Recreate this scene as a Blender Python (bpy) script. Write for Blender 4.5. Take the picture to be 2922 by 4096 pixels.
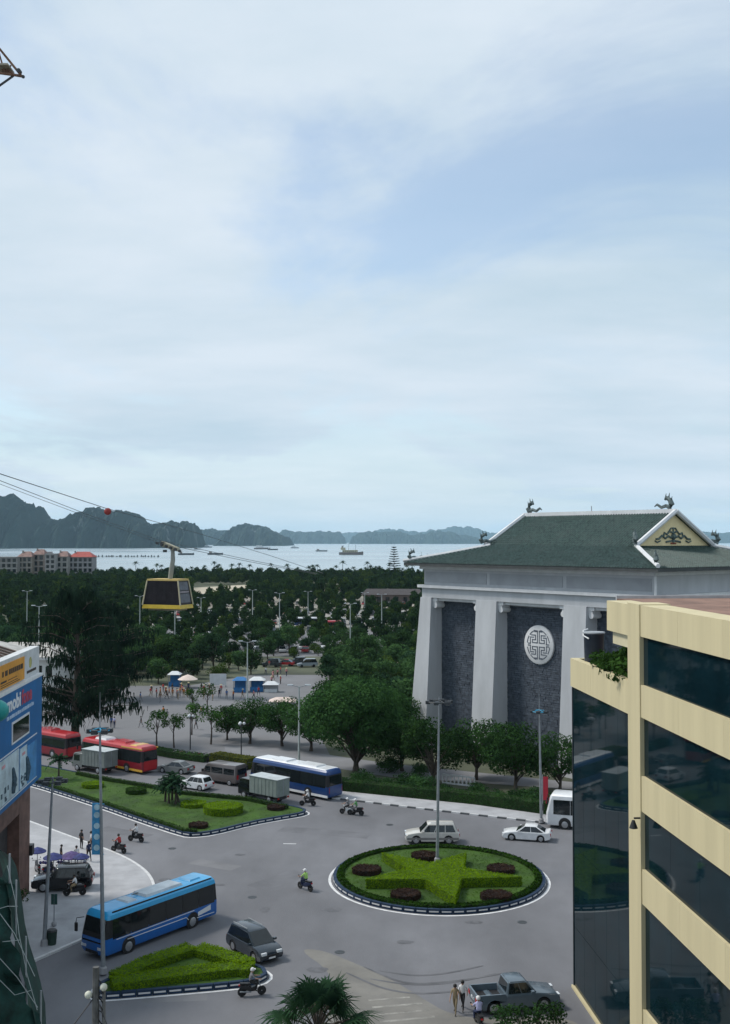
import bpy, math, random
import numpy as np
from mathutils import Vector, Matrix
for _o in list(bpy.data.objects): bpy.data.objects.remove(_o)
SC = bpy.context.scene
COL = SC.collection
RAD = math.radians
random.seed(7)
RNG = np.random.default_rng(7)

# ------------------------------------------------------------------ camera, sky, sun, exposure
CAM_H = 28.0
FPX = 4400.0            # focal length for a frame 2922 x 4096
PITCH = math.atan((2165 - 2048) / FPX)
cam = bpy.data.cameras.new('camera'); cam.sensor_fit = 'VERTICAL'; cam.sensor_height = 36.0
cam.lens = 36.0 * FPX / 4096; cam.clip_start = 0.5; cam.clip_end = 60000
camo = bpy.data.objects.new('camera', cam); COL.objects.link(camo)
camo.location = (0, 0, CAM_H); camo.rotation_euler = (math.pi / 2 + PITCH, 0, 0)
SC.camera = camo
SUN_EL, SUN_AZ = RAD(52), RAD(-76)      # azimuth from +Y, negative to the left
SUN_STRENGTH, SUN_ANGLE = 2.6, RAD(12)
SKY_STRENGTH = 0.1
sun = bpy.data.lights.new('sun', 'SUN'); sun.energy = SUN_STRENGTH; sun.angle = SUN_ANGLE; sun.color = (1, .95, .88)
suno = bpy.data.objects.new('sun', sun); COL.objects.link(suno)
_sd = Vector((math.sin(SUN_AZ) * math.cos(SUN_EL), math.cos(SUN_AZ) * math.cos(SUN_EL), math.sin(SUN_EL)))
suno.rotation_euler = (-_sd).to_track_quat('-Z', 'Y').to_euler()
suno.location = (0, 0, 200)
SC.view_settings.view_transform = 'Standard'; SC.view_settings.look = 'None'
SC.view_settings.exposure = 0.2; SC.view_settings.gamma = 1.0; SC.view_settings.use_curve_mapping = False
SC.cycles.max_bounces = 6; SC.cycles.diffuse_bounces = 3; SC.cycles.glossy_bounces = 3
SC.cycles.transmission_bounces = 3; SC.cycles.volume_bounces = 1; SC.cycles.transparent_max_bounces = 6

W = bpy.data.worlds.new('World'); SC.world = W; W.use_nodes = True
def build_world():
    nt = W.node_tree; N = nt.nodes; L = nt.links; N.clear()
    def nd(t, **k):
        n = N.new(t)
        for a, b in k.items(): setattr(n, a, b)
        return n
    def math_(op, a, b=None, clamp=False):
        n = nd('ShaderNodeMath', operation=op, use_clamp=clamp)
        for i, v in enumerate((a, b)):
            if v is None: continue
            if isinstance(v, (int, float)): n.inputs[i].default_value = v
            else: L.new(v, n.inputs[i])
        return n.outputs[0]
    out = nd('ShaderNodeOutputWorld'); bg = nd('ShaderNodeBackground'); bg.inputs['Strength'].default_value = SKY_STRENGTH
    sky = nd('ShaderNodeTexSky', sky_type='NISHITA'); sky.sun_disc = False
    sky.sun_elevation = SUN_EL; sky.sun_rotation = SUN_AZ; sky.air_density = 1.1; sky.dust_density = .2; sky.ozone_density = 1.2
    tc = nd('ShaderNodeTexCoord'); sep = nd('ShaderNodeSeparateXYZ'); L.new(tc.outputs['Generated'], sep.inputs[0])
    z = math_('ADD', math_('MAXIMUM', sep.outputs['Z'], 0.0), 0.16)
    comb = nd('ShaderNodeCombineXYZ')
    L.new(math_('DIVIDE', sep.outputs['X'], z), comb.inputs[0]); L.new(math_('DIVIDE', sep.outputs['Y'], z), comb.inputs[1])
    mp = nd('ShaderNodeMapping'); L.new(comb.outputs[0], mp.inputs[0])
    mp.inputs['Location'].default_value = CLOUD_OFF; mp.inputs['Rotation'].default_value = (0, 0, .25); mp.inputs['Scale'].default_value = (.85, .55, 1)
    n1 = nd('ShaderNodeTexNoise'); n1.inputs['Scale'].default_value = 1.1; n1.inputs['Detail'].default_value = 10; n1.inputs['Roughness'].default_value = .60
    n1.inputs['Distortion'].default_value = .5; L.new(mp.outputs[0], n1.inputs[0])
    r1 = nd('ShaderNodeMapRange', interpolation_type='SMOOTHSTEP'); L.new(n1.outputs['Fac'], r1.inputs[0])
    r1.inputs[1].default_value = .37; r1.inputs[2].default_value = .56; r1.inputs[3].default_value = .40; r1.inputs[4].default_value = 1.0
    n2 = nd('ShaderNodeTexNoise'); n2.inputs['Scale'].default_value = 2.1; n2.inputs['Detail'].default_value = 9; n2.inputs['Roughness'].default_value = .58
    mp2 = nd('ShaderNodeMapping'); L.new(comb.outputs[0], mp2.inputs[0]); mp2.inputs['Location'].default_value = (3.7, 9.1, 2); mp2.inputs['Scale'].default_value = (.5, .8, 1)
    L.new(mp2.outputs[0], n2.inputs[0])
    cr = nd('ShaderNodeValToRGB'); L.new(n2.outputs['Fac'], cr.inputs[0])
    cr.color_ramp.elements[0].position = .3; cr.color_ramp.elements[0].color = (.485, .605, .70, 1)
    cr.color_ramp.elements[1].position = .68; cr.color_ramp.elements[1].color = (.64, .72, .80, 1)
    k = nd('ShaderNodeVectorMath', operation='SCALE'); L.new(cr.outputs[0], k.inputs[0]); k.inputs['Scale'].default_value = 10.0 * CLOUD_GAIN
    sk = nd('ShaderNodeVectorMath', operation='SCALE'); L.new(sky.outputs[0], sk.inputs[0]); sk.inputs['Scale'].default_value = 1.35
    low = nd('ShaderNodeMapRange', interpolation_type='SMOOTHSTEP'); L.new(sep.outputs['Z'], low.inputs[0]); low.inputs[1].default_value = .0; low.inputs[2].default_value = .26; low.inputs[3].default_value = .93; low.inputs[4].default_value = 0
    fac = math_('MAXIMUM', r1.outputs[0], low.outputs[0])
    mx = nd('ShaderNodeMix', data_type='RGBA'); L.new(fac, mx.inputs[0]); L.new(sk.outputs[0], mx.inputs[6]); L.new(k.outputs[0], mx.inputs[7])
    L.new(mx.outputs[2], bg.inputs['Color']); L.new(bg.outputs[0], out.inputs['Surface'])
CLOUD_OFF = (12.018, -12.263, 0.0)
CLOUD_GAIN = 1.0
build_world()

# ------------------------------------------------------------------ pixel <-> place (survey of the photograph)
def ray(x, y):
    a = x - 1461.0; b = 2048.0 - y
    return a, FPX * math.cos(PITCH) - b * math.sin(PITCH), FPX * math.sin(PITCH) + b * math.cos(PITCH)
def G(x, y, z=0.0):
    r = ray(x, y); k = (z - CAM_H) / r[2]
    return Vector((r[0] * k, r[1] * k, z))
def A(x, y, d):
    r = ray(x, y); k = d / r[1]
    return Vector((r[0] * k, d, CAM_H + r[2] * k))

# ------------------------------------------------------------------ materials
MATS = {}
def mat(name, col, rough=.7, metal=0.0, var=.18, scale=1.2, bump=0.0, bscale=None, spec=.4, detail=4, obj_rand=0.0, coat=0.0, stretch=None, dirt=None):
    if name in MATS: return MATS[name]
    m = bpy.data.materials.new(name); m.use_nodes = True; nt = m.node_tree; N = nt.nodes; L = nt.links
    b = N['Principled BSDF']
    b.inputs['Roughness'].default_value = rough; b.inputs['Metallic'].default_value = metal
    b.inputs['Specular IOR Level'].default_value = spec
    if coat: b.inputs['Coat Weight'].default_value = coat; b.inputs['Coat Roughness'].default_value = .08
    tc = N.new('ShaderNodeTexCoord'); src = tc.outputs['Object']
    if stretch:
        mp = N.new('ShaderNodeMapping'); mp.inputs['Scale'].default_value = stretch; L.new(src, mp.inputs[0]); src = mp.outputs[0]
    no = N.new('ShaderNodeTexNoise'); no.inputs['Scale'].default_value = scale; no.inputs['Detail'].default_value = detail; no.inputs['Roughness'].default_value = .6
    L.new(src, no.inputs[0])
    cr = N.new('ShaderNodeValToRGB'); L.new(no.outputs['Fac'], cr.inputs[0])
    lo = [max(0, c * (1 - var * 1.6)) for c in col]; hi = [min(1, c * (1 + var * 1.4)) for c in col]
    cr.color_ramp.elements[0].position = .28; cr.color_ramp.elements[0].color = (*lo, 1)
    cr.color_ramp.elements[1].position = .72; cr.color_ramp.elements[1].color = (*hi, 1)
    col_out = cr.outputs[0]
    if dirt:
        n3 = N.new('ShaderNodeTexNoise'); n3.inputs['Scale'].default_value = dirt[0]; n3.inputs['Detail'].default_value = 8; n3.inputs['Roughness'].default_value = .65
        L.new(src, n3.inputs[0])
        mr = N.new('ShaderNodeMapRange'); L.new(n3.outputs['Fac'], mr.inputs[0]); mr.inputs[1].default_value = .45; mr.inputs[2].default_value = .75; mr.inputs[4].default_value = dirt[1]
        mx = N.new('ShaderNodeMix'); mx.data_type = 'RGBA'; L.new(mr.outputs[0], mx.inputs[0]); L.new(col_out, mx.inputs[6]); mx.inputs[7].default_value = (*dirt[2], 1)
        col_out = mx.outputs[2]
    if obj_rand:
        oi = N.new('ShaderNodeObjectInfo'); hs = N.new('ShaderNodeHueSaturation'); L.new(col_out, hs.inputs['Color'])
        mr = N.new('ShaderNodeMapRange'); L.new(oi.outputs['Random'], mr.inputs[0]); mr.inputs[3].default_value = 1 - obj_rand; mr.inputs[4].default_value = 1 + obj_rand
        L.new(mr.outputs[0], hs.inputs['Value']); col_out = hs.outputs[0]
    L.new(col_out, b.inputs['Base Color'])
    if bump:
        bn = N.new('ShaderNodeTexNoise'); bn.inputs['Scale'].default_value = bscale or scale * 6; bn.inputs['Detail'].default_value = 4; L.new(src, bn.inputs[0])
        bp = N.new('ShaderNodeBump'); bp.inputs['Strength'].default_value = bump; bp.inputs['Distance'].default_value = .05
        L.new(bn.outputs['Fac'], bp.inputs['Height']); L.new(bp.outputs[0], b.inputs['Normal'])
    MATS[name] = m
    return m
def leaf(name, col, trans=.25, var=.45, scale=.6, obj_rand=.25):
    if name in MATS: return MATS[name]
    m = bpy.data.materials.new(name); m.use_nodes = True; nt = m.node_tree; N = nt.nodes; L = nt.links
    N.remove(N['Principled BSDF']); out = N['Material Output']
    tc = N.new('ShaderNodeTexCoord'); no = N.new('ShaderNodeTexNoise'); no.inputs['Scale'].default_value = scale; no.inputs['Detail'].default_value = 6
    L.new(tc.outputs['Object'], no.inputs[0])
    cr = N.new('ShaderNodeValToRGB'); L.new(no.outputs['Fac'], cr.inputs[0])
    cr.color_ramp.elements[0].position = .3; cr.color_ramp.elements[0].color = (col[0] * (1 - var), col[1] * (1 - var), col[2] * (1 - var * .6), 1)
    cr.color_ramp.elements[1].position = .7; cr.color_ramp.elements[1].color = (col[0] * (1 + var * 1.3), col[1] * (1 + var), col[2] * (1 + var * .4), 1)
    oi = N.new('ShaderNodeObjectInfo'); hs = N.new('ShaderNodeHueSaturation'); L.new(cr.outputs[0], hs.inputs['Color'])
    mr = N.new('ShaderNodeMapRange'); L.new(oi.outputs['Random'], mr.inputs[0]); mr.inputs[3].default_value = 1 - obj_rand; mr.inputs[4].default_value = 1 + obj_rand
    L.new(mr.outputs[0], hs.inputs['Value'])
    d = N.new('ShaderNodeBsdfDiffuse'); t = N.new('ShaderNodeBsdfTranslucent'); L.new(hs.outputs[0], d.inputs[0]); L.new(hs.outputs[0], t.inputs[0])
    mx = N.new('ShaderNodeMixShader'); mx.inputs[0].default_value = trans; L.new(d.outputs[0], mx.inputs[1]); L.new(t.outputs[0], mx.inputs[2])
    L.new(mx.outputs[0], out.inputs['Surface'])
    MATS[name] = m
    return m
def paint(name, col, rough=.28):
    return mat('paint_' + name, col, rough=rough, var=.05, scale=2.0, coat=.4, spec=.5, dirt=(1.6, .25, tuple(c * .6 + .012 for c in col)))
M_ASPH = mat('asphalt', (.152, .153, .164), rough=.85, var=.23, scale=.075, detail=12, bump=.25, bscale=9, stretch=(1, .5, 1), dirt=(.22, .6, (.108, .109, .118)))
M_PLAZA = mat('plaza_asphalt', (.168, .168, .175), rough=.9, var=.10, scale=.06, detail=8, bump=.2, bscale=6, dirt=(.2, .4, (.125, .125, .13)))
M_PAVE = mat('pavement', (.37, .372, .385), rough=.85, var=.12, scale=.35, detail=8, bump=.2, bscale=5, dirt=(.6, .5, (.20, .20, .205)))
M_SAND = mat('sandy_concrete', (.188, .180, .163), rough=.9, var=.16, scale=.25, detail=9, bump=.3, bscale=4, dirt=(.7, .6, (.14, .137, .133)))
M_BEACH = mat('beach_sand', (.42, .37, .285), rough=.95, var=.14, scale=.02, detail=8)
M_SOIL = mat('park_soil', (.085, .095, .06), rough=.95, var=.4, scale=.05, detail=8)
M_GRASS = mat('lawn', (.031, .077, .005), rough=.9, var=.35, scale=.45, detail=10, bump=.6, bscale=14, dirt=(.5, .4, (.05, .075, .008)))
M_KERBW = mat('kerb_white', (.62, .62, .62), rough=.75, var=.15, scale=2, dirt=(2.5, .5, (.35, .34, .33)))
M_KERBB = mat('kerb_blue', (.010, .030, .068), rough=.7, var=.25, scale=2)
M_LINE = mat('road_paint', (.68, .68, .68), rough=.7, var=.12, scale=1.5, dirt=(1.6, .6, (.35, .35, .36)))
M_CONC = mat('concrete_grey', (.30, .30, .31), rough=.85, var=.15, scale=.8)
M_GALV = mat('galvanised_steel', (.27, .29, .31), rough=.5, metal=.3, var=.12, scale=3)
M_DARKST = mat('dark_steel', (.055, .06, .065), rough=.55, metal=.3, var=.2, scale=4)
M_TYRE = mat('tyre_rubber', (.018, .018, .019), rough=.85, var=.2, scale=8)
M_RIM = mat('alloy_rim', (.42, .43, .45), rough=.35, metal=.7, var=.1, scale=8)
M_GLASS = mat('vehicle_glass', (.012, .016, .018), rough=.06, var=.2, scale=2, spec=.6)
M_TRIM = mat('black_trim', (.02, .02, .022), rough=.5, var=.2, scale=5)
M_HEAD = mat('headlight_lens', (.65, .68, .7), rough=.12, var=.08, scale=6, spec=.7)
M_TAIL = mat('tail_light_lens', (.35, .012, .012), rough=.2, var=.1, scale=6)
M_WHITE = mat('white_paint', (.70, .70, .70), rough=.55, var=.06, scale=2, dirt=(1.2, .3, (.5, .5, .49)))
M_BARK = mat('bark', (.075, .06, .048), rough=.95, var=.35, scale=3, bump=.6, bscale=10, stretch=(1, 1, .3))
M_LEAF = leaf('park_leaf', (.040, .088, .034), obj_rand=.5)
M_LEAFB = leaf('broad_leaf', (.034, .084, .028), obj_rand=.4)
M_LEAFL = leaf('young_leaf', (.04, .10, .024))
M_CASU = leaf('casuarina_needles', (.016, .034, .022), trans=.12, var=.3)
M_PALM = leaf('palm_leaf', (.020, .050, .026), trans=.2)
M_HEDGE = leaf('hedge_leaf', (.125, .225, .007), trans=.2, var=.25, scale=1.5, obj_rand=.04)
M_HEDGED = leaf('hedge_leaf_dark', (.024, .062, .010), trans=.2, var=.35, scale=1.5, obj_rand=.1)
M_PURP = leaf('red_shrub_leaf', (.036, .024, .020), trans=.1, var=.4, scale=1.5, obj_rand=.06)
M_HCORE = mat('hedge_inside', (.022, .04, .012), rough=1, var=.3, scale=3)
M_BLADE = leaf('grass_blade', (.032, .082, .004), trans=.2, var=.35, scale=.7, obj_rand=.02)

# ------------------------------------------------------------------ mesh helpers
class MB:
    def __init__(s): s.v = []; s.f = []; s.m = []
    def add(s, vs, fs, m=0):
        b = len(s.v); s.v += [tuple(p) for p in vs]
        for f in fs: s.f.append(tuple(b + i for i in f)); s.m.append(m)
        return s
    def quad(s, a, b, c, d, m=0): return s.add((a, b, c, d), ((0, 1, 2, 3),), m)
    def box(s, x0, x1, y0, y1, z0, z1, m=0):
        return s.add([(x0, y0, z0), (x1, y0, z0), (x1, y1, z0), (x0, y1, z0), (x0, y0, z1), (x1, y0, z1), (x1, y1, z1), (x0, y1, z1)],
                     [(0, 3, 2, 1), (4, 5, 6, 7), (0, 1, 5, 4), (1, 2, 6, 5), (2, 3, 7, 6), (3, 0, 4, 7)], m)
    def hexa(s, p, m=0):
        return s.add(p, [(0, 3, 2, 1), (4, 5, 6, 7), (0, 1, 5, 4), (1, 2, 6, 5), (2, 3, 7, 6), (3, 0, 4, 7)], m)
    def prism(s, pts, z0, z1, m=0, top=None):
        n = len(pts); t = top or pts
        return s.add([(p[0], p[1], z0) for p in pts] + [(p[0], p[1], z1) for p in t],
                     [tuple(range(n))[::-1], tuple(range(n, 2 * n))] + [(i, (i + 1) % n, n + (i + 1) % n, n + i) for i in range(n)], m)
    def prism_y(s, pts, y0, y1, m=0, cham=0.0, cz=.6):
        n = len(pts)
        if cham:
            sc = [((x * (1 - cham * .35)), cz + (z - cz) * (1 - cham)) for x, z in pts]
            w = (y1 - y0) * .5 * cham * 1.1
            rings = [(y0, sc), (y0 + w, pts), (y1 - w, pts), (y1, sc)]
        else: rings = [(y0, pts), (y1, pts)]
        vs = [(x, y, z) for y, pp in rings for x, z in pp]
        fs = [tuple(range(n)), tuple(range((len(rings) - 1) * n, len(rings) * n))[::-1]]
        for r in range(len(rings) - 1):
            for i in range(n):
                j = (i + 1) % n; fs.append((r * n + j, r * n + i, (r + 1) * n + i, (r + 1) * n + j))
        return s.add(vs, fs, m)
    def tube(s, path, r, n=6, m=0, cap=True):
        path = [Vector(p) for p in path]; k = len(path)
        rr = r if isinstance(r, (list, tuple)) else [r] * k
        vs = []
        for i, p in enumerate(path):
            d = (path[min(i + 1, k - 1)] - path[max(i - 1, 0)])
            d = d.normalized() if d.length > 1e-9 else Vector((0, 0, 1))
            a = d.cross(Vector((0, 0, 1)) if abs(d.z) < .9 else Vector((1, 0, 0))).normalized(); b = d.cross(a)
            for j in range(n):
                t = 2 * math.pi * j / n; vs.append(p + (a * math.cos(t) + b * math.sin(t)) * rr[i])
        fs = [(i * n + j, i * n + (j + 1) % n, (i + 1) * n + (j + 1) % n, (i + 1) * n + j) for i in range(k - 1) for j in range(n)]
        if cap: fs += [tuple(range(n))[::-1], tuple(range((k - 1) * n, k * n))]
        return s.add(vs, fs, m)
    def lathe(s, prof, n=16, c=(0, 0, 0), axis='z', m=0):
        vs = []
        for r, h in prof:
            for j in range(n):
                t = 2 * math.pi * j / n; a, b = r * math.cos(t), r * math.sin(t)
                vs.append((c[0] + a, c[1] + b, c[2] + h) if axis == 'z' else (c[0] + a, c[1] + h, c[2] + b) if axis == 'y' else (c[0] + h, c[1] + a, c[2] + b))
        k = len(prof)
        fs = [(i * n + j, i * n + (j + 1) % n, (i + 1) * n + (j + 1) % n, (i + 1) * n + j) for i in range(k - 1) for j in range(n)]
        fs += [tuple(range(n))[::-1], tuple(range((k - 1) * n, k * n))]
        return s.add(vs, fs, m)
    def ball(s, c, r, n=8, m=0, sz=1.0):
        k = max(4, n // 2 + 1)
        return s.lathe([(max(.01 * r, r * math.sin(math.pi * i / k)), -r * sz * math.cos(math.pi * i / k)) for i in range(k + 1)], n, c, 'z', m)
    def mesh(s, name, mats, smooth=None):
        me = bpy.data.meshes.new(name); me.from_pydata(s.v, [], s.f)
        mats = mats if isinstance(mats, (list, tuple)) else [mats]
        for x in mats: me.materials.append(x)
        if len(mats) > 1: me.polygons.foreach_set('material_index', s.m)
        if smooth is not None:
            me.polygons.foreach_set('use_smooth', [True] * len(me.polygons)); me.set_sharp_from_angle(angle=RAD(smooth))
        me.update()
        return me
    def rounded(s, name, mats, parent, w=.05, seg=2, smooth=40):
        import bmesh
        me = s.mesh(name, mats); bm = bmesh.new(); bm.from_mesh(me)
        bmesh.ops.remove_doubles(bm, verts=bm.verts, dist=.0005)
        es = [e for e in bm.edges if len(e.link_faces) == 2 and e.calc_face_angle(0) > .35]
        bmesh.ops.bevel(bm, geom=es, offset=w, segments=seg, affect='EDGES', clamp_overlap=True)
        bm.to_mesh(me); bm.free(); me.polygons.foreach_set('use_smooth', [True] * len(me.polygons)); me.set_sharp_from_angle(angle=RAD(smooth)); me.update()
        return link(name, me, parent)
    def build(s, name, mats, parent=None, smooth=None):
        return link(name, s.mesh(name, mats, smooth), parent)
def link(name, me, parent=None, loc=None, rotz=None):
    o = bpy.data.objects.new(name, me); COL.objects.link(o)
    if parent is not None: o.parent = parent
    if loc is not None: o.location = loc
    if rotz is not None: o.rotation_euler = (0, 0, rotz)
    return o
def tag(o, label=None, cat=None, group=None, kind=None):
    if label: o['label'] = label
    if cat: o['category'] = cat
    if group: o['group'] = group
    if kind: o['kind'] = kind
    return o
def thing(name, label, cat, loc=(0, 0, 0), rotz=0.0, group=None):
    o = bpy.data.objects.new(name, None); COL.objects.link(o); o.location = loc; o.rotation_euler = (0, 0, rotz); o.empty_display_size = .3
    return tag(o, label, cat, group)
def copy_tree(src, loc, rotz=0.0, label=None, group=None, scale=None):
    c = src.copy(); COL.objects.link(c); c.location = loc; c.rotation_euler = (0, 0, rotz)
    if scale is not None: c.scale = scale if isinstance(scale, (tuple, list)) else (scale,) * 3
    if label: c['label'] = label
    if group: c['group'] = group
    def kids(a, b):
        for ch in a.children:
            d = ch.copy(); COL.objects.link(d); d.parent = b; kids(ch, d)
    kids(src, c)
    return c
def sheet(name, pts, z, m, kind='structure', parent=None, thick=0.0):
    b = MB()
    if thick: b.prism([(p[0], p[1]) for p in pts], z - thick, z)
    else: b.add([(p[0], p[1], z) for p in pts], [tuple(range(len(pts)))])
    o = b.build(name, m, parent)
    if o.data.polygons and o.data.polygons[0].normal.z < 0 and not thick: o.data.flip_normals()
    if kind: tag(o, kind=kind)
    return o
def quads_mesh(name, Q, mats, midx=None):
    Q = np.asarray(Q, dtype=np.float32).reshape(-1, 4, 3); n = len(Q)
    me = bpy.data.meshes.new(name); me.vertices.add(4 * n); me.vertices.foreach_set('co', Q.reshape(-1))
    me.loops.add(4 * n); me.loops.foreach_set('vertex_index', np.arange(4 * n, dtype=np.int32))
    me.polygons.add(n); me.polygons.foreach_set('loop_start', np.arange(0, 4 * n, 4, dtype=np.int32))
    for x in (mats if isinstance(mats, (list, tuple)) else [mats]): me.materials.append(x)
    if midx is not None: me.polygons.foreach_set('material_index', np.asarray(midx, dtype=np.int32))
    me.update(calc_edges=True)
    return me
def leaf_quads(P, Nn, size, aspect=.6, jitter=.9, rng=RNG):
    """leaf-sized four-cornered blades at points P, facing roughly Nn"""
    n = len(P); d = Nn + rng.normal(0, jitter, (n, 3)); d /= np.linalg.norm(d, axis=1)[:, None] + 1e-9
    t = rng.normal(0, 1, (n, 3)); a = np.cross(d, t); a /= np.linalg.norm(a, axis=1)[:, None] + 1e-9; b = np.cross(d, a)
    s = (size * rng.uniform(.6, 1.35, n))[:, None]
    a = a * s * .5; b = b * s * .5 * aspect
    return np.stack([P - a, P + b, P + a, P - b], axis=1)
def resample(pts, step, closed=False):
    pts = [Vector((p[0], p[1])) for p in pts]
    if closed: pts.append(pts[0].copy())
    out = []; acc = 0.0
    tot = sum((b - a).length for a, b in zip(pts, pts[1:])); n = max(1, round(tot / step)); st = tot / n; nxt = 0.0
    for a, b in zip(pts, pts[1:]):
        l = (b - a).length
        while nxt <= acc + l + 1e-6 and len(out) < n + (0 if closed else 1):
            out.append(a + (b - a) * ((nxt - acc) / max(l, 1e-9))); nxt += st
        acc += l
    return out
def smooth_poly(pts, it=2, closed=True):
    p = [Vector((q[0], q[1])) for q in pts]
    for _ in range(it):
        r = []
        n = len(p)
        for i in range(n if closed else n - 1):
            a, b = p[i], p[(i + 1) % n]; r += [a * .75 + b * .25, a * .25 + b * .75]
        if not closed: r = [p[0]] + r + [p[-1]]
        p = r
    return p
def inset(pts, d):
    n = len(pts); out = []
    ar = sum(pts[i][0] * pts[(i + 1) % n][1] - pts[(i + 1) % n][0] * pts[i][1] for i in range(n)); sg = 1 if ar > 0 else -1
    for i in range(n):
        p0, p1, p2 = Vector(pts[i - 1][:2]), Vector(pts[i][:2]), Vector(pts[(i + 1) % n][:2])
        e1 = (p1 - p0).normalized(); e2 = (p2 - p1).normalized()
        nn = Vector((-(e1.y + e2.y), e1.x + e2.x)) * sg
        l = nn.length; nn = nn / l if l > 1e-6 else Vector((-e1.y, e1.x)) * sg
        out.append(p1 + nn * d / max(.45, math.sqrt(max(0, (1 + e1.dot(e2)) / 2))))
    return out
def in_poly(x, y, poly):
    c = False; n = len(poly)
    for i in range(n):
        x1, y1 = poly[i][0], poly[i][1]; x2, y2 = poly[i - 1][0], poly[i - 1][1]
        if (y1 > y) != (y2 > y) and x < (x2 - x1) * (y - y1) / (y2 - y1) + x1: c = not c
    return c

# ------------------------------------------------------------------ sea, land, roads
def water_mat():
    m = bpy.data.materials.new('bay_water'); m.use_nodes = True; nt = m.node_tree; N = nt.nodes; L = nt.links; b = N['Principled BSDF']
    b.inputs['Base Color'].default_value = (.30, .36, .39, 1); b.inputs['Roughness'].default_value = .22; b.inputs['IOR'].default_value = 1.33
    tc = N.new('ShaderNodeTexCoord'); mp = N.new('ShaderNodeMapping'); mp.inputs['Scale'].default_value = (.02, .05, 1); L.new(tc.outputs['Object'], mp.inputs[0])
    no = N.new('ShaderNodeTexNoise'); no.inputs['Scale'].default_value = 3; no.inputs['Detail'].default_value = 6; L.new(mp.outputs[0], no.inputs[0])
    bp = N.new('ShaderNodeBump'); bp.inputs['Strength'].default_value = .35; bp.inputs['Distance'].default_value = .6; L.new(no.outputs['Fac'], bp.inputs['Height']); L.new(bp.outputs[0], b.inputs['Normal'])
    n2 = N.new('ShaderNodeTexNoise'); n2.inputs['Scale'].default_value = .0022; n2.inputs['Detail'].default_value = 5; L.new(tc.outputs['Object'], n2.inputs[0])
    mr = N.new('ShaderNodeMapRange'); L.new(n2.outputs['Fac'], mr.inputs[0]); mr.inputs[1].default_value = .35; mr.inputs[2].default_value = .65; mr.inputs[3].default_value = .14; mr.inputs[4].default_value = .34
    L.new(mr.outputs[0], b.inputs['Roughness'])
    return m
M_SEA = water_mat()
sheet('sea', [(-12500, 868), (12500, 868), (12500, 26500), (-12500, 26500)], -1.6, M_SEA)
sheet('ground', [(-900, -25), (900, -25), (900, 872), (-900, 872)], 0.0, M_SOIL, thick=3.0)

ROADZ = .02
road = [G(-900, 3060), G(60, 2975), G(300, 2985), G(620, 3020), G(1000, 3060), G(1450, 3120), G(2300, 3225), G(3600, 3330)]
road = [(p.x, p.y) for p in road] + [(60, 20), (-60, 20)]
sheet('road', road, ROADZ, M_ASPH)
plaza = [(p.x, p.y) for p in (G(-500, 2790), G(150, 2790), G(430, 2745), G(760, 2742), G(1010, 2700), G(1330, 2700), G(1320, 2790), G(1290, 2960), G(1330, 3040), G(1000, 3058), G(620, 3018), G(300, 2983), G(60, 2973), G(-500, 2990))]
sheet('plaza', plaza, .024, M_PLAZA)
# service road behind the trees by the hall
svc = [(p.x, p.y) for p in (G(900, 2985), G(1100, 2990), G(1560, 3055), G(2300, 3130), G(2300, 3160), G(1560, 3108), G(1100, 3035), G(900, 3010))]
sheet('service_road', svc, .028, mat('service_concrete', (.20, .203, .215), rough=.9, var=.12, scale=.2, detail=8))
# forecourt patch at the bottom
fc = [(p.x, p.y) for p in (G(1190, 3797), G(1290, 3800), G(1440, 3862), G(1560, 3915), G(1700, 4000), G(1790, 4055), G(1960, 4085), G(2290, 4060), G(2420, 4200), G(2100, 4330), G(1250, 4330), G(1330, 4010), G(1330, 3890))]
sheet('forecourt', smooth_poly(fc, 2), ROADZ + .005, M_SAND)
for i, (x0, y0, x1, y1, w) in enumerate(((1475, 4003, 1640, 3990, .22), (1490, 4032, 1690, 4015, .25), (1500, 4062, 1720, 4042, .2), (1520, 4090, 1740, 4068, .25))):
    a, b = G(x0, y0), G(x1, y1); d = (b - a).normalized(); n = Vector((-d.y, d.x, 0)) * w / 2
    sheet('worn_stripe', [a - n, b - n, b + n, a + n], ROADZ + .010, mat('worn_paint', (.26, .252, .23), rough=.9, var=.3, scale=1.5, dirt=(1.2, .8, (.17, .165, .15))))

# wear on the carriageway: repair patches, tyre marks, covers, lane dashes
def blotch(px, py, rx, ry, seed, m, name='road_patch', z=ROADZ + .004, rot=0.0):
    r_ = random.Random(seed); c = G(px, py); pts_ = []
    for k in range(14): a = k * 2 * math.pi / 14; q = r_.uniform(.8, 1.15); x_, y_ = rx * q * math.cos(a), ry * q * math.sin(a); pts_.append((c.x + x_ * math.cos(rot) - y_ * math.sin(rot), c.y + x_ * math.sin(rot) + y_ * math.cos(rot)))
    sheet(name, smooth_poly(pts_, 1), z, m)
def repair(px, py, w, l, rot, m):
    c = G(px, py); e = Vector((math.cos(rot), math.sin(rot), 0)); n = Vector((-e.y, e.x, 0)); sheet('road_patch', [c - e * l / 2 - n * w / 2, c + e * l / 2 - n * w / 2, c + e * l / 2 + n * w / 2, c - e * l / 2 + n * w / 2], ROADZ + .004, m)
M_PATD = mat('asphalt_patch_dark', (.135, .136, .146), rough=.9, var=.15, scale=.4, detail=8); M_PATL = mat('asphalt_patch_pale', (.168, .168, .175), rough=.9, var=.14, scale=.3, detail=8); M_RUB = mat('tyre_mark', (.115, .116, .124), rough=.9, var=.2, scale=.6, detail=8)
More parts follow.
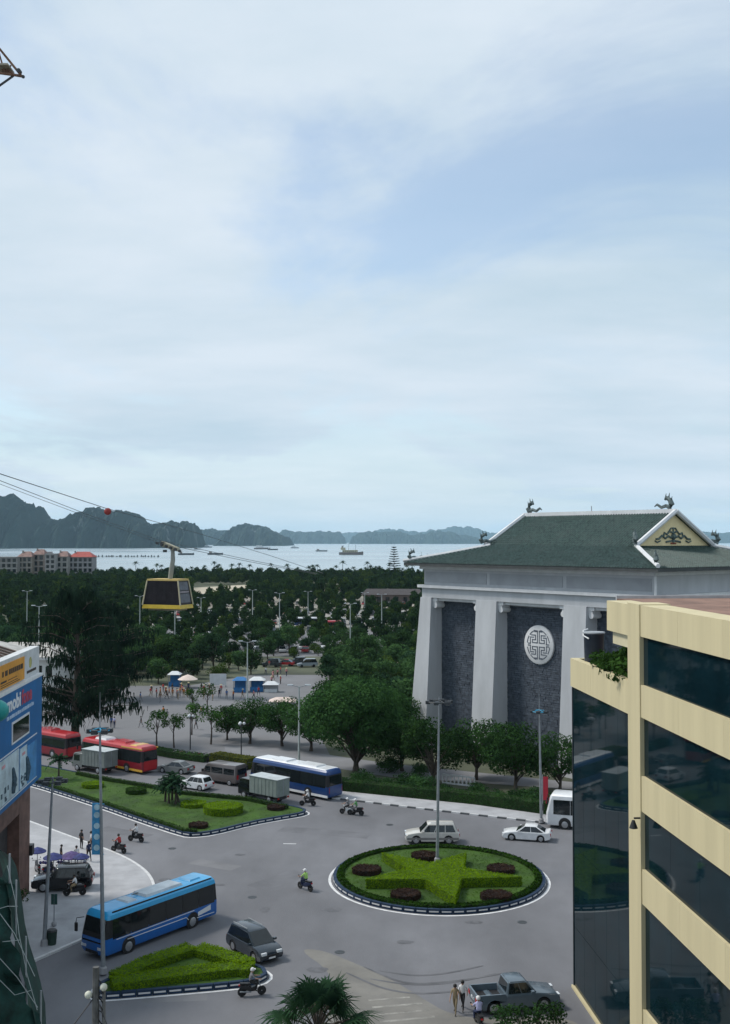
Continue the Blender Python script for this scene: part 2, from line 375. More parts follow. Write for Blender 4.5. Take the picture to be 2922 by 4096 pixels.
for a_ in ((1120, 3520, 2.2, 5.5, .9, M_PATD), (860, 3460, 1.6, 4.5, -.5, M_PATL), (1300, 3330, 2.0, 9.0, -.3, M_PATD), (700, 3990, 1.4, 4.0, .1, M_PATL), (500, 3330, 1.6, 6.0, -.55, M_PATD)): repair(*a_)
TYREZ = [ROADZ + .009]
def tyre(pix, off, w=.22):
    TYREZ[0] += .002; tz = TYREZ[0]
    P_ = smooth_poly([G(*q) for q in pix], 3, closed=False)
    b_ = MB(); L_ = []
    for i in range(len(P_)):
        d_ = (P_[min(i + 1, len(P_) - 1)] - P_[max(0, i - 1)]).normalized(); n_ = Vector((-d_.y, d_.x)); taper = w * math.sin(math.pi * (i + .5) / len(P_)) ** .4; L_.append((P_[i] + n_ * (off - taper / 2), P_[i] + n_ * (off + taper / 2)))
    for (a1, a2), (b1, b2) in zip(L_, L_[1:]): b_.quad((*a1, tz), (*b1, tz), (*b2, tz), (*a2, tz))
    tag(b_.build('tyre_mark', M_RUB), kind='structure')
for pix in ([(1500, 3900), (1650, 3925), (1800, 3915), (1960, 3880)], [(1420, 3880), (1600, 3960), (1820, 3950), (2080, 3905)]):
    tyre(pix, -.75); tyre(pix, .75)
for i, (px, py) in enumerate(((1010, 3590), (1360, 3810), (690, 3395), (1560, 3300), (2090, 3690))):
    c = G(px, py); o_ = MB().lathe([(.36, 0), (.36, .008), (.30, .010)], 20).build('manhole_cover', M_DARKST); o_.location = (c.x, c.y, ROADZ); tag(o_, ('round manhole cover left of the roundabout', 'round manhole cover below the roundabout near the forecourt', 'round manhole cover beside the long lawn island', 'round manhole cover near the far kerb', 'round manhole cover near the yellow block')[i], 'manhole')
repair(1160, 3376, .16, 1.2, -.05, M_LINE)
M_OIL = mat('oil_stain', (.10, .10, .107), rough=.7, var=.25, scale=1.2, detail=8, dirt=(1.0, .6, (.145, .146, .156)))
for i, (px, py, rx, ry) in enumerate(((960, 3420, .5, .35), (1330, 3640, .8, .5), (1620, 3770, .6, .4), (1060, 3640, .4, .6), (1900, 3690, .7, .4), (660, 3520, .5, .4), (1270, 3880, .7, .5), (880, 3540, .45, .3), (1480, 3420, .6, .4))): blotch(px, py, rx, ry, i, M_OIL, 'oil_stain', ROADZ + .006 + i * .0007)
# long pavement strip before the hedge on the far right side of the junction, with its kerb stones
def kerb_run(parent, pts, w, h, step, mats, closed=False, z=0.0, stripe=None, gap=.02, name='kerb_block'):
    """a row of single kerb stones along pts; children of parent"""
    P = resample(pts, step, closed); n = len(P)
    l0 = (P[1] - P[0]).length
    me = MB().box(-l0 / 2 + gap, l0 / 2 - gap, -w / 2, w / 2, 0, h).mesh('kerb_block', mats[0])
    me2 = MB().box(-l0 / 2 + gap, l0 / 2 - gap, -w / 2, w / 2, 0, h).mesh('kerb_block_second', mats[1]) if len(mats) > 1 else me
    st = None
    if stripe: st = MB().box(-l0 * .38, l0 * .38, -.012, .012, 0, stripe).mesh('white_stripe', M_KERBW)
    for i in range(n if closed else n - 1):
        a, b = P[i], P[(i + 1) % n]; c = (a + b) / 2; an = math.atan2(b.y - a.y, b.x - a.x)
        o = link(name, me if i % 2 == 0 else me2, parent, (c.x, c.y, z), an)
        if st is not None:
            q = link('white_stripe', st, o, (0, -w / 2 - .010, h * .42))
STR = [G(1330, 3196), G(1439, 3208), G(1755, 3246), G(2170, 3293), G(2420, 3322)]
STRB = [G(2420, 3290), G(2175, 3262), G(1899, 3223), G(1400, 3172), G(1300, 3162)]
sw = sheet('far_pavement', STR + STRB, .13, M_PAVE, thick=.13)
kerb_run(sw, STR, .22, .17, 1.0, [M_KERBW, mat('kerb_grey', (.10, .105, .11), rough=.8, var=.2)])
# near-left pavement with rounded corner
LP = [G(-120, 3205), G(121, 3291), G(319, 3365), G(431, 3404), G(517, 3442), G(582, 3486), G(612, 3528), G(618, 3560), G(600, 3600), G(540, 3650), G(450, 3705), G(353, 3753), G(237, 3804), G(95, 3866), G(-60, 3930)]
LPs = smooth_poly(LP, 2, closed=False)
pave = sheet('near_pavement', LPs + [Vector((-60, LPs[-1].y)), Vector((-60, LPs[0].y))], .14, M_PAVE, thick=.14)
kerb_run(pave, LPs, .24, .17, 1.05, [M_KERBW])

def painted_line(name, pts, w, closed=False, z=ROADZ + .008):
    P = [Vector((p[0], p[1])) for p in pts]; n = len(P); b = MB()
    L_, R_ = [], []
    for i in range(n):
        p0 = P[i - 1] if (closed or i) else P[i]; p2 = P[(i + 1) % n] if (closed or i < n - 1) else P[i]
        d = (p2 - p0).normalized(); nn = Vector((-d.y, d.x)) * w / 2
        L_.append(P[i] + nn); R_.append(P[i] - nn)
    for i in range(n if closed else n - 1):
        j = (i + 1) % n; b.quad((*R_[i], z), (*R_[j], z), (*L_[j], z), (*L_[i], z))
    return tag(b.build(name, M_LINE), kind='structure')

def poly_points(poly, n, rng=RNG):
    xs = [p[0] for p in poly]; ys = [p[1] for p in poly]; out = []
    while len(out) < n:
        x = rng.uniform(min(xs), max(xs)); y = rng.uniform(min(ys), max(ys))
        if in_poly(x, y, poly): out.append((x, y))
    return np.array(out)
def poly_area(p): return abs(sum(p[i][0] * p[(i + 1) % len(p)][1] - p[(i + 1) % len(p)][0] * p[i][1] for i in range(len(p)))) / 2
def blades(poly, parent, dens=14, h=.10, z=0.0, m=None):
    n = int(poly_area(poly) * dens); P = poly_points(poly, n); P = np.column_stack([P, z + RNG.uniform(.01, h * .6, n)])
    o = link('grass_blades', quads_mesh('grass_blades', leaf_quads(P, np.tile([0, 0, 1.0], (n, 1)), .16, .35, .28), m or M_BLADE), parent); tag(o, kind='stuff'); return o
def hedge(name, label, poly, h, z=0.0, m=None, cat='hedge', size=.20, dens=70, core=None, parent=None, group=None, holes=None, round_top=0.0):
    """clipped hedge: a dark woody inside and many leaf-sized faces over its top and sides"""
    m = m or M_HEDGE
    c = Vector((sum(p[0] for p in poly) / len(poly), sum(p[1] for p in poly) / len(poly), z))
    pl = [(p[0] - c.x, p[1] - c.y) for p in poly]
    t = thing(name, label, cat, c, 0, group) if parent is None else parent
    ins = inset(pl, .07)
    cm = core or (mat('hedge_inside_lime', (.05, .10, .006), rough=1, var=.3, scale=3) if m is M_HEDGE else mat('hedge_inside_red', (.025, .016, .014), rough=1, var=.3, scale=3) if m is M_PURP else M_HCORE)
    MB().prism(ins, 0, h - .05).build('woody_core', cm, t)
    dens = dens * 2.0
    n = int(poly_area(pl) * dens); P2 = poly_points(pl, n)
    P = np.column_stack([P2, h + RNG.normal(0, .035, n)]); Nn = np.tile([0, 0, 1.0], (n, 1))
    per = resample(pl, .25, True); Ps, Ns = [], []
    ar = sum(pl[i][0] * pl[(i + 1) % len(pl)][1] - pl[(i + 1) % len(pl)][0] * pl[i][1] for i in range(len(pl))); sg = 1 if ar > 0 else -1
    for i in range(len(per)):
        a, b = per[i], per[(i + 1) % len(per)]; d = (b - a)
        k = max(1, int(d.length * h * dens)); nn = Vector((d.y, -d.x)).normalized() * sg
        for _ in range(k):
            f = random.random(); p = a + d * f + nn * random.gauss(-.03, .03); Ps.append((p.x, p.y, random.uniform(0, h))); Ns.append((nn.x, nn.y, .2))
    P = np.vstack([P, np.array(Ps)]); Nn = np.vstack([Nn, np.array(Ns)])
    o = link('leaves', quads_mesh('leaves', leaf_quads(P, Nn, size * .62, .7, .38), m), t); tag(o, kind='stuff')
    return t

# -------- star roundabout
RC = G(1756, 3516); RR = 9.05
def circ(c, r, n=72): return [Vector((c[0] + r * math.cos(2 * math.pi * i / n), c[1] + r * math.sin(2 * math.pi * i / n))) for i in range(n)]
painted_line('roundabout_edge_line', circ(RC, RR), .22, True)
rb = thing('roundabout_island', 'round traffic island with clipped star hedge and blue kerb stones', 'traffic island', (RC.x, RC.y, 0))
sheet('lawn', circ((0, 0), RR - .55), .36, M_GRASS, kind=None, parent=rb, thick=.34)
kerb_run(rb, circ((0, 0), RR - .42, 120), .26, .40, .93, [M_KERBB], True, 0, stripe=.095)
blades(circ((0, 0), RR - .65), rb, 26, .10, .36)
ring_o = circ(RC, RR - .62, 90); ring_i = circ(RC, RR - 1.05, 90)
def ring_hedge():
    t = thing('ring_hedge', 'low green hedge running round the edge of the star roundabout', 'hedge', (RC.x, RC.y, .36))
    o, i_ = circ((0, 0), RR - .68, 90), circ((0, 0), RR - 1.12, 90); b = MB(); h = .20
    for k in range(90):
        j = (k + 1) % 90; b.hexa([(*o[k], 0), (*o[j], 0), (*i_[j], 0), (*i_[k], 0), (*o[k], h), (*o[j], h), (*i_[j], h), (*i_[k], h)])
    b.build('woody_core', M_HCORE, t)
    n = 9000; a = RNG.uniform(0, 2 * math.pi, n); r = RNG.uniform(RR - 1.18, RR - .60, n); z = np.where(np.abs(r - (RR - .9)) > .2, RNG.uniform(0, .27, n), h + RNG.normal(.02, .03, n))
    P = np.column_stack([r * np.cos(a), r * np.sin(a), z]); Nn = np.column_stack([np.cos(a) * (r - RR + .9) * 3, np.sin(a) * (r - RR + .9) * 3, np.full(n, .7)])
    tag(link('leaves', quads_mesh('leaves', leaf_quads(P, Nn, .2, .6, .5), M_HEDGED), t), kind='stuff')
ring_hedge()
SZ = .36
tips = [G(1823, 3596, 1.05), G(2094, 3511, 1.05), G(1866, 3414, 1.05), G(1527, 3414, 1.05), G(1459, 3521, 1.05)]
SCN = Vector((sum(p.x for p in tips) / 5, sum(p.y for p in tips) / 5))
star = []
for i in range(5):
    a = Vector(tips[i][:2]); star.append(a)
    b = Vector(tips[(i + 1) % 5][:2]); mid = ((a + b) / 2 - SCN); star.append(SCN + mid * .465)
hedge('star_hedge', 'lime green hedge clipped into a five-pointed star on the roundabout', star, .78, SZ, M_HEDGE, size=.17, dens=120)
for (px, py), lb in zip(((1469, 3476), (1700, 3420), (2004, 3473), (1623, 3575), (1986, 3579)),
                        ('left of the star', 'behind the star beside the mast', 'behind the right arm of the star', 'in front of the star, left of its lower point', 'in front of the star, right of its lower point')):
    c = G(px, py, SZ + .3)
    hedge('red_shrub', 'dark red rounded shrub ' + lb, [(c.x + 1.22 * math.cos(t) * random.uniform(.92, 1.06), c.y + 1.1 * math.sin(t) * random.uniform(.92, 1.06)) for t in [k * math.pi / 8 for k in range(16)]], .42, SZ, M_PURP, 'shrub', .2, 110, group='red shrubs on the roundabout')

# -------- long lawn island on the left
LI_near = [G(-300, 3030), G(134, 3144), G(272, 3187), G(419, 3235), G(574, 3291), G(738, 3345), G(774, 3348), G(848, 3340), G(996, 3302), G(1119, 3279), G(1200, 3266)]
LI_tip = [G(1228, 3256), G(1205, 3244)]
LI_far = [G(1119, 3228), G(995, 3203), G(700, 3175), G(617, 3154), G(423, 3123), G(307, 3100), G(100, 3060), G(-300, 2990)]
LI = [Vector((p.x, p.y)) for p in LI_near + LI_tip + LI_far]
LI = smooth_poly(LI, 1)
c0 = Vector((sum(p.x for p in LI) / len(LI), sum(p.y for p in LI) / len(LI)))
li = thing('lawn_island', 'long wedge of lawn with blue kerb stones between the two carriageways', 'traffic island', (c0.x, c0.y, 0))
LIl = [p - c0 for p in LI]
painted_line('lawn_island_edge_line', inset(LI, -.35), .2, True)
sheet('lawn', inset(LIl, .12), .34, M_GRASS, kind=None, parent=li, thick=.32)
blades(inset(LIl, .3), li, 12, .10, .34)
ar = sum(LIl[i].x * LIl[(i + 1) % len(LIl)].y - LIl[(i + 1) % len(LIl)].x * LIl[i].y for i in range(len(LIl)))
kerb_run(li, LIl if ar > 0 else LIl[::-1], .26, .40, .95, [M_KERBB], True, 0, stripe=.095)
# low dark border hedge along the road sides
def strip_hedge(name, label, pts, w, h, z, m, group=None, dens=60, size=.2):
    P = [Vector((p[0], p[1])) for p in pts]; L_, R_ = [], []
    for i in range(len(P)):
        d = (P[min(i + 1, len(P) - 1)] - P[max(0, i - 1)]).normalized(); nn = Vector((-d.y, d.x)) * w / 2; L_.append(P[i] + nn); R_.append(P[i] - nn)
    return hedge(name, label, R_ + L_[::-1], h, z, m, size=size, dens=dens, group=group)
strip_hedge('border_hedge', 'low dark hedge on the near edge of the long lawn island', [G(134, 3128, .34), G(272, 3170, .34), G(419, 3218, .34), G(574, 3272, .34), G(735, 3326, .34), G(790, 3330, .34)], .45, .32, .34, M_HEDGED)
strip_hedge('border_hedge', 'low dark hedge on the far edge of the long lawn island', [G(1150, 3236, .34), G(995, 3203, .34), G(700, 3174, .34), G(617, 3154, .34), G(423, 3122, .34), G(307, 3098, .34)], .5, .4, .34, M_HEDGED)
for (px, py, r, h, m, lb) in ((373, 3148, 1.25, .45, M_HEDGE, 'flat round light green bush nearest the box truck'), (545, 3172, 1.15, .5, M_HEDGED, 'flat dark green bush left of the palm clump'),
                          (775, 3224, 1.35, .4, M_HEDGE, 'flat oval light green bush right of the palm clump'), (893, 3250, 2.0, .75, M_HEDGE, 'large round light green clipped bush on the lawn island'),
                          (795, 3308, 1.0, .35, M_PURP, 'small dark red bush at the near corner of the lawn island'), (1105, 3236, 1.0, .35, M_PURP, 'small dark red bush at the tip of the lawn island')):
    c = G(px, py, .34)
    hedge('clipped_bush', lb, [(c.x + r * math.cos(t) * random.uniform(.95, 1.05), c.y + r * .9 * math.sin(t) * random.uniform(.95, 1.05)) for t in [k * math.pi / 9 for k in range(18)]], h, .34, m, 'bush', .2, 90, group='clipped bushes on the lawn island')

# -------- triangular hedge island
TI = [Vector((p.x, p.y)) for p in (G(396, 3997), G(500, 3990), G(948, 3951), G(1040, 3935), G(1070, 3910), G(1045, 3888), G(900, 3845), G(790, 3815), G(730, 3815), G(560, 3880), G(400, 3955), G(380, 3980))]
TI = smooth_poly(TI, 1)
c1 = Vector((sum(p.x for p in TI) / len(TI), sum(p.y for p in TI) / len(TI)))
ti = thing('hedge_island', 'triangular traffic island with blue kerb stones below the blue coach', 'traffic island', (c1.x, c1.y, 0))
TIl = [p - c1 for p in TI]; ar = sum(TIl[i].x * TIl[(i + 1) % len(TIl)].y - TIl[(i + 1) % len(TIl)].x * TIl[i].y for i in range(len(TIl)))
painted_line('hedge_island_edge_line', inset(TI, -.35), .2, True)
sheet('soil', inset(TIl, .12), .34, M_GRASS, kind=None, parent=ti, thick=.32)
blades(inset(TIl, .3), ti, 16, .12, .34)
kerb_run(ti, TIl if ar > 0 else TIl[::-1], .26, .40, .93, [M_KERBB], True, 0, stripe=.095)
strip_hedge('triangle_hedge', 'bright green hedge along the near kerb of the triangular island', [G(445, 3920, .84), G(600, 3898, .84), G(800, 3873, .84), G(950, 3858, .84), G(1008, 3864, .84)], 1.5, .5, .34, M_HEDGE, dens=100, size=.17)
strip_hedge('triangle_hedge', 'bright green hedge on the side of the triangular island facing the blue coach', [G(465, 3896, .84), G(600, 3834, .84), G(770, 3779, .84)], 1.45, .5, .34, M_HEDGE, dens=100, size=.17)
strip_hedge('triangle_hedge', 'bright green hedge on the side of the triangular island beside the dark car', [G(790, 3781, .84), G(900, 3812, .84), G(995, 3846, .84)], 1.4, .5, .34, M_HEDGE, dens=100, size=.17)

# -------- hedge along the far pavement
strip_hedge('roadside_hedge', 'long dark hedge behind the far pavement below the hall', [G(1330, 3155), G(1420, 3166), G(1660, 3190), G(1899, 3214), G(2175, 3252), G(2420, 3280)], 1.8, 1.15, .05, M_LEAFB, dens=45, size=.28)
strip_hedge('roadside_hedge', 'dark clipped hedge left of the dark blue bus beside the plaza', [G(600, 3010), G(700, 3030), G(830, 3048)], 1.6, .8, .05, M_LEAFB, dens=45, size=.25)
strip_hedge('roadside_hedge', 'yellow-green bushy hedge between the grey van and the dark blue bus', [G(860, 3052), G(940, 3066), G(1010, 3076)], 2.0, 1.3, .05, leaf('olive_leaf', (.085, .10, .02), var=.4), dens=60, size=.25)

# ------------------------------------------------------------------ karst islands across the bay
def karst_mat():
    m = bpy.data.materials.new('karst_rock'); m.use_nodes = True; nt = m.node_tree; N = nt.nodes; L = nt.links; b = N['Principled BSDF']
    b.inputs['Roughness'].default_value = .95; b.inputs['Specular IOR Level'].default_value = .1
    tc = N.new('ShaderNodeTexCoord'); mp = N.new('ShaderNodeMapping'); mp.inputs['Scale'].default_value = (1, 1, .35); L.new(tc.outputs['Object'], mp.inputs[0])
    no = N.new('ShaderNodeTexNoise'); no.inputs['Scale'].default_value = .012; no.inputs['Detail'].default_value = 8; no.inputs['Roughness'].default_value = .65; L.new(mp.outputs[0], no.inputs[0])
    cr = N.new('ShaderNodeValToRGB'); L.new(no.outputs['Fac'], cr.inputs[0]); e = cr.color_ramp.elements
    e[0].position = .40; e[0].color = (.008, .020, .016, 1); e[1].position = .74; e[1].color = (.20, .21, .21, 1)
    x = e.new(.62); x.color = (.018, .032, .026, 1)
    L.new(cr.outputs[0], b.inputs['Base Color'])
    return m
M_KARST = karst_mat()
def karst(prof, d, depth, seed):
    """limestone island whose crest follows prof = [(px, py)...] seen at distance d"""
    r = np.random.default_rng(seed)
    pts = [A(x, y, d) for x, y in prof]; xs = np.array([p.x for p in pts]); zs = np.array([p.z for p in pts]) + 2
    nx, ny = int(max(30, (xs[-1] - xs[0]) / (d * .0011))), 17
    X = np.linspace(xs[0], xs[-1], nx); top = np.interp(X, xs, zs)
    ph = r.uniform(0, 6, 8); wl = (xs[-1] - xs[0])
    rough = sum(np.sin(X / wl * 2 * math.pi * f + ph[i]) / f ** .7 for i, f in enumerate((7, 11, 17, 26, 39, 61))) * (zs.max() * .026)
    k1 = r.normal(0, 1, nx); k1 = np.convolve(k1, [.25, .5, .25], 'same'); k2 = np.repeat(r.normal(0, 1, nx // 4 + 1), 4)[:nx]
    rough = rough + (k1 * .034 + k2 * .034) * zs.max()
    b = MB(); idx = np.zeros((ny, nx), int); vs = []
    for j in range(ny):
        v = j / (ny - 1) * 2 - 1
        for i in range(nx):
            e = min(1, min(i, nx - 1 - i) / 2.0)
            hh = (top[i] + rough[i]) * max(0.0, 1 - abs(v) ** (3.2 + math.sin(i * .7 + seed))) * (1 if abs(v) < .12 else r.uniform(.82, 1.0)) * e
            vs.append((X[i] - (xs[0] + xs[-1]) / 2 + r.normal(0, 1) * d * .0003, v * depth + r.normal(0, depth * .03) + math.sin(i * .35 + seed) * depth * .12, hh if abs(v) < 1 else 0))
    fs = [(j * nx + i, j * nx + i + 1, (j + 1) * nx + i + 1, (j + 1) * nx + i) for j in range(ny - 1) for i in range(nx - 1)]
    b.add(vs, fs); o = b.build('karst_island', M_KARST); o.location = ((xs[0] + xs[-1]) / 2, d, -2); tag(o, kind='structure')
    return o
karst([(-420, 2120), (-330, 2030), (-200, 1990), (-80, 1972), (0, 1974), (40, 1986), (90, 2000), (130, 2022), (150, 2060), (165, 2090), (180, 2150)], 4900, 420, 1)
karst([(120, 2150), (160, 2092), (205, 2078), (228, 2072), (240, 2100), (262, 2076), (300, 2060), (345, 2047), (380, 2030), (405, 2034), (432, 2040), (478, 2034), (505, 2044), (545, 2062), (570, 2078), (600, 2105), (620, 2140)], 5050, 420, 2)
karst([(585, 2150), (615, 2100), (640, 2094), (668, 2088), (690, 2082), (745, 2084), (760, 2100), (785, 2092), (795, 2120)], 5200, 380, 3)
karst([(770, 2150), (810, 2118), (850, 2114), (895, 2120), (930, 2126), (960, 2150)], 9500, 700, 4)
karst([(905, 2150), (935, 2108), (960, 2097), (1010, 2096), (1050, 2102), (1090, 2116), (1120, 2136), (1160, 2156)], 7600, 600, 5)
karst([(1090, 2150), (1130, 2120), (1170, 2122), (1220, 2128), (1260, 2125), (1320, 2124), (1360, 2130), (1385, 2152)], 13500, 900, 6)
karst([(1400, 2152), (1440, 2130), (1480, 2122), (1540, 2128), (1600, 2124), (1640, 2140), (1700, 2130), (1760, 2122), (1830, 2135), (1900, 2150)], 13000, 900, 7)
karst([(1420, 2150), (1500, 2118), (1580, 2112), (1660, 2130), (1740, 2122), (1800, 2110), (1850, 2106), (1900, 2112), (1960, 2130), (2060, 2150)], 19000, 1300, 8)
karst([(1050, 2152), (1120, 2130), (1250, 2138), (1420, 2128), (1560, 2140), (1640, 2134), (1700, 2150)], 21500, 1300, 9)
karst([(2640, 2150), (2760, 2122), (2860, 2132), (2960, 2128), (3060, 2146)], 17000, 1200, 10)
karst([(380, 2150), (620, 2128), (860, 2140), (980, 2150)], 20500, 1200, 11)

# ------------------------------------------------------------------ the hall with battered walls and green tiled roof
M_HWALL = mat('hall_white_wall', (.475, .488, .505), rough=.85, var=.09, scale=.35, detail=8, dirt=(.5, .6, (.35, .362, .375)), stretch=(1, 1, .25))
M_HTRIM = mat('hall_white_trim', (.64, .645, .65), rough=.8, var=.07, scale=1)
M_SLATE = mat('slate_block', (.062, .076, .098), rough=.8, var=.35, scale=1.6, detail=6, bump=.3)
M_RTILE = mat('green_roof_tile', (.048, .082, .072), rough=.6, var=.35, scale=2.2, detail=8, spec=.35, dirt=(.35, .6, (.080, .105, .095)), bump=.5, bscale=5)
M_GABLE = mat('gable_yellow', (.80, .66, .38), rough=.8, var=.06, scale=1)
M_ORN = mat('ridge_ornament', (.10, .13, .13), rough=.8, var=.4, scale=3)
HL, HD = 39.3, 27.4
HLOC = (7.72, 153.28, 0); HANG = -.8962
def build_hall():
    t = thing('hall', 'grey white hall with sloping walls, dark stone panels and green tiled roof', 'building', HLOC, HANG)
    ZE, ZC, ZL = 24.7, 21.6, 19.9     # eave, cornice line, panel head
    r = 2.0
    MB().box(1.0, HL - 1.0, r + .25, HD - 1, 0, ZE).build('inner_wall', M_HWALL, t)
    MB().box(.4, HL - .4, .35, HD - .4, ZC + .35, ZE).build('frieze', M_HWALL, t)
    MB().box(.2, HL - .2, .1, HD - .2, ZL + .35, ZC).build('lintel', M_HWALL, t)
    MB().box(-.35, HL + .35, -.3, HD + .35, ZC, ZC + .38).build('cornice', M_HTRIM, t)
    MB().box(-.1, HL + .1, -.1, HD + .1, ZE - .55, ZE - .05).build('eave_moulding', M_HTRIM, t)
    # frieze panels
    for a, b_ in ((.7, 12.6), (13.2, 25.6), (26.2, 38.6)):
        MB().box(a, b_, .29, .36, ZC + .75, ZE - .9).build('frieze_panel', mat('hall_frieze', (.34, .355, .375), var=.08, scale=.5), t)
    # battered corner buttresses and pillars
    pil = ((0, 2.2), (11.0, 14.7), (26.0, 29.5), (37.1, HL))
    for i, (a, b_) in enumerate(pil):
        la = a - (1.25 if i == 0 else 0.0); lb = b_ + (1.25 if i == 3 else 0.0)
        MB().hexa([(la, -1.15, 0), (lb, -1.15, 0), (lb, r + .3, 0), (la, r + .3, 0), (a, 0, ZL + .35), (b_, 0, ZL + .35), (b_, r + .3, ZL + .35), (a, r + .3, ZL + .35)]).build('pillar', M_HWALL, t)
        # curled brackets under the lintel
        for x, sg in ((a, -1), (b_, 1)):
            if (i == 0 and sg < 0) or (i == 3 and sg > 0): continue
            q = MB()
            q.box(min(x, x + sg * .9), max(x, x + sg * .9), .3, r - .1, ZL - .1, ZL + .345)
            q.box(min(x, x + sg * .6), max(x, x + sg * .6), .4, r - .15, ZL - .62, ZL - .1)
            q.lathe([(.36, 0), (.36, r - .5)], 12, (x + sg * .42, .35, ZL - .72), 'y')
            q.build('bracket', M_HTRIM, t)
    for a, b_ in ((2.2, 11.0), (14.7, 26.0), (29.5, 37.1)):
        MB().box(a + .002, b_ - .002, .6, r + .2, ZL - .05, ZL + .34).build('panel_head', M_HTRIM, t)
        # recessed dark stone panel: courses of separate blocks
        q = MB(); z = 0.0; row = 0
        while z < ZL - .3:
            h = random.choice((.22, .28, .32)); x = a - random.uniform(0, .6)
            while x < b_:
                w = random.uniform(.4, .9); x0, x1 = max(a, x), min(b_, x + w)
                if x1 - x0 > .05: q.box(x0 + .012, x1 - .012, r - random.uniform(.0, .07), r + .26, z + .012, min(ZL - .06, z + h) - .012, random.choice((0, 0, 1, 2)))
                x += w
            z += h; row += 1
        tag(q.build('stone_panel', [M_SLATE, mat('slate_block_dark', (.052, .064, .084), rough=.8, var=.25, scale=2), mat('slate_block_light', (.074, .09, .114), rough=.8, var=.25, scale=2)], t), kind='stuff')
    # side wall facing right
    MB().hexa([(HL - .6, r, 0), (HL + 1.2, r, 0), (HL + 1.2, HD, 0), (HL - .6, HD, 0), (HL - .6, r, ZL + .3), (HL - .05, r, ZL + .3), (HL - .05, HD, ZL + .3), (HL - .6, HD, ZL + .3)]).build('side_wall', M_HWALL, t)
    # drain pipe at the near corner
    MB().tube([(HL + .3, -.3, ZE - .6), (HL + .3, -.3, ZC + .4)], .14, 8).build('drain_pipe', M_HTRIM, t)
    # longevity medallion
    mu, mz, mr = 20.35, 15.0, 2.45
    md = MB().lathe([(mr * .96, -.30), (mr, -.24), (mr, .1)], 48, (mu, r, mz), 'y').build('medallion', M_HTRIM, t, 40)
    g = MB(); y0, y1 = r - .335, r - .28; w = .115
    def bar(x0, z0, x1, z1):
        for s in (-1, 1):
            xa, xb = sorted((mu + s * x0, mu + s * x1)); g.box(xa - w / 2, xb + w / 2, y0, y1, mz + min(z0, z1) - w / 2, mz + max(z0, z1) + w / 2)
    for (x0, z0, x1, z1) in ((.16, -1.75, .16, -.25), (.16, .25, .16, 1.75), (.16, .25, 1.0, .25), (.16, -.25, 1.0, -.25), (1.0, .25, 1.0, .62), (1.0, -.25, 1.0, -.62), (.48, .62, 1.0, .62), (.48, -.62, 1.0, -.62),
                             (.48, .62, .48, 1.2), (.48, -.62, .48, -1.2), (.48, 1.2, 1.15, 1.2), (.48, -1.2, 1.15, -1.2), (1.35, -.75, 1.35, -.12), (1.35, .75, 1.35, .12), (1.35, .12, 1.72, .12), (1.35, -.12, 1.72, -.12), (.16, 1.75, .62, 1.66), (.16, -1.75, .62, -1.66), (.8, .92, 1.35, .92), (.8, -.92, 1.35, -.92)):
        bar(x0, z0, x1, z1)
    for k in range(64):
        a0 = 2 * math.pi * k / 64; a1 = 2 * math.pi * (k + .92) / 64; d = abs(math.cos(a0)), abs(math.sin(a0))
        if d[1] > .97 or d[0] > .985 or (.60 < d[1] < .68): continue
        for (ra, rb_) in ((1.82, 1.93),):
            g.hexa([(mu + ra * math.cos(a0), y0, mz + ra * math.sin(a0)), (mu + rb_ * math.cos(a0), y0, mz + rb_ * math.sin(a0)), (mu + rb_ * math.cos(a0), y1, mz + rb_ * math.sin(a0)), (mu + ra * math.cos(a0), y1, mz + ra * math.sin(a0)),
                    (mu + ra * math.cos(a1), y0, mz + ra * math.sin(a1)), (mu + rb_ * math.cos(a1), y0, mz + rb_ * math.sin(a1)), (mu + rb_ * math.cos(a1), y1, mz + rb_ * math.sin(a1)), (mu + ra * math.cos(a1), y1, mz + ra * math.sin(a1))])
    g.build('longevity_sign', mat('sign_dark', (.10, .115, .14), var=.15), md)
    # roof
    o = 1.7; E, Gz, Rz = 25.05, 27.4, 31.6; ul, ur, v1, vc, v2 = 7.7, 31.6, 6.0, HD / 2, HD - 6.0
    xo, yo = (-o, HL + o), (-o, HD + o)
    rf = MB()
    rf.add([(xo[0], yo[0], E), (xo[1], yo[0], E), (xo[1], yo[1], E), (xo[0], yo[1], E), (ul, v1, Gz), (ur, v1, Gz), (ur, v2, Gz), (ul, v2, Gz)],
           [(0, 1, 5, 4), (1, 2, 6, 5), (2, 3, 7, 6), (3, 0, 4, 7), (3, 2, 1, 0)])
    rf.add([(ul - .7, v1, Gz), (ur + .7, v1, Gz), (ur + .7, vc, Rz), (ul - .7, vc, Rz), (ur + .7, v2, Gz), (ul - .7, v2, Gz)], [(0, 1, 2, 3), (4, 5, 3, 2)])
    ro = rf.build('roof', M_RTILE, t)
    MB().box(xo[0] + .06, xo[1] - .06, yo[0] + .06, yo[1] - .06, E - .42, E - .02).build('eave_board', mat('eave_dark', (.055, .06, .06), var=.2), t)
    # rows of round cover tiles
    q = MB()
    def tile_row(p0, p1, wdir):
        p0, p1 = Vector(p0), Vector(p1); n = max(1, int((p1 - p0).length / .55)); d = (p1 - p0) / n; w = Vector(wdir) * .12
        up = Vector((0, 0, 1))
        for k in range(n):
            a = p0 + d * k; b_ = a + d * 1.0; lift0, lift1 = .10 + random.uniform(0, .03), .055
            q.add([a - w, a + w, a + up * (lift0 + .05), b_ - w, b_ + w, b_ + up * (lift1 + .05)], [(0, 2, 5, 3), (2, 1, 4, 5), (0, 1, 2)])
    x = xo[0] + .3
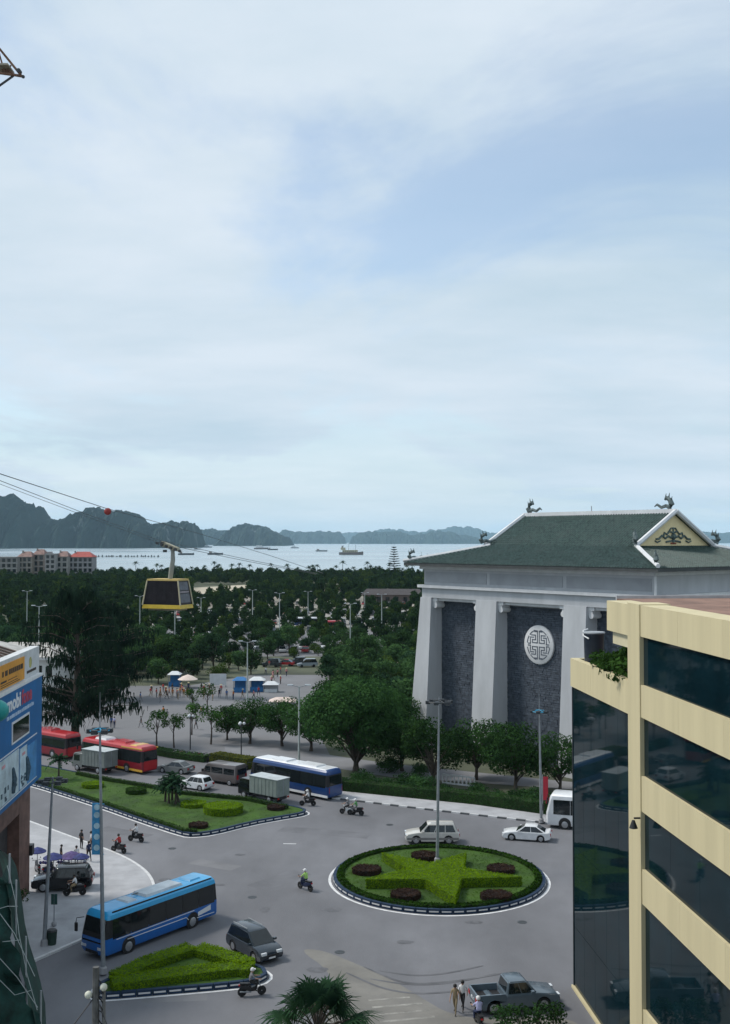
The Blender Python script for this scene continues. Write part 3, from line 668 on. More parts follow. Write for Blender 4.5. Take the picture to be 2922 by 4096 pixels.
    while x < xo[1] - .2:                                        # front slope, lower and upper
        lim = v1
        if x < ul: lim = yo[0] + (x - xo[0]) / (ul - xo[0]) * (v1 - yo[0])
        if x > ur: lim = yo[0] + (xo[1] - x) / (xo[1] - ur) * (v1 - yo[0])
        f = (lim - yo[0]) / (v1 - yo[0])
        tile_row((x, yo[0], E), (x, lim, E + f * (Gz - E)), (1, 0, 0))
        if ul - .6 < x < ur + .6: tile_row((x, v1, Gz), (x, vc, Rz), (1, 0, 0))
        x += .42
    y = yo[0] + .3
    while y < yo[1] - .2:                                        # right hip
        lim = ur
        if y < v1: lim = xo[1] - (y - yo[0]) / (v1 - yo[0]) * (xo[1] - ur)
        if y > v2: lim = xo[1] - (yo[1] - y) / (yo[1] - v2) * (xo[1] - ur)
        f = (xo[1] - lim) / (xo[1] - ur); tile_row((xo[1], y, E), (lim, y, E + f * (Gz - E)), (0, 1, 0)); y += .42
    tag(q.build('tile_rows', M_RTILE, ro), kind='stuff')
    # gable with relief
    for s, x in ((1, ur), (-1, ul)):
        gb = MB().add([(x + s * .25, v1 + .1, Gz + .05), (x + s * .25, v2 - .1, Gz + .05), (x + s * .25, vc, Rz - .1), (x - s * .2, v1 + .1, Gz + .05), (x - s * .2, v2 - .1, Gz + .05), (x - s * .2, vc, Rz - .1)],
                      [(0, 1, 2), (5, 4, 3), (0, 3, 4, 1), (1, 4, 5, 2), (2, 5, 3, 0)]).build('gable', M_GABLE, t)
        if s > 0:
            k = MB(); zz = Gz + .75; X = x + .33
            k.tube([(X, vc, zz - .3), (X, vc, zz + 1.6)], [.22, .05], 6)
            for m_ in (-1, 1):
                for (pts, rr) in (([(0, .2), (1.0, .5), (1.6, .2), (2.3, .55), (2.9, .15), (3.5, .1)], .14), ([(0, .9), (.8, 1.1), (1.3, .7), (1.8, .9), (2.0, .5)], .13), ([(.2, -.1), (.9, -.15), (1.5, -.25)], .12), ([(0, 1.5), (.5, 1.45), (.8, 1.1)], .1), ([(2.6, -.1), (3.2, -.3), (3.7, -.1)], .09)):
                    k.tube([(X, vc + m_ * a, zz + b_) for a, b_ in pts], rr, 5)
            k.ball((X, vc, zz + .45), .4, 8)
            k.build('gable_relief', mat('relief_green', (.10, .14, .13), var=.5, scale=4), gb)
            MB().tube([(X, vc - .5, zz - .42), (X, vc + .5, zz - .42)], .1, 5).build('gable_relief', mat('relief_red', (.30, .07, .04), var=.3, scale=4), gb)
    # ridges
    MB().box(ul - .8, ur + .8, vc - .28, vc + .28, Rz - .15, Rz + .42).build('main_ridge', M_HTRIM, t)
    for x in (ul - .75, ur + .75):
        for va in (v1 - .3, v2 + .3):
            MB().tube([(x, vc, Rz + .18), (x, (vc + va) / 2, (Rz + Gz) / 2 + .12), (x, va, Gz + .05)], .30, 6).build('verge_ridge', M_HTRIM, t)
    for (x, y, gx, gy) in ((xo[0], yo[0], ul, v1), (xo[1], yo[0], ur + .6, v1), (xo[1], yo[1], ur + .6, v2), (xo[0], yo[1], ul, v2)):
        MB().tube([(gx, gy, Gz + .1), (gx * .5 + x * .5, gy * .5 + y * .5, (Gz + E) / 2 + .12), (x, y, E + .25)], .26, 6).build('hip_ridge', M_HTRIM, t)
    # small dragon-like ridge figures: body scroll, crest and tail
    def figure(x, y, z, dx, dy, s):
        k = MB(); P = lambda a, h: (x + dx * a * s, y + dy * a * s, z + h * s)
        k.tube([P(0, 0), P(.25, .5), P(.05, .95), P(-.35, 1.15), P(-.55, .95)], [.26 * s, .30 * s, .24 * s, .22 * s, .10 * s], 6)
        k.tube([P(.1, .2), P(-.5, .35), P(-1.0, .2), P(-1.5, .5), P(-1.8, .3)], [.22 * s, .2 * s, .17 * s, .13 * s, .05 * s], 5)
        for a, h in ((.2, 1.0), (-.1, 1.35), (-.5, 1.3)): k.tube([P(a, h - .25), P(a + .12, h + .3)], [.12 * s, .02 * s], 4)
        k.build('ridge_figure', M_ORN, t)
    figure(ul + .2, vc, Rz + .4, -1, 0, 1.25); figure(ur - .2, vc, Rz + .4, 1, 0, 1.25)
    figure(ul - .9, v1 - .6, Gz + .3, -.7, -.7, 1.1); figure(ur + .9, v1 - .6, Gz + .3, .7, -.7, 1.1); figure(ur + .9, v2 + .6, Gz + .3, .7, .7, 1.1); figure(ul - .9, v2 + .6, Gz + .3, -.7, .7, 1.1)
    figure(xo[0] + .8, yo[0] + .7, E + .4, -.7, -.7, 1.0); figure(xo[1] - .8, yo[0] + .7, E + .4, .7, -.7, 1.0); figure(xo[1] - .8, yo[1] - .7, E + .4, .7, .7, 1.0)
    MB().tube([(19, vc, Rz + .4), (19, vc, Rz + 1.1)], .06, 5).build('lightning_rod', M_GALV, t)
build_hall()

# ------------------------------------------------------------------ yellow office block on the right
M_YEL = mat('cream_yellow_render', (.56, .485, .295), rough=.75, var=.06, scale=.5, detail=8, dirt=(.9, .35, (.45, .385, .24)), stretch=(1.6, 1.6, .10))
M_OGLASS = mat('office_glass', (.004, .016, .022), rough=.03, var=.25, scale=.4, spec=.13)
M_ROOFD = mat('terracotta_deck', (.22, .13, .095), rough=.9, var=.25, scale=.6, detail=7)
def build_office():
    e = Vector((.0827, -.9966)); ang = math.atan2(e.y, e.x)
    t = thing('office_block', 'cream yellow office block with dark glass bands on the right', 'building', (13.01, 69.81, 0), ang)
    S = 46.0; T0, T1 = 11.45, 13.35         # corner pier
    # recessed glass core, panes as single parts
    MB().box(.35, S, .62, 20, .1, 18.9).build('core', mat('office_core', (.03, .035, .04), var=.2), t)
    MB().box(T1 - .5, S, 1.0, 20, 18.9, 24.3).build('core', mat('office_core', (.03, .035, .04), var=.2), t)
    def pane(x0, x1, y, z0, z1, nm='glass_pane'): return MB().box(x0, x1, y, y + .03, z0, z1).build(nm, M_OGLASS, t)
    for i in range(5):                       # curtain wall left of the pier
        a = .12 + i * (T0 - .12) / 5; b_ = .12 + (i + 1) * (T0 - .12) / 5
        for z0, z1 in ((.2, 3.9), (3.9, 8.9), (8.9, 13.9), (13.9, 18.85)): pane(a + .012, b_ - .012, .10, z0 + .012, z1 - .012)
    MB().box(.05, .12, .05, .6, .19, 18.8).build('corner_mullion', M_DARKST, t)
    bands = [(23.12, 24.72), (19.0, 20.65), (14.22, 16.02), (9.55, 11.3), (2.5, 4.25)]
    for k, (z0, z1) in enumerate(bands):
        xs = [T1, T1 + 5.2, T1 + 10.4, T1 + 15.6, T1 + 20.8, T1 + 26.0, S]
        for a, b_ in zip(xs, xs[1:]):
            MB().box(a + .001, b_ - .012, 0, 1.4, z0, z1).build('spandrel_band', M_YEL, t)
    for (z0, z1) in ((20.65, 23.12), (16.02, 19.0), (11.3, 14.22), (4.25, 9.55), (.4, 2.5)):
        n = 9
        for i in range(n):
            a = T1 + i * (S - T1) / n; b_ = T1 + (i + 1) * (S - T1) / n
            pane(a + .01, b_ - .01, .16, z0, z1)
    MB().box(T0, T1, -.06, 1.6, 0, 24.76).build('pier', M_YEL, t)
    # terrace at the far end: parapet band, floor and the roof beam above it
    for a, b_ in ((0.0, 4.4), (4.42, T0 - .012)):
        MB().box(a, b_, -.02, .42, 18.86, 20.62).build('terrace_parapet', M_YEL, t)
    MB().box(0, .42, .42, 12, 18.86, 20.62).build('terrace_parapet', M_YEL, t)
    MB().box(.42, T1, .42, 20, 18.9, 19.5).build('terrace_floor', M_ROOFD, t)
    MB().box(7.65, T0 - .012, 0, 1.4, 23.0, 24.66).build('roof_beam', M_YEL, t)
    MB().box(8.1, T0 - .01, .2, 1.3, 22.3, 22.99).build('roof_beam', mat('lower_beam_cream', (.56, .50, .33), var=.06), t)  # recessed lower beam, plain cream slightly paler than the main render
    MB().box(9.9, T1 - .6, 3.2, 20, 19.5, 23.1).build('terrace_wall', mat('office_core', (.03, .035, .04), var=.2), t)
    MB().box(5.0, S, 1.42, 22, 24.3, 24.62).build('roof_deck', M_ROOFD, t)
    MB().box(4.8, 5.0, 1.42, 22, 24.2, 24.80).build('roof_edge', mat('roof_edge_grey', (.42, .42, .42), var=.1), t)
    # plinth
    MB().box(-.04, S, -.05, .6, 0, .18).build('plinth', M_YEL, t)
    # wall lamp on the pier
    w = MB(); w.tube([(T1 + .05, -.1, 13.9), (T1 + .05, -.42, 13.9)], .05, 6); w.lathe([(.07, .25), (.22, -.15), (.05, -.2)], 10, (T1 + .05, -.45, 13.55))
    w.build('wall_lamp', M_TRIM, t)
    return t, ang
OFFICE, OANG = build_office()
def office_pt(s, n, z):
    return Vector((13.01 + .0827 * s + .9966 * n, 69.81 - .9966 * s + .0827 * n, z))
# water tank and hose on the terrace
tk = thing('water_tank', 'dark blue round plastic tub on the terrace of the yellow block', 'tank', office_pt(1.9, .95, 19.5), OANG)
MB().lathe([(.50, 0), (.56, .2), (.62, 2.75), (.66, 2.8), (.66, 2.9), (.58, 2.9), (.55, 2.2)], 20).build('tub', mat('tank_plastic', (.025, .035, .055), rough=.5, var=.2), tk, 40)
MB().lathe([(.665, 2.82), (.69, 2.86), (.665, 2.92)], 20).build('rim', mat('tank_rim', (.30, .32, .34), var=.1), tk)
MB().tube([(-.62, -.2, 3.05), (-.4, -.55, 2.95), (.2, -.72, 2.7), (.6, -.5, 2.55)], .045, 6).build('hose', M_WHITE, tk)
bk = thing('bucket', 'small pale bucket beside the dark tub on the terrace', 'bucket', office_pt(4.2, .7, 19.5), OANG)
MB().lathe([(.2, 0), (.26, 1.45), (.28, 1.5), (.25, 1.5)], 14).build('pail', M_WHITE, bk, 40); MB().tube([(-.26, 0, 1.45), (0, -.1, 1.75), (.26, 0, 1.45)], .02, 5).build('handle', M_GALV, bk)
cn = thing('red_canopy', 'red fabric canopy over the roof deck of the yellow block', 'canopy', office_pt(7.5, 13.2, 24.62), OANG)
MB().add([(-1, -4, .55), (2.5, -4, .55), (2.5, 5, .55), (-1, 5, .55), (-1, -2.6, .95), (2.5, -2.6, .95), (2.5, 5, .95), (-1, 5, .95)], [(0, 1, 5, 4), (4, 5, 6, 7), (0, 4, 7, 3), (1, 2, 6, 5), (0, 3, 2, 1)]).build('cover', mat('red_fabric', (.36, .02, .04), rough=.8, var=.15), cn)
for x, y in ((-.9, -3.8), (2.4, -3.8), (-.9, 4.8), (2.4, 4.8)): MB().tube([(x, y, 0), (x, y, .56)], .05, 6).build('post', M_GALV, cn)

# ------------------------------------------------------------------ blue sign building on the left
def text_mesh(name, body, size, m, parent, M4, ext=.01, bold=0.0, shear=0.0, sx=1.0):
    cu = bpy.data.curves.new(name, 'FONT'); cu.body = body; cu.size = size; cu.extrude = ext; cu.offset = bold; cu.shear = shear; cu.resolution_u = 3
    o = bpy.data.objects.new(name, cu); COL.objects.link(o); bpy.context.view_layer.update()
    me = bpy.data.meshes.new_from_object(o.evaluated_get(bpy.context.evaluated_depsgraph_get())); bpy.data.objects.remove(o); bpy.data.curves.remove(cu)
    me.materials.clear(); me.materials.append(m)
    me.transform(Matrix.Diagonal((sx, 1, 1, 1)))
    q = link(name, me, parent); q.matrix_local = M4
    return q
M_BROWN = mat('brown_cladding', (.155, .085, .066), rough=.7, var=.35, scale=.9, detail=7)
M_BLUE = mat('sign_blue', (.002, .12, .33), rough=.45, var=.10, scale=.7)
M_ORNG = mat('banner_orange', (.66, .29, .03), rough=.6, var=.1, scale=1)
def build_shop():
    # local x runs along the face away from the camera, local y into the building (left)
    p1 = G(118, 3572); p0 = G(-420, 3900); d = Vector((-.066, .998)); ang = math.atan2(d.y, d.x)
    t = thing('shop_building', 'brown corner building with big blue phone shop sign on the left', 'building', (p1.x, p1.y, 0), ang)
    Lx = 34.0
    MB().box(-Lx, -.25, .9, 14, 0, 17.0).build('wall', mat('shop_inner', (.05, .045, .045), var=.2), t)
    for x in (-3.4, -14.0, -24.0): MB().box(x, x + 3.4, 0, 1.0, 0, 9.0).build('column', M_BROWN, t)
    MB().box(-Lx, 0, .003, 1.0, 7.1, 9.6).build('lintel', M_BROWN, t)
    MB().box(-.6, .001, 1.0, 14, 0, 9.6).build('end_wall', M_BROWN, t)
    for x in (-6.5, -9.9): MB().box(x, x + .1, .8, .9, 0, 7.1).build('door_frame', M_GALV, t)
    sg = MB().box(-19, .55, -.75, .35, 9.1, 17.2).build('sign_panel', M_BLUE, t)
    MB().box(-19, .56, -.80, .4, 17.2, 17.42).build('sign_edge', M_WHITE, t)
    fr = MB().box(-9.0, -3.8, -.80, -.70, 13.35, 14.95).build('window_frame', M_WHITE, t)
    MB().box(-8.8, -4.0, -.815, -.79, 13.5, 14.8).build('window_pane', M_GLASS, fr)
    def face(x, z, y=-.765): return Matrix.Translation((x, y, z)) @ Matrix(((1, 0, 0, 0), (0, 0, -1, 0), (0, 1, 0, 0), (0, 0, 0, 1)))
    mw = mat('letter_white', (.75, .75, .76), rough=.5, var=.04); mr_ = mat('letter_red', (.45, .05, .09), rough=.5, var=.08)
    text_mesh('lettering', 'mobi', 1.5, mw, sg, face(-10.4, 15.85), bold=.045, sx=1.30)
    text_mesh('lettering', 'fone', 1.5, mr_, sg, face(-6.15, 15.85), bold=.045, sx=1.20)
    b = MB(); x = -10.4
    while x < -2.2:
        w = random.uniform(.25, .6); b.box(x, min(x + w, -2.0), -.775, -.745, 15.28, 15.50 + random.uniform(0, .06)); x += w + random.uniform(.1, .22)
    tag(b.build('tagline', mat('letter_pale', (.45, .55, .68), var=.1), sg), kind='stuff')
    for (x0, x1, z0, z1, col, nm) in ((-12.4, -7.0, 9.6, 12.75, (.50, .60, .64), 'pale'), (-6.6, -4.5, 9.6, 12.6, (.48, .60, .66), 'pale2'), (-4.45, -1.4, 9.55, 12.4, (.05, .24, .50), 'blue')):
        po = MB().box(x0, x1, -.80, -.745, z0, z1).build('poster', mat('poster_' + nm, col, rough=.4, var=.25, scale=.9), t)
        if nm != 'blue':
            q = MB(); cx = (x0 + x1) / 2
            for k in range(12): xx = random.uniform(x0 + .15, x1 - .6); zz = z0 + random.uniform(.1, .8); q.box(xx, xx + random.uniform(.15, .5), -.808, -.799, zz, zz + random.uniform(.1, .4))
            q.tube([(cx + .8, -.80, z0 + .3), (cx + 1.0, -.80, z0 + 1.3), (cx + .8, -.80, z0 + 2.1)], [.2, .3, .16], 6); tag(q.build('poster_print', mat('print_dark', (.05, .09, .12), var=.4, scale=5), po), kind='stuff')
            MB().box(x0 + .6, x0 + 1.5, -.808, -.799, z1 - .6, z1 - .38).build('poster_print', mat('print_pink', (.6, .3, .32), var=.2), po)
    for z in (9.45, 12.85): MB().box(-12.6, -1.2, -.79, -.748, z, z + .07).build('poster_rail', M_WHITE, t)
    MB().box(-20, .8, -.45, .25, 17.42, 19.55).build('fascia', mat('fascia_white', (.55, .56, .56), var=.1, scale=1), t)
    bn = MB().box(-13.5, -4.5, -.56, -.46, 17.55, 19.25).build('banner', M_ORNG, t)
    q = MB(); x = -11.0
    while x < -5.6:
        w = random.uniform(.4, .75); q.box(x, x + w, -.572, -.558, 18.42, 18.80); x += w + random.choice((.12, .12, .35))
    for (a_, b_, z) in ((-11.4, -9.8, 17.98), (-9.4, -6.8, 18.02), (-11.4, -6.6, 17.82), (-11.4, -5.9, 17.68)): q.box(a_, b_, -.572, -.558, z, z + (.14 if z == 17.98 else .05))
    tag(q.build('banner_print', mat('print_black', (.04, .025, .015), var=.2), bn), kind='stuff')
    MB().lathe([(.42, 0), (.44, .03)], 16, (-2.2, -.47, 18.55), 'y').build('emblem', mat('emblem_gold', (.42, .40, .14), var=.3), t)
    MB().box(-3.3, -.3, -.47, -.445, 17.78, 17.98).build('banner_print', mat('print_black', (.04, .025, .015), var=.2), t)
    rf = MB().add([(-20, .25, 19.4), (.8, .25, 19.4), (-3.5, 7, 21.6), (-20, 7, 21.6), (.8, 14, 19.4), (-20, 14, 19.4)], [(0, 1, 2, 3), (3, 2, 4, 5), (1, 4, 2)]).build('roof', mat('pale_roof', (.42, .40, .37), var=.2, scale=1.2), t)
    for i in range(10):
        x = -14 + i * 1.15
        MB().hexa([(x, .3, 19.46), (x + .4, .3, 19.46), (x + .4, 6.6, 21.50), (x, 6.6, 21.50), (x, .3, 19.54), (x + .4, .3, 19.54), (x + .4, 6.6, 21.58), (x, 6.6, 21.58)]).build('roof_slat', mat('slat_brown', (.10, .065, .05), var=.25), rf)
    MB().ball((-14.2, -1.1, 16.6), .75, 14).build('globe_sign', mat('teal_plastic', (.02, .30, .28), rough=.4, var=.1), t, 60)
    MB().box(-.2, .5, -.25, .15, 3.0, 3.8).build('air_unit', M_TRIM, t)
build_shop()
def build_annex():
    c = A(120, 2600, 185); t = thing('white_annex', 'white two-storey house with balcony behind the blue sign building', 'building', (c.x, 185, 0), -.15)
    w = mat('annex_white', (.58, .58, .56), var=.08, scale=.6)
    MB().box(-9, 4.2, 0, 10, 0, 8.2).build('wall', w, t)
    for x in (-6, -2.6, 1.2, 3.0):
        f = MB().box(x, x + 1.0, -.06, .03, 5.2, 7.2).build('window', M_GLASS, t); MB().box(x - .1, x + 1.1, -.14, -.062, 4.95, 5.15).build('sill', w, f)
    MB().box(-9.4, 4.6, -.9, 10.4, 8.2, 8.7).build('cornice', w, t)
    MB().box(-9.4, 4.7, -.95, 0, 4.2, 4.6).build('balcony', w, t)
    for i in range(12): MB().tube([(-9 + i * 1.2, -.85, 4.6), (-9 + i * 1.2, -.85, 5.4)], .06, 5).build('baluster', w, t)
    MB().add([(-9.6, -1, 8.7), (4.8, -1, 8.7), (4.8, 10.6, 8.7), (-9.6, 10.6, 8.7), (-6, 5, 10.6), (1, 5, 10.6)], [(0, 1, 5, 4), (1, 2, 5), (2, 3, 4, 5), (3, 0, 4), (3, 2, 1, 0)]).build('roof', mat('pale_roof', (.42, .40, .37), var=.2), t)
build_annex()

# ------------------------------------------------------------------ villas on the far shore
def villas():
    spec = [(-40, 70, 2225, (0.238, 0.231, 0.218), 'grey', 'flat'), (70, 128, 2205, (0.277, 0.251, 0.218), 'cream', 'hip'), (130, 178, 2196, (0.264, 0.224, 0.198), 'brownish', 'hip'), (180, 222, 2212, (.30, .29, .29), 'dark grey', 'flat'), (222, 272, 2204, (0.317, 0.304, 0.284), 'pale', 'hip'), (272, 372, 2206, (0.277, 0.264, 0.271), 'lilac grey', 'red')]
    lab = ['pale concrete frame house, leftmost in the shoreline row', 'cream shoreline house with brown hip roof, second from the left edge', 'brownish shoreline house with hip roof, third from the left edge', 'dark grey flat-roofed shoreline house between two hipped ones', 'pale shoreline house left of the red-roofed one', 'shoreline house with bright red roof at the right end of the row']
    for i, (x0, x1, yt, col, nm, kind) in enumerate(spec):
        d = 820 + (i % 3) * 8; a, b = A(x0, 2300, d), A(x1, 2300, d); zt = A(x0, yt, d).z; w = b.x - a.x - .6
        t = thing('villa', lab[i], 'house', ((a.x + b.x) / 2, d, 0), 0, 'row of houses on the far shore')
        wm = mat('villa_' + nm, col, rough=.85, var=.15, scale=.3)
        wallh = zt - (4.2 if kind != 'flat' else 1.0)
        MB().box(-w / 2, w / 2, 0, 13, 0, wallh).build('wall', wm, t)
        nf = max(2, int(wallh / 3.6)); fh = wallh / nf; nw = max(2, int(w / 3.4))
        for f in range(nf):
            MB().box(-w / 2 - .1, w / 2 + .1, -.35, .1, f * fh + fh - .35, f * fh + fh).build('ledge', mat('villa_ledge', (.38, .37, .36), var=.1), t)
            for k in range(nw):
                x = -w / 2 + (k + .5) * w / nw; ww = w / nw * .3
                MB().box(x - ww, x + ww, -.08, .05, f * fh + .7, f * fh + fh - .7).build('window', M_GLASS, t)
        if kind == 'flat':
            MB().box(-w / 2 + .5, -w / 2 + 3.5, 3, 7, wallh, wallh + 2).build('roof_hut', wm, t); MB().box(-w / 2 - .2, w / 2 + .2, -.4, 13.2, wallh, wallh + .6).build('roof', wm, t)
        else:
            rm = mat('red_roof', (.34, .065, .05), var=.12, scale=.5) if kind == 'red' else mat('brown_roof', (.20, .12, .10), var=.25, scale=.5)
            r = MB().add([(-w / 2 - .6, -.9, wallh), (w / 2 + .6, -.9, wallh), (w / 2 + .6, 13.6, wallh), (-w / 2 - .6, 13.6, wallh), (-w * .22, 6, wallh + 4), (w * .3, 6, wallh + 4)], [(0, 1, 5, 4), (1, 2, 5), (2, 3, 4, 5), (3, 0, 4), (3, 2, 1, 0)]).build('roof', rm, t)
            MB().box(-w * .3, -w * .3 + 1, 4, 5, wallh + 1, wallh + 4.6).build('chimney', wm, r)
villas()
def low_building():
    p = G(1570, 2415); t = thing('park_pavilion', 'long low park building with brown roof near the shore beside the hall', 'building', (p.x, p.y, 0), -.1)
    MB().box(-13, 13, 0, 9, 0, 4).build('wall', mat('pavilion_wall', (.14, .11, .10), var=.2), t)
    MB().add([(-14, -1.2, 4), (14, -1.2, 4), (14, 10, 4), (-14, 10, 4), (-12, 4.5, 6.5), (12, 4.5, 6.5)], [(0, 1, 5, 4), (1, 2, 5), (2, 3, 4, 5), (3, 0, 4), (3, 2, 1, 0)]).build('roof', mat('pavilion_roof', (.055, .047, .047), var=.25), t)
    for k in range(6): MB().box(-11 + k * 4, -9.2 + k * 4, -.08, .05, .3, 3).build('opening', M_GLASS, t)
low_building()

# ------------------------------------------------------------------ vehicles
def wheel(parent, x, y, r, w, side):
    t = MB().lathe([(r * .62, -w / 2), (r * .93, -w / 2), (r, -w * .3), (r, w * .3), (r * .93, w / 2), (r * .62, w / 2)], 18, axis='y').build('wheel', M_TYRE, parent, 50)
    t.location = (x, y, r)
    s = side; q = MB().lathe([(.03, s * w * .57), (r * .22, s * w * .60), (r * .40, s * w * .53), (r * .58, s * w * .56), (r * .64, s * w * .50), (.03, s * w * .49)], 14, axis='y'); q.build('rim', M_RIM, t, 40)
def near_side(rear, front, Wd, z=0.0):
    """centre, heading and length of a vehicle whose side facing the camera stands on the line rear-front"""
    a, b = G(*rear), G(*front); h = (b - a); L_ = h.length; h.normalize(); n = Vector((-h.y, h.x, 0)); m = (a + b) / 2
    if n.dot(m) < 0: n = -n
    c = m + n * Wd / 2; c.z = z
    return c, math.atan2(h.y, h.x), L_
CARS = dict(
    sedan=dict(hood=.84, belt=.90, roof=1.46, xb=.22, xt=.03, xr=-.20, xrb=-.41, trunk=.96, wr=.32, gc=.18),
    suv=dict(hood=1.06, belt=1.10, roof=1.86, xb=.235, xt=.085, xr=-.40, xrb=-.475, trunk=1.08, wr=.40, gc=.27),
    mpv=dict(hood=.98, belt=1.04, roof=1.80, xb=.30, xt=.09, xr=-.40, xrb=-.48, trunk=1.02, wr=.36, gc=.22),
    hatch=dict(hood=.90, belt=.94, roof=1.56, xb=.26, xt=.08, xr=-.36, xrb=-.46, trunk=.98, wr=.32, gc=.2),
    pickup=dict(hood=1.08, belt=1.14, roof=1.84, xb=.22, xt=.10, xr=-.12, xrb=-.15, trunk=1.12, wr=.40, gc=.28))
def cabin_patch(c0, c1, c2, c3, u0, u1, v0, v1, off):
    """patch on the four-cornered face c0 c1 (bottom) c2 c3 (top), pushed out"""
    c0, c1, c2, c3 = map(Vector, (c0, c1, c2, c3))
    f = lambda u, v: (c0 * (1 - u) + c1 * u) * (1 - v) + (c3 * (1 - u) + c2 * u) * v
    n = (c1 - c0).cross(c3 - c0).normalized() * off
    p = [f(u0, v0) + n, f(u1, v0) + n, f(u1, v1) + n, f(u0, v1) + n]
    return MB().hexa([q - n * 1.6 for q in p] + p)
def car(name, label, cat, loc, rotz, L_, Wd, style, body, group=None, lower=None, rack=False, simple=False):
    k = CARS[style]; t = thing(name, label, cat, loc, rotz, group); h = L_ / 2; R = k['wr'] + .07; gc = k['gc']; b = k['belt']
    xf, xr_ = h * .60, -h * .60; X = lambda f: f * L_
    pts = [(-h + .06, gc + .12), (xr_ - R, gc)]
    pts += [(xr_ + R * math.cos(a), k['wr'] + R * math.sin(a)) for a in [math.pi - i * math.pi / 6 for i in range(1, 6)]]
    pts += [(xr_ + R, gc), (xf - R, gc)]
    pts += [(xf + R * math.cos(a), k['wr'] + R * math.sin(a)) for a in [math.pi - i * math.pi / 6 for i in range(1, 6)]]
    pts += [(xf + R, gc), (h - .10, gc + .06), (h, gc + .25), (h - .03, k['hood'] - .30), (h - .18, k['hood'] - .13), (X(k['xb']) + .50, k['hood'] - .01), (X(k['xb']) + .04, k['hood'] + .05), (X(k['xb']) - .12, b)]
    if style == 'pickup': pts += [(X(k['xrb']) - .02, b), (X(k['xrb']) - .04, .78), (-h + .08, .78), (-h, .72)]
    else: pts += [(X(k['xrb']), b), (-h + .10, k['trunk']), (-h, k['trunk'] - .25), (-h - .02, gc + .35)]
    MB().prism_y(pts, -Wd / 2, Wd / 2, 0, .06, .6).rounded('body', body, t, .045, 2)
    if style == 'pickup':
        x1 = X(k['xrb']) - .05
        for s in (-1, 1): MB().box(-h + .03, x1, min(s * Wd / 2 * .97, s * (Wd / 2 - .12)), max(s * Wd / 2 * .97, s * (Wd / 2 - .12)), .72, k['trunk'] + .06).build('bed_side', body, t)
        MB().box(-h + .0, -h + .10, -Wd / 2 + .08, Wd / 2 - .08, .60, k['trunk'] + .06).build('tailgate', body, t)
        MB().box(-h + .12, x1, -Wd / 2 + .13, Wd / 2 - .13, .785, .80).build('bed_liner', M_TRIM, t)
    w1, w2 = Wd / 2 * .955, Wd / 2 * (.80 if style != 'sedan' else .74); z0, z1 = b - .03, k['roof'] - .06
    xb, xt, xr, xrb = X(k['xb']) - .02, X(k['xt']), X(k['xr']), X(k['xrb'])
    cb = MB(); lo = [(xb, -w1, z0), (xb, w1, z0), (xrb, w1, z0), (xrb, -w1, z0)]; hi = [(xt, -w2, z1), (xt, w2, z1), (xr, w2, z1), (xr, -w2, z1)]
    tp = [(xt - .18, -w2 + .13, k['roof']), (xt - .18, w2 - .13, k['roof']), (xr + .15, w2 - .13, k['roof']), (xr + .15, -w2 + .13, k['roof'])]
    cb.add(lo + hi + tp, [(0, 1, 5, 4), (1, 2, 6, 5), (2, 3, 7, 6), (3, 0, 4, 7), (4, 5, 9, 8), (5, 6, 10, 9), (6, 7, 11, 10), (7, 4, 8, 11), (8, 9, 10, 11)])
    cb.rounded('cabin', body, t, .05, 2)
    cabin_patch(lo[0], lo[1], hi[1], hi[0], .04, .96, .05, .96, .012).build('windscreen', M_GLASS, t)
    cabin_patch(lo[2], lo[3], hi[3], hi[2], .08, .92, .15, .90, .012).build('rear_window', M_GLASS, t)
    cuts = (.05, .37, .66, .95) if style not in ('sedan', 'pickup') else (.08, .50, .94)
    for a, c in zip(cuts, cuts[1:]):
        cabin_patch(lo[3], lo[0], hi[0], hi[3], 1 - c + .012, 1 - a - .012, .07, .93, .012).build('side_window', M_GLASS, t)
        cabin_patch(lo[1], lo[2], hi[2], hi[1], a + .012, c - .012, .07, .93, .012).build('side_window', M_GLASS, t)
    for x in (xf, xr_):
        for s in (-1, 1): wheel(t, x, s * (Wd / 2 - .12), k['wr'], .22, s)
        MB().box(x - R + .02, x + R - .02, -Wd / 2 + .25, Wd / 2 - .25, .12, k['wr'] + R - .05).build('axle_well', M_TRIM, t)
    for s in (-1, 1):
        y0, y1 = sorted((s * (Wd / 2 - .10), s * (Wd / 2 - .50)))
        MB().box(h - .16, h - .005, y0, y1, k['hood'] - .34, k['hood'] - .17).build('headlight', M_HEAD, t)
        y0, y1 = sorted((s * (Wd / 2 - .06), s * (Wd / 2 - .34)))
        MB().box(-h - .025, -h + .12, y0, y1, k['trunk'] - .38, k['trunk'] - .14).build('tail_light', M_TAIL, t)
        q = MB().box(-.09, .09, -.11, .11, -.07, .07).build('mirror', body, t); q.location = (xb - .32, s * (Wd / 2 + .10), b + .10)
        if lower: MB().box(-h * .97, h * .93, min(s * Wd / 2 * .985, s * (Wd / 2 * 1.004)), max(s * Wd / 2 * .985, s * (Wd / 2 * 1.004)), gc + .14, gc + .36).build('cladding', lower, t)
        if rack: MB().tube([(xr + .1, s * (w2 - .12), k['roof'] + .06), (xt - .3, s * (w2 - .12), k['roof'] + .06)], .03, 5).build('roof_rail', M_GALV, t)
    MB().box(h - .07, h + .015, -Wd * .28, Wd * .28, gc + .24, k['hood'] - .34).build('grille', M_TRIM, t)
    MB().box(h - .02, h + .022, -.25, .25, gc + .16, gc + .27).build('number_plate', M_WHITE, t)
    MB().box(-h - .035, -h + .02, -.25, .25, gc + .45, gc + .57).build('number_plate', M_WHITE, t)
    return t
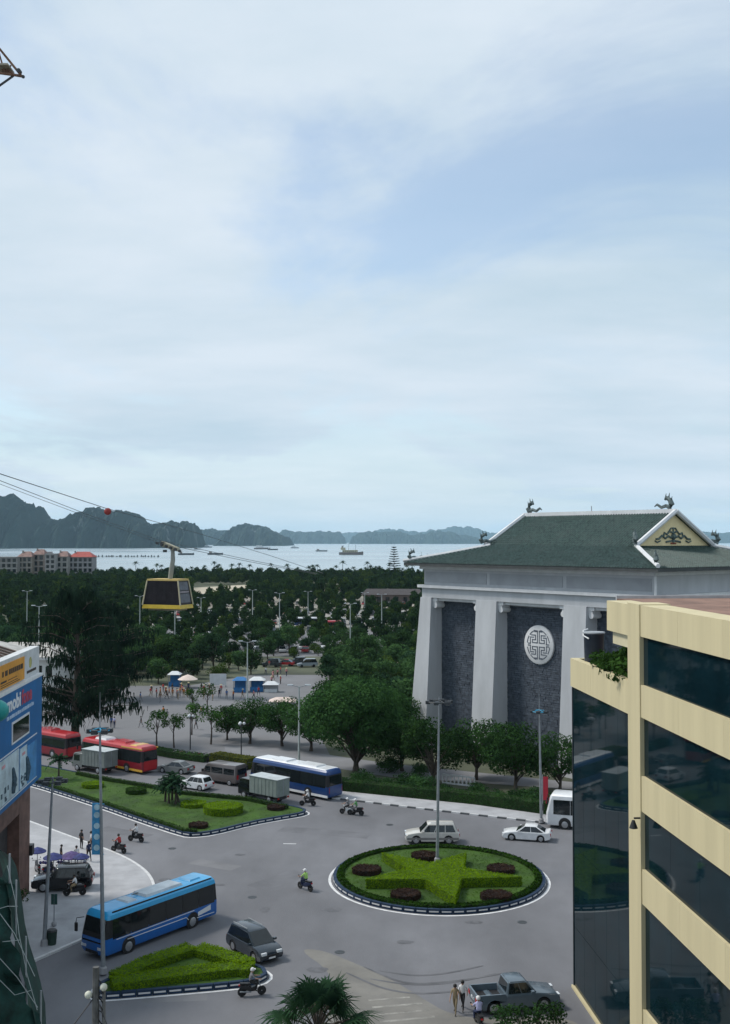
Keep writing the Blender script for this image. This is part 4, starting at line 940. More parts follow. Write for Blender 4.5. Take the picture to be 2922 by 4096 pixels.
def bus(name, label, loc, rotz, L_, Wd, H, low, up, roofm, group=None, nwin=6, front_glass=.52, roof_units=(), stripes=(), skirt=None, rear_paint=None, wz=(.42, .83), wheelx=(.30, -.26)):
    t = thing(name, label, 'bus', loc, rotz, group); h = L_ / 2; z0 = .36; ws = Wd / 2
    zs = [z0, .55, H * .40, H * .46, H * .84, H * .93, H - .05, H]
    hw = [ws * .95, ws, ws, ws, ws * .965, ws * .93, ws * .80, ws * .60]
    fx = [h - .10, h, h - .01, h - .04, h - .34, h - .46, h - .62, h - .85]; rx = [-h + .06, -h, -h, -h, -h + .10, -h + .16, -h + .28, -h + .5]
    def shell(nm, i0, i1, m):
        b = MB(); vs = []
        for i in range(i0, i1 + 1):
            w, f, r, z, c = hw[i], fx[i], rx[i], zs[i], .22
            vs += [(r + c * .6, -w, z), (f - c, -w, z), (f - c * .3, -w + c * .5, z), (f, -w + c * 1.4, z), (f, w - c * 1.4, z), (f - c * .3, w - c * .5, z), (f - c, w, z), (r + c * .6, w, z), (r, w - c, z), (r, -w + c, z)]
        n = 10; fs = [(i * n + j, i * n + (j + 1) % n, (i + 1) * n + (j + 1) % n, (i + 1) * n + j) for i in range(i1 - i0) for j in range(n)]
        fs += [tuple(range(n))[::-1], tuple(range((i1 - i0) * n, (i1 - i0 + 1) * n))]
        b.add(vs, fs); return b.build(nm, m, t, 30)
    shell('body', 0, 3, low); shell('window_band', 3, 4, M_TRIM if up in (P_DBLUE, P_NAVY, P_DRED) else up); shell('roof', 4, 7, roofm)
    a, c = -h + .35, h - .75; n = nwin
    for s in (-1, 1):
        for i in range(n):
            x0, x1 = a + (c - a) * i / n + .02, a + (c - a) * (i + 1) / n - .02
            y0 = s * (ws + .012); y1 = s * (ws * .968 + .012)
            MB().hexa([(x0, s * (ws - .06), H * wz[0]), (x1, s * (ws - .06), H * wz[0]), (x1, y0, H * wz[0]), (x0, y0, H * wz[0]), (x0, s * (ws * .96 - .06), H * wz[1]), (x1, s * (ws * .96 - .06), H * wz[1]), (x1, y1, H * wz[1]), (x0, y1, H * wz[1])]).build('side_window', M_GLASS, t)
        for (sx0, sx1, sz0, sz1, mm) in stripes:
            MB().hexa([(sx0 * h, s * (ws - .05), sz0[0]), (sx1 * h, s * (ws - .05), sz0[1]), (sx1 * h, s * (ws + .014), sz0[1]), (sx0 * h, s * (ws + .014), sz0[0]), (sx0 * h, s * (ws - .05), sz1[0]), (sx1 * h, s * (ws - .05), sz1[1]), (sx1 * h, s * (ws + .014), sz1[1]), (sx0 * h, s * (ws + .014), sz1[0])]).build('stripe', mm, t)
        if skirt: MB().box(-h * .985, h * .97, min(s * (ws * .9), s * (ws + .008)), max(s * (ws * .9), s * (ws + .008)), z0 - .02, z0 + .24).build('skirt', skirt, t)
        for f in wheelx:
            MB().lathe([(.60, 0), (.60, .05)], 18, (f * L_, s * (ws - .02) - .025, .56), 'y').build('wheel_arch', M_TRIM, t)
            wheel(t, f * L_, s * (ws - .12), .49, .30, s)
        q = MB(); q.tube([(h - .25, s * ws * .9, H * .80), (h + .18, s * (ws + .12), H * .80), (h + .22, s * (ws + .16), H * .70)], .03, 5); q.box(h + .12, h + .26, s * (ws + .16) - .09, s * (ws + .16) + .09, H * .52, H * .70); q.build('mirror', M_TRIM, t)
        y0, y1 = sorted((s * (ws - .15), s * (ws - .65))); MB().box(h - .10, h + .015, y0, y1, .72, .90).build('headlight', M_HEAD, t)
        y0, y1 = sorted((s * (ws - .22), s * (ws - .42))); MB().box(-h - .02, -h + .05, y0, y1, .8, 1.4).build('tail_light', M_TAIL, t)
    # windscreen follows the rake
    zb, zt = H * .36, H * .85; xb, xt = h + .012, h - .31
    MB().hexa([(xb - .06, -ws * .86, zb), (xb, -ws * .80, zb), (xb, ws * .80, zb), (xb - .06, ws * .86, zb), (xt - .06, -ws * .82, zt), (xt, -ws * .76, zt), (xt, ws * .76, zt), (xt - .06, ws * .82, zt)]).build('windscreen', M_GLASS, t)
    MB().box(h - .04, h + .02, -ws * .5, ws * .5, .42, .62).build('grille', M_TRIM, t)
    MB().box(-h - .02, -h + .08, -ws * .72, ws * .72, H * .50, H * .80).build('rear_window', M_GLASS, t)
    if rear_paint: MB().box(-h - .025, -h + .1, -ws * .78, ws * .78, .5, H * .48).build('rear_panel', rear_paint, t)
    for (x, l, w_, hh, mm) in roof_units: MB().prism([(x - l / 2, -w_ / 2), (x + l / 2, -w_ / 2), (x + l / 2, w_ / 2), (x - l / 2, w_ / 2)], H - .04, H + hh, top=[(x - l / 2 + .15, -w_ / 2 + .12), (x + l / 2 - .15, -w_ / 2 + .12), (x + l / 2 - .15, w_ / 2 - .12), (x - l / 2 + .15, w_ / 2 - .12)]).build('roof_unit', mm, t)
    return t
def box_truck(name, label, loc, rotz, L_, Wd, H, boxm, cabm, group=None):
    t = thing(name, label, 'truck', loc, rotz, group); h = L_ / 2; cl = 1.75; xc = h - cl
    cg = MB().box(-h, xc - .15, -Wd / 2, Wd / 2, .85, H).build('cargo_box', boxm, t)
    n = int((xc - .15 + h) / .55)
    for s in (-1, 1):
        for i in range(n): x = -h + .1 + i * .55; MB().box(x, x + .08, min(s * Wd / 2, s * (Wd / 2 + .03)), max(s * Wd / 2, s * (Wd / 2 + .03)), .9, H - .06).build('rib', boxm, cg)
    MB().box(-h - .06, xc - .09, -Wd / 2 - .05, Wd / 2 + .05, H, H + .06).build('box_roof', mat('truck_roof', (.42, .46, .47), var=.12), t)
    MB().box(-h + .1, xc, -Wd / 2 + .3, Wd / 2 - .3, .5, .845).build('chassis', M_TRIM, t)
    w = Wd / 2 - .1; pts = [(xc, .45), (h - .05, .45), (h, .6), (h, 1.15), (h - .32, 2.05), (h - .55, 2.2), (xc, 2.2)]
    MB().prism_y(pts, -w, w, 0, .05, 1.2).build('cab', cabm, t, 30)
    MB().hexa([(h + .012, -w * .88, 1.2), (h + .02, -w * .8, 1.2), (h + .02, w * .8, 1.2), (h + .012, w * .88, 1.2), (h - .32, -w * .86, 2.0), (h - .29, -w * .8, 2.0), (h - .29, w * .8, 2.0), (h - .32, w * .86, 2.0)]).build('windscreen', M_GLASS, t)
    for s in (-1, 1):
        y0, y1 = sorted((s * (w - .05), s * (w + .012))); MB().box(xc + .35, h - .40, y0, y1, 1.25, 1.95).build('side_window', M_GLASS, t)
        y0, y1 = sorted((s * (w - .1), s * (w - .4))); MB().box(h - .05, h + .02, y0, y1, .68, .86).build('headlight', M_HEAD, t)
        y0, y1 = sorted((s * (Wd / 2 - .1), s * (Wd / 2 - .3))); MB().box(-h - .04, -h + .05, y0, y1, .6, .78).build('tail_light', M_TAIL, t)
        for x in (h - .95, -h + 1.3): wheel(t, x, s * (Wd / 2 - .18), .40, .24, s)
    MB().box(-h - .03, -h - .001, -.04, .04, .9, H - .1).build('door_bar', M_GALV, t)
    return t
P_WHITE = paint('white', (.72, .73, .74)); P_PEARL = paint('pearl', (.58, .56, .52)); P_DARK = paint('graphite', (.035, .045, .055)); P_BLACK = paint('black', (.004, .005, .007), .22); P_SILV = paint('silver', (.28, .32, .36), .32)
P_STEEL = paint('steel_grey', (.115, .14, .16), .3); P_RED = paint('red', (.42, .018, .024)); P_DRED = paint('dark_red', (.22, .012, .022)); P_YEL = paint('yellow', (.62, .36, .05)); P_BBLUE = paint('bright_blue', (.03, .36, .68)); P_DBLUE = paint('deep_blue', (.008, .12, .42))
P_NAVY = paint('navy', (.008, .045, .17)); P_TAUPE = paint('taupe', (.10, .085, .082)); P_GREY = paint('grey', (.16, .17, .17)); P_SKY = paint('sky_blue', (.05, .34, .62))
# blue coach in the foreground
c, a, l = near_side((872, 3674), (416, 3853), 2.45)
bc = bus('coach', 'bright blue coach turning at the corner of the near pavement', c, a, l, 2.45, 3.15, P_DBLUE, P_DBLUE, P_BBLUE, nwin=6,
         stripes=((-.55, .80, (1.22, 1.22), (1.27, 1.27), P_WHITE), (-.40, .62, (.93, .98), (.98, 1.03), P_WHITE), (-.46, -.40, (.62, .93), (.68, .98), P_WHITE), (-.55, -.46, (.62, .62), (.67, .67), P_WHITE), (-.86, -.62, (.86, .74), (1.24, 1.02), P_WHITE), (-.93, -.55, (.56, .62), (.61, .67), P_WHITE)),
         roof_units=((-l * .05, 3.6, 1.5, .16, mat('coach_roof_pale', (.50, .56, .60), var=.12)), (l * .22, 1.0, 1.3, .10, mat('coach_roof_pale', (.50, .56, .60), var=.12)), (-l * .34, 1.2, 1.3, .10, P_SKY)))
MB().box(-l * .45, l * .42, 1.02, 1.07, 3.03, 3.12).build('gutter', M_TRIM, bc)
MB().box(-l * .02, l * .16, -.25, -.18, 3.27, 3.30).build('roof_hatch', M_TRIM, bc)
c, a, l = near_side((1312, 3207), (998, 3141), 2.5)
bus('coach', 'dark blue coach with white roof and white skirt behind the box truck', c, a, l, 2.5, 3.25, P_NAVY, P_NAVY, P_NAVY, nwin=6, skirt=P_WHITE, rear_paint=P_NAVY, roof_units=((-.1, l - 1.3, 2.05, .05, P_WHITE), (1.8, 2.6, 1.7, .2, P_WHITE), (-2.6, 3.0, 1.7, .2, P_WHITE)))
c, a, l = near_side((570, 3102), (318, 3052), 2.5)
bus('city_bus', 'red bus with yellow rear and yellow skirt behind the lawn island', c, a, l, 2.5, 3.3, P_DRED, P_DRED, P_RED, nwin=5, skirt=P_YEL, rear_paint=P_RED, stripes=((-.99, -.35, (2.95, 2.95), (3.08, 3.08), P_YEL),), roof_units=((-1.2, 2.4, 1.6, .2, P_RED), (2.4, 2.2, 1.6, .2, P_WHITE), (-4.0, 1.2, 2.0, .04, P_YEL)))
c, a, l = near_side((266, 3043), (40, 3000), 2.5)
bus('city_bus', 'dark red bus partly hidden by the blue sign building', c, a, l, 2.5, 3.3, P_DRED, P_DRED, P_RED, nwin=5, rear_paint=P_RED, roof_units=((-1.0, 2.4, 1.6, .2, P_RED),))
c, a, l = near_side((2640, 3350), (2192, 3314), 2.5)
bus('coach', 'white coach coming out from behind the yellow block', c, a, 11.0, 2.5, 3.4, P_WHITE, P_WHITE, P_WHITE, nwin=6, wheelx=(.33, -.26))
c, a, l = near_side((420, 3102), (285, 3080), 2.1)
box_truck('box_truck', 'grey box truck in front of the red and yellow bus', c, a, l, 2.1, 2.75, mat('truck_box_grey', (.17, .19, .185), rough=.6, var=.15, scale=1), P_GREY)
c, a, l = near_side((1108, 3224), (948, 3190), 2.0)
box_truck('box_truck', 'grey-green box truck with black cab at the lawn island tip', c, a, l, 1.9, 2.65, mat('truck_box_green', (.20, .235, .22), rough=.6, var=.12, scale=1), P_BLACK)
c, a, l = near_side((946, 3149), (786, 3124), 2.0)
def van(name, label, loc, rotz, L_, Wd, body):
    t = thing(name, label, 'van', loc, rotz); h = L_ / 2; H = 2.35
    pts = [(-h, .45), (-h + .15, .32), (h - .1, .32), (h, .5), (h - .03, .95), (h - .75, 1.18), (h - 1.45, 2.1), (h - 1.75, H), (-h + .2, H), (-h + .02, 2.1)]
    MB().prism_y(pts, -Wd / 2, Wd / 2, 0, .07, 1.2).rounded('body', body, t, .06, 2)
    w = Wd / 2
    MB().hexa([(h - .80, -w * .85, 1.22), (h - .76, -w * .85, 1.22), (h - .76, w * .85, 1.22), (h - .80, w * .85, 1.22), (h - 1.42, -w * .8, 2.05), (h - 1.38, -w * .8, 2.05), (h - 1.38, w * .8, 2.05), (h - 1.42, w * .8, 2.05)]).build('windscreen', M_GLASS, t)
    for s in (-1, 1):
        for (x0, x1) in ((h - 2.15, h - 1.35), (-h + 2.05, h - 2.3), (-h + .35, -h + 1.9)):
            y0, y1 = sorted((s * (w - .03), s * (w + .012))); MB().box(x0, x1, y0, y1, 1.28, 1.95).build('side_window', M_GLASS, t)
        for x in (h - .95, -h + 1.05): wheel(t, x, s * (w - .1), .36, .24, s)
        y0, y1 = sorted((s * (w - .1), s * (w - .38))); MB().box(h - .08, h + .01, y0, y1, .7, .92).build('headlight', M_HEAD, t); MB().box(-h - .02, -h + .05, y0, y1, .8, 1.3).build('tail_light', M_TAIL, t)
        q = MB().box(-.08, .08, -.1, .1, -.13, .13).build('mirror', M_TRIM, t); q.location = (h - 1.05, s * (w + .13), 1.45)
    MB().box(-h - .015, -h + .04, -w * .75, w * .75, 1.3, 1.95).build('rear_window', M_GLASS, t)
    return t
van('minibus', 'brownish grey minibus behind the small white car', c, a, l, 2.0, P_TAUPE)
c, a, l = near_side((742, 3101), (632, 3090), 1.75); car('parked_car', 'grey sedan right behind the red and yellow bus', 'car', c, a, 4.5, 1.75, 'sedan', P_GREY)
c, a, l = near_side((814, 3168), (722, 3154), 1.7); car('small_car', 'small white hatchback beside the lawn island in front of the grey minibus', 'car', c, a, 3.8, 1.7, 'hatch', P_WHITE)
c, a, l = near_side((1840, 3379), (1622, 3379), 1.9); car('white_suv', 'pearl white off-road car with grey cladding behind the roundabout', 'car', c, a, l, 1.9, 'suv', P_PEARL, lower=mat('grey_cladding', (.2, .19, .18), var=.1), rack=True)
c, a, l = near_side((2203, 3374), (2008, 3361), 1.8); car('white_sedan', 'glossy white sedan right of the pearl off-road car', 'car', c, a, l, 1.8, 'sedan', P_WHITE)
c, a, l = near_side((905, 3790), (1042, 3868), 1.8); car('dark_mpv', 'dark grey people carrier between the triangular island and the junction', 'car', c, a, 4.5, 1.8, 'mpv', paint('blue_grey', (.022, .032, .044), .2), rack=True)
c, a, l = near_side((1915, 4068), (2240, 4040), 1.85); car('pickup_truck', 'steel grey pickup truck with empty bed beside the yellow block', 'pickup', c, a, 5.2, 1.85, 'pickup', paint('pickup_grey', (.10, .135, .165), .25))
c, a, l = near_side((366, 3571), (125, 3580), 1.9, .14); car('black_suv', 'black off-road car parked on the near pavement', 'car', c, a, 4.75, 1.9, 'suv', P_BLACK, rack=True)

# ------------------------------------------------------------------ trees
def crown_points(clumps, per, rng, shell=.55):
    P, Nn = [], []
    for (c, r) in clumps:
        n = int(per * (r[0] * r[1] * r[2]) ** (2 / 3)) + 4
        d = rng.normal(0, 1, (n, 3)); d /= np.linalg.norm(d, axis=1)[:, None]
        rad = shell + (1 - shell) * rng.uniform(0, 1, n) ** .6
        P.append(np.array(c) + d * np.array(r) * rad[:, None]); Nn.append(d + np.array([0, 0, .35]))
    return np.vstack(P), np.vstack(Nn)
def make_tree(h, w, seed, nclump=16, per=55, size=.38, base=.28, lm=None, flat=1.0, trunk_r=.16, gap=.0, clump_r=.26):
    """meshes (trunk, crown) of a broad-leaved tree of height h and crown width w"""
    rng = np.random.default_rng(seed); b = MB(); cz = h * (base + (1 - base) * .5); rz = h * (1 - base) * .5 * flat; rw = w / 2
    b.tube([(0, 0, 0), (rng.normal(0, .08), rng.normal(0, .08), h * base * .8), (rng.normal(0, .15), rng.normal(0, .15), h * .62)], [trunk_r * 1.5, trunk_r, trunk_r * .4], 7)
    cl = []
    for i in range(nclump):
        while True:
            p = rng.uniform(-1, 1, 3)
            l = np.linalg.norm(p)
            if .35 < l < 1 and p[2] > -.85: break
        p = p / l * (l ** .5) * .80
        r = clump_r * w * rng.uniform(.6, 1.15)
        c = (p[0] * (rw - r * .55), p[1] * (rw - r * .55), cz + p[2] * (rz - r * .4)); cl.append((c, (r, r, r * .72)))
        k = rng.uniform(.25, .6); q0 = Vector((0, 0, h * (base * .8 + .25 * rng.uniform(0, 1))))
        b.tube([q0, q0.lerp(Vector(c), .5) + Vector((0, 0, .15)), Vector(c)], [trunk_r * .5, trunk_r * .3, trunk_r * .08], 5, cap=False)
    P, Nn = crown_points(cl, per, rng)
    Q = leaf_quads(P, Nn, size, .62, .7, rng)
    return b.mesh('trunk', M_BARK), quads_mesh('crown', Q, lm or M_LEAF)
def plant_tree(name, label, cat, loc, meshes, rot=0.0, scale=1.0, group=None, parts=('trunk', 'crown')):
    t = thing(name, label, cat, loc, rot, group); t.scale = (scale,) * 3 if isinstance(scale, float) else scale
    for n_, me in zip(parts, meshes): link(n_, me, t)
    return t
# single trees around the plaza and the hall
BIG = make_tree(12.0, 14.2, 11, 46, 130, .34, .08, M_LEAFB, trunk_r=.32, clump_r=.19)
plant_tree('broad_tree', 'big dense broad-leaved tree left of the hall', 'tree', G(1425, 3085), BIG)
MED = [make_tree(8.6, 9.6, s, 24, 120, .32, .12, M_LEAFB, trunk_r=.2, clump_r=.19) for s in (21, 22, 23)]
for i, (px, py, sc, lb) in enumerate(((1735, 3142, 1.0, 'dark leafy tree in front of the left corner of the hall'), (1905, 3120, .92, 'leafy tree against the hall between its two left pillars'), (2065, 3168, .98, 'leafy tree with open top in front of the medallion panel'), (2240, 3165, .8, 'leafy tree beside the far lamp mast near the yellow block'),
                                     (1610, 3085, .95, 'leafy tree between the big tree and the hall corner'), (1245, 3005, .95, 'dark leafy tree left of the big broad tree'), (1130, 2985, .85, 'leafy tree behind the white roof of the dark blue coach'), (1000, 2975, .8, 'leafy tree at the end of the plaza behind the lamp post'), (910, 2960, .62, 'small leafy tree on the plaza edge left of the leafy row'), (1330, 2930, .95, 'leafy tree behind the big broad tree'), (1560, 2985, 1.0, 'dark tree beside the left wall of the hall'), (1460, 2900, .95, 'dark tree behind the big broad tree towards the hall'))):
    plant_tree('leafy_tree', lb, 'tree', G(px, py), MED[i % 3], i * 1.3, float(sc), 'leafy trees beside the hall and plaza')
YNG = [make_tree(5.4, 4.2, s, 9, 120, .30, .36, M_LEAFL, trunk_r=.09, clump_r=.2) for s in (31, 32)]
for i, (px, py, sc, lb) in enumerate(((628, 2988, 1.0, 'young tree with sparse round crown, leftmost by the plaza edge'), (697, 2992, .95, 'bushy young tree second from the left by the plaza edge'), (768, 2940, .95, 'young tree behind the plaza edge with gaps in its crown'), (845, 2978, 1.1, 'young tree nearest the leafy row on the plaza'), (772, 2850, .8, 'small young tree standing in the crowd on the plaza'), (830, 2850, .95, 'young tree beside the white stall on the plaza'))):
    plant_tree('young_tree', lb, 'tree', G(px, py), YNG[i % 2], i * 2.1, float(sc), 'young trees on the plaza')
# casuarina: dark, tall and drooping
def make_casuarina(h, w, seed):
    rng = np.random.default_rng(seed); b = MB()
    b.tube([(0, 0, 0), (.1, 0, 5), (.3, .1, 12), (.2, 0, h * .93)], [.62, .48, .33, .08], 9)
    P = []
    for i in range(86):
        f = rng.uniform(.16, 1.0); z = h * f; a = rng.uniform(0, 2 * math.pi)
        prof = (w / 2) * min(1, .42 + .75 * math.sin(math.pi * min(1, max(0, (f - .08) / .92)) ** .8)) * rng.uniform(.35, 1.18) * (1.12 + .22 * math.sin(a * 2 + seed + f * 5))
        tip = Vector((math.cos(a) * prof, math.sin(a) * prof, z + rng.uniform(-.6, 1.0))); root = Vector((.2, 0, max(3, z - rng.uniform(.5, 2.5))))
        mid = root.lerp(tip, .55) + Vector((0, 0, .6)); b.tube([root, mid, tip], [.13, .07, .02], 5, cap=False)
        m = int(rng.integers(60, 110))
        for k in range(m):
            g = rng.uniform(.2, 1.05); p = (root * (1 - g) ** 2 + mid * 2 * g * (1 - g) + tip * g * g) + Vector(rng.normal(0, .36, 3)); P.append(p)
    P = np.array([tuple(p) for p in P]); n = len(P); l = rng.uniform(.5, 1.3, n); a = rng.uniform(0, 2 * math.pi, n); wd = rng.uniform(.07, .16, n)
    sx = np.cos(a) * wd; sy = np.sin(a) * wd; dx = rng.normal(0, .22, n); dy = rng.normal(0, .22, n); z0 = np.zeros(n)
    Q = np.stack([P + np.stack([-sx, -sy, z0], 1), P + np.stack([sx, sy, z0], 1), P + np.stack([dx + sx * .3, dy + sy * .3, -l], 1), P + np.stack([dx - sx * .3, dy - sy * .3, -l], 1)], 1)
    return b.mesh('trunk', M_BARK), quads_mesh('crown', Q, M_CASU)
plant_tree('casuarina_tree', 'very tall dark drooping tree behind the red buses', 'tree', G(300, 2978), make_casuarina(21.5, 14.5, 5))
plant_tree('casuarina_tree', 'dark drooping tree standing right behind the tallest one', 'tree', G(455, 2800), make_casuarina(17, 11, 6), 1.0)
# fan palm in the foreground
def make_fan_palm(seed, nleaf=46, trunk_h=9.4):
    rng = np.random.default_rng(seed); b = MB(); z0 = trunk_h
    b.tube([(0, 0, 0), (.1, 0, trunk_h * .5), (0, 0, z0)], [.26, .2, .24], 10); Q = []
    for i in range(nleaf):
        a = i * 2.399 + rng.normal(0, .15); el = RAD(82 - 118 * (i / nleaf) + rng.normal(0, 6)); L_ = rng.uniform(1.25, 1.7)
        o = Vector((0, 0, z0 + .1)); dr = Vector((math.cos(a) * math.cos(el), math.sin(a) * math.cos(el), math.sin(el))); tip = o + dr * L_ - Vector((0, 0, .18 * L_ * math.cos(el)))
        b.tube([o, o.lerp(tip, .5) + Vector((0, 0, .1)), tip], [.035, .028, .018], 5, cap=False)
        s = Vector((-math.sin(a), math.cos(a), 0)); u = (tip - o).normalized(); nrm = s.cross(u)
        for k in range(26):
            th = RAD(-120 + 240 * k / 25); R = rng.uniform(.85, 1.08) * (.72 + .4 * math.cos(th / 2)); d = (u * math.cos(th) + s * math.sin(th)).normalized()
            p1 = tip + d * R * .55 + nrm * .05; p2 = tip + d * R - Vector((0, 0, .28 + .25 * rng.uniform(0, 1))); wv = (s * math.cos(th) - u * math.sin(th)) * .038
            Q.append([tip - wv * .3, p1 - wv, p1 + wv, tip + wv * .3]); Q.append([p1 - wv, p2 - wv * .15, p2 + wv * .15, p1 + wv])
    return b.mesh('trunk', M_BARK), quads_mesh('crown', np.array([[tuple(v) for v in q] for q in Q]), M_PALM)
_p = A(1270, 3990, 42.0)
plant_tree('fan_palm', 'large dark fan palm at the bottom edge of the picture', 'palm', (_p.x, 42.0, 0), make_fan_palm(3))
# feather palms
def make_feather_palm(seed, h, nf=16, fl=2.4, trunk_r=.13):
    rng = np.random.default_rng(seed); b = MB(); lx = rng.normal(0, .3); b.tube([(0, 0, 0), (lx * .4, 0, h * .5), (lx, 0, h)], [trunk_r * 1.4, trunk_r, trunk_r * .8], 7); Q = []
    for i in range(nf):
        a = i * 2.399; el = RAD(75 - 85 * i / nf); pr = None
        for k in range(7):
            f = k / 6; p = Vector((lx + math.cos(a) * math.cos(el) * fl * f, math.sin(a) * math.cos(el) * fl * f, h + math.sin(el) * fl * f - .9 * f * f * fl * .55))
            if pr is not None:
                s = Vector((-math.sin(a), math.cos(a), -.5)); s2 = Vector((math.sin(a), -math.cos(a), -.5)); ll = fl * .22 * (1 - .55 * abs(f - .4))
                for sv in (s, s2): Q.append([pr, pr.lerp(p, .5) + sv * ll, p + sv * ll * .75, p])
            pr = p
    return b.mesh('trunk', M_BARK), quads_mesh('crown', np.array([[tuple(v) for v in q] for q in Q]), M_PALM)
FP = [make_feather_palm(s, hh, 18, 1.6, .1) for s, hh in ((1, 1.9), (2, 2.3), (3, 2.1))]
for i, (px, py) in enumerate(((662, 3206), (690, 3200), (716, 3208), (676, 3214), (703, 3216))):
    plant_tree('dwarf_palm', ('leftmost', 'middle back', 'rightmost', 'front left', 'front right')[i] + ' small palm in the clump on the lawn island', 'palm', G(px, py, .34), FP[i % 3], i * 1.7, 1.0, 'palm clump on the lawn island')
plant_tree('dwarf_palm', 'single bushy palm at the left end of the lawn island', 'palm', G(235, 3118, .34), FP[1], .5, 1.0)
# shore palms and the tiered pine
CP = [make_feather_palm(s, hh, 12, 3.0, .2) for s, hh in ((11, 9.0), (12, 10.5), (13, 7.5))]
for i, px in enumerate((455, 490, 585, 630, 648, 716, 820, 858, 868, 878, 960, 975, 1000, 1085, 1110, 1150, 1192, 1240, 1252, 1270, 1320, 1345, 1372, 1418, 1462, 1470, 1485, 1505, 1560, 1610, 1628, 1650, 1322, 930, 545, 770)):
    d = random.uniform(800, 862); x = (px - 1461) / FPX * d
    plant_tree('coconut_palm', 'slim coconut palm on the shore ' + ('left of the cable car' if px < 700 else 'between the cable car and the rope end' if px < 1150 else 'between the rope end and the tiered pine' if px < 1560 else 'between the tiered pine and the hall'), 'palm', (x, d, 0), CP[i % 3], random.uniform(0, 6), random.uniform(.75, 1.15), 'coconut palms along the shore')
def make_tier_pine(h):
    b = MB(); b.tube([(0, 0, 0), (0, 0, h)], [.35, .05], 7); rng = np.random.default_rng(4); Q = []
    for k in range(13):
        z = h * (.12 + .86 * k / 13); R = (1 - k / 14.5) * h * .23 + .8
        for j in range(9):
            a = j * 2 * math.pi / 9 + k * .4
            for s in range(5):
                r0, r1 = R * s / 5, R * (s + 1) / 5; d = Vector((math.cos(a), math.sin(a), 0)); n = Vector((-d.y, d.x, 0)) * .62; zz = z - .25 + .12 * s
                Q.append([d * r0 - n + Vector((0, 0, zz)), d * r1 - n + Vector((0, 0, zz + .1)), d * r1 + n + Vector((0, 0, zz + .55)), d * r0 + n + Vector((0, 0, zz + .45))])
    return b.mesh('trunk', M_BARK), quads_mesh('crown', np.array([[tuple(v) for v in q] for q in Q]), leaf('pine_needles', (.010, .028, .018), trans=.05))
plant_tree('tiered_pine', 'tall tiered pine standing alone on the shore against the water', 'tree', ((1577 - 1461) / FPX * 800, 800, 0), make_tier_pine(25.5))
# the park: nearest 300 trees one by one, the rest of the wood as one mass
M_LEAFY = leaf('park_leaf_fresh', (.058, .105, .026), obj_rand=.35); M_LEAFD = leaf('park_leaf_dark', (.026, .060, .030), obj_rand=.35)
PARK = [make_tree(h, w, 100 + i, nc, 62, sz, bs, lm, trunk_r=.15, clump_r=cr_) for i, (h, w, nc, sz, bs, lm, cr_) in enumerate(((6.2, 6.8, 14, .50, .15, M_LEAF, .24), (8.2, 6.6, 18, .46, .12, M_LEAFD, .22), (5.0, 7.2, 16, .42, .2, M_LEAFY, .2), (9.2, 8.6, 22, .5, .14, M_LEAF, .2), (5.6, 8.2, 18, .5, .18, M_LEAFD, .22), (7.0, 4.4, 12, .42, .1, M_LEAF, .3), (4.4, 5.2, 10, .4, .1, M_LEAFY, .26), (7.6, 7.6, 12, .46, .25, M_LEAF, .19)))]
CLEAR = [plaza, svc,
         [(p.x, p.y) for p in (G(1010, 2640), G(1290, 2640), G(1330, 2710), G(1010, 2710))],
         [(p.x, p.y) for p in (G(770, 2340), G(1000, 2340), G(1010, 2392), G(760, 2400))],
         [(p.x, p.y) for p in (G(1170, 2345), G(1480, 2345), G(1480, 2368), G(1170, 2372))],
         [(p.x, p.y) for p in (G(1490, 2380), G(1665, 2380), G(1665, 2425), G(1490, 2425))],
         [(p.x, p.y) for p in (G(-60, 2650), G(260, 2650), G(260, 2750), G(-60, 2750))]]
AISLES = [(276, 289), (330, 345), (368, 380), (412, 428), (470, 488), (545, 560)]
hallp = [Vector((HLOC[0] + math.cos(HANG) * u - math.sin(HANG) * v, HLOC[1] + math.sin(HANG) * u + math.cos(HANG) * v)) for u, v in ((-6, -4), (HL + 6, -4), (HL + 6, HD + 6), (-6, HD + 6))]
pts = []; far_pts = []
rr = random.Random(99); grid = {}
def ok(x, y, sp):
    gx, gy = int(x // 12), int(y // 12)
    for i in (-1, 0, 1):
        for j in (-1, 0, 1):
            for q in grid.get((gx + i, gy + j), ()):
                if (q[0] - x) ** 2 + (q[1] - y) ** 2 < sp * sp: return False
    return True
for _ in range(60000):
    d = 172 + (862 - 172) * rr.random() ** .75; x = (rr.uniform(-120, 2250) - 1461) / FPX * d
    px = x / d * FPX + 1461
    if d < 205 and px < 1290: continue
    if px > 1900 and d > 300: continue
    if any(in_poly(x, d, c) for c in CLEAR) or in_poly(x, d, hallp): continue
    if 700 < px < 1640 and any(a < d < b for a, b in AISLES) and rr.random() < .9: continue
    if px < 380 and d > 800: continue
    sp = rr.choice((4.2, 5.0, 6.0, 7.5)) if d < 420 else rr.choice((5, 7, 8))
    if 1060 < px < 1570 and 330 < d < 420 and rr.random() < .55: continue
    if 690 < px < 1020 and 370 < d < 440 and rr.random() < .65: continue
    if 560 < px < 900 and 520 < d < 600 and rr.random() < .5: continue
    if not ok(x, d, sp): continue
    grid.setdefault((int(x // 12), int(d // 12)), []).append((x, d)); pts.append((x, d))
pts.sort(key=lambda p: p[1])
NEAR_N = 296
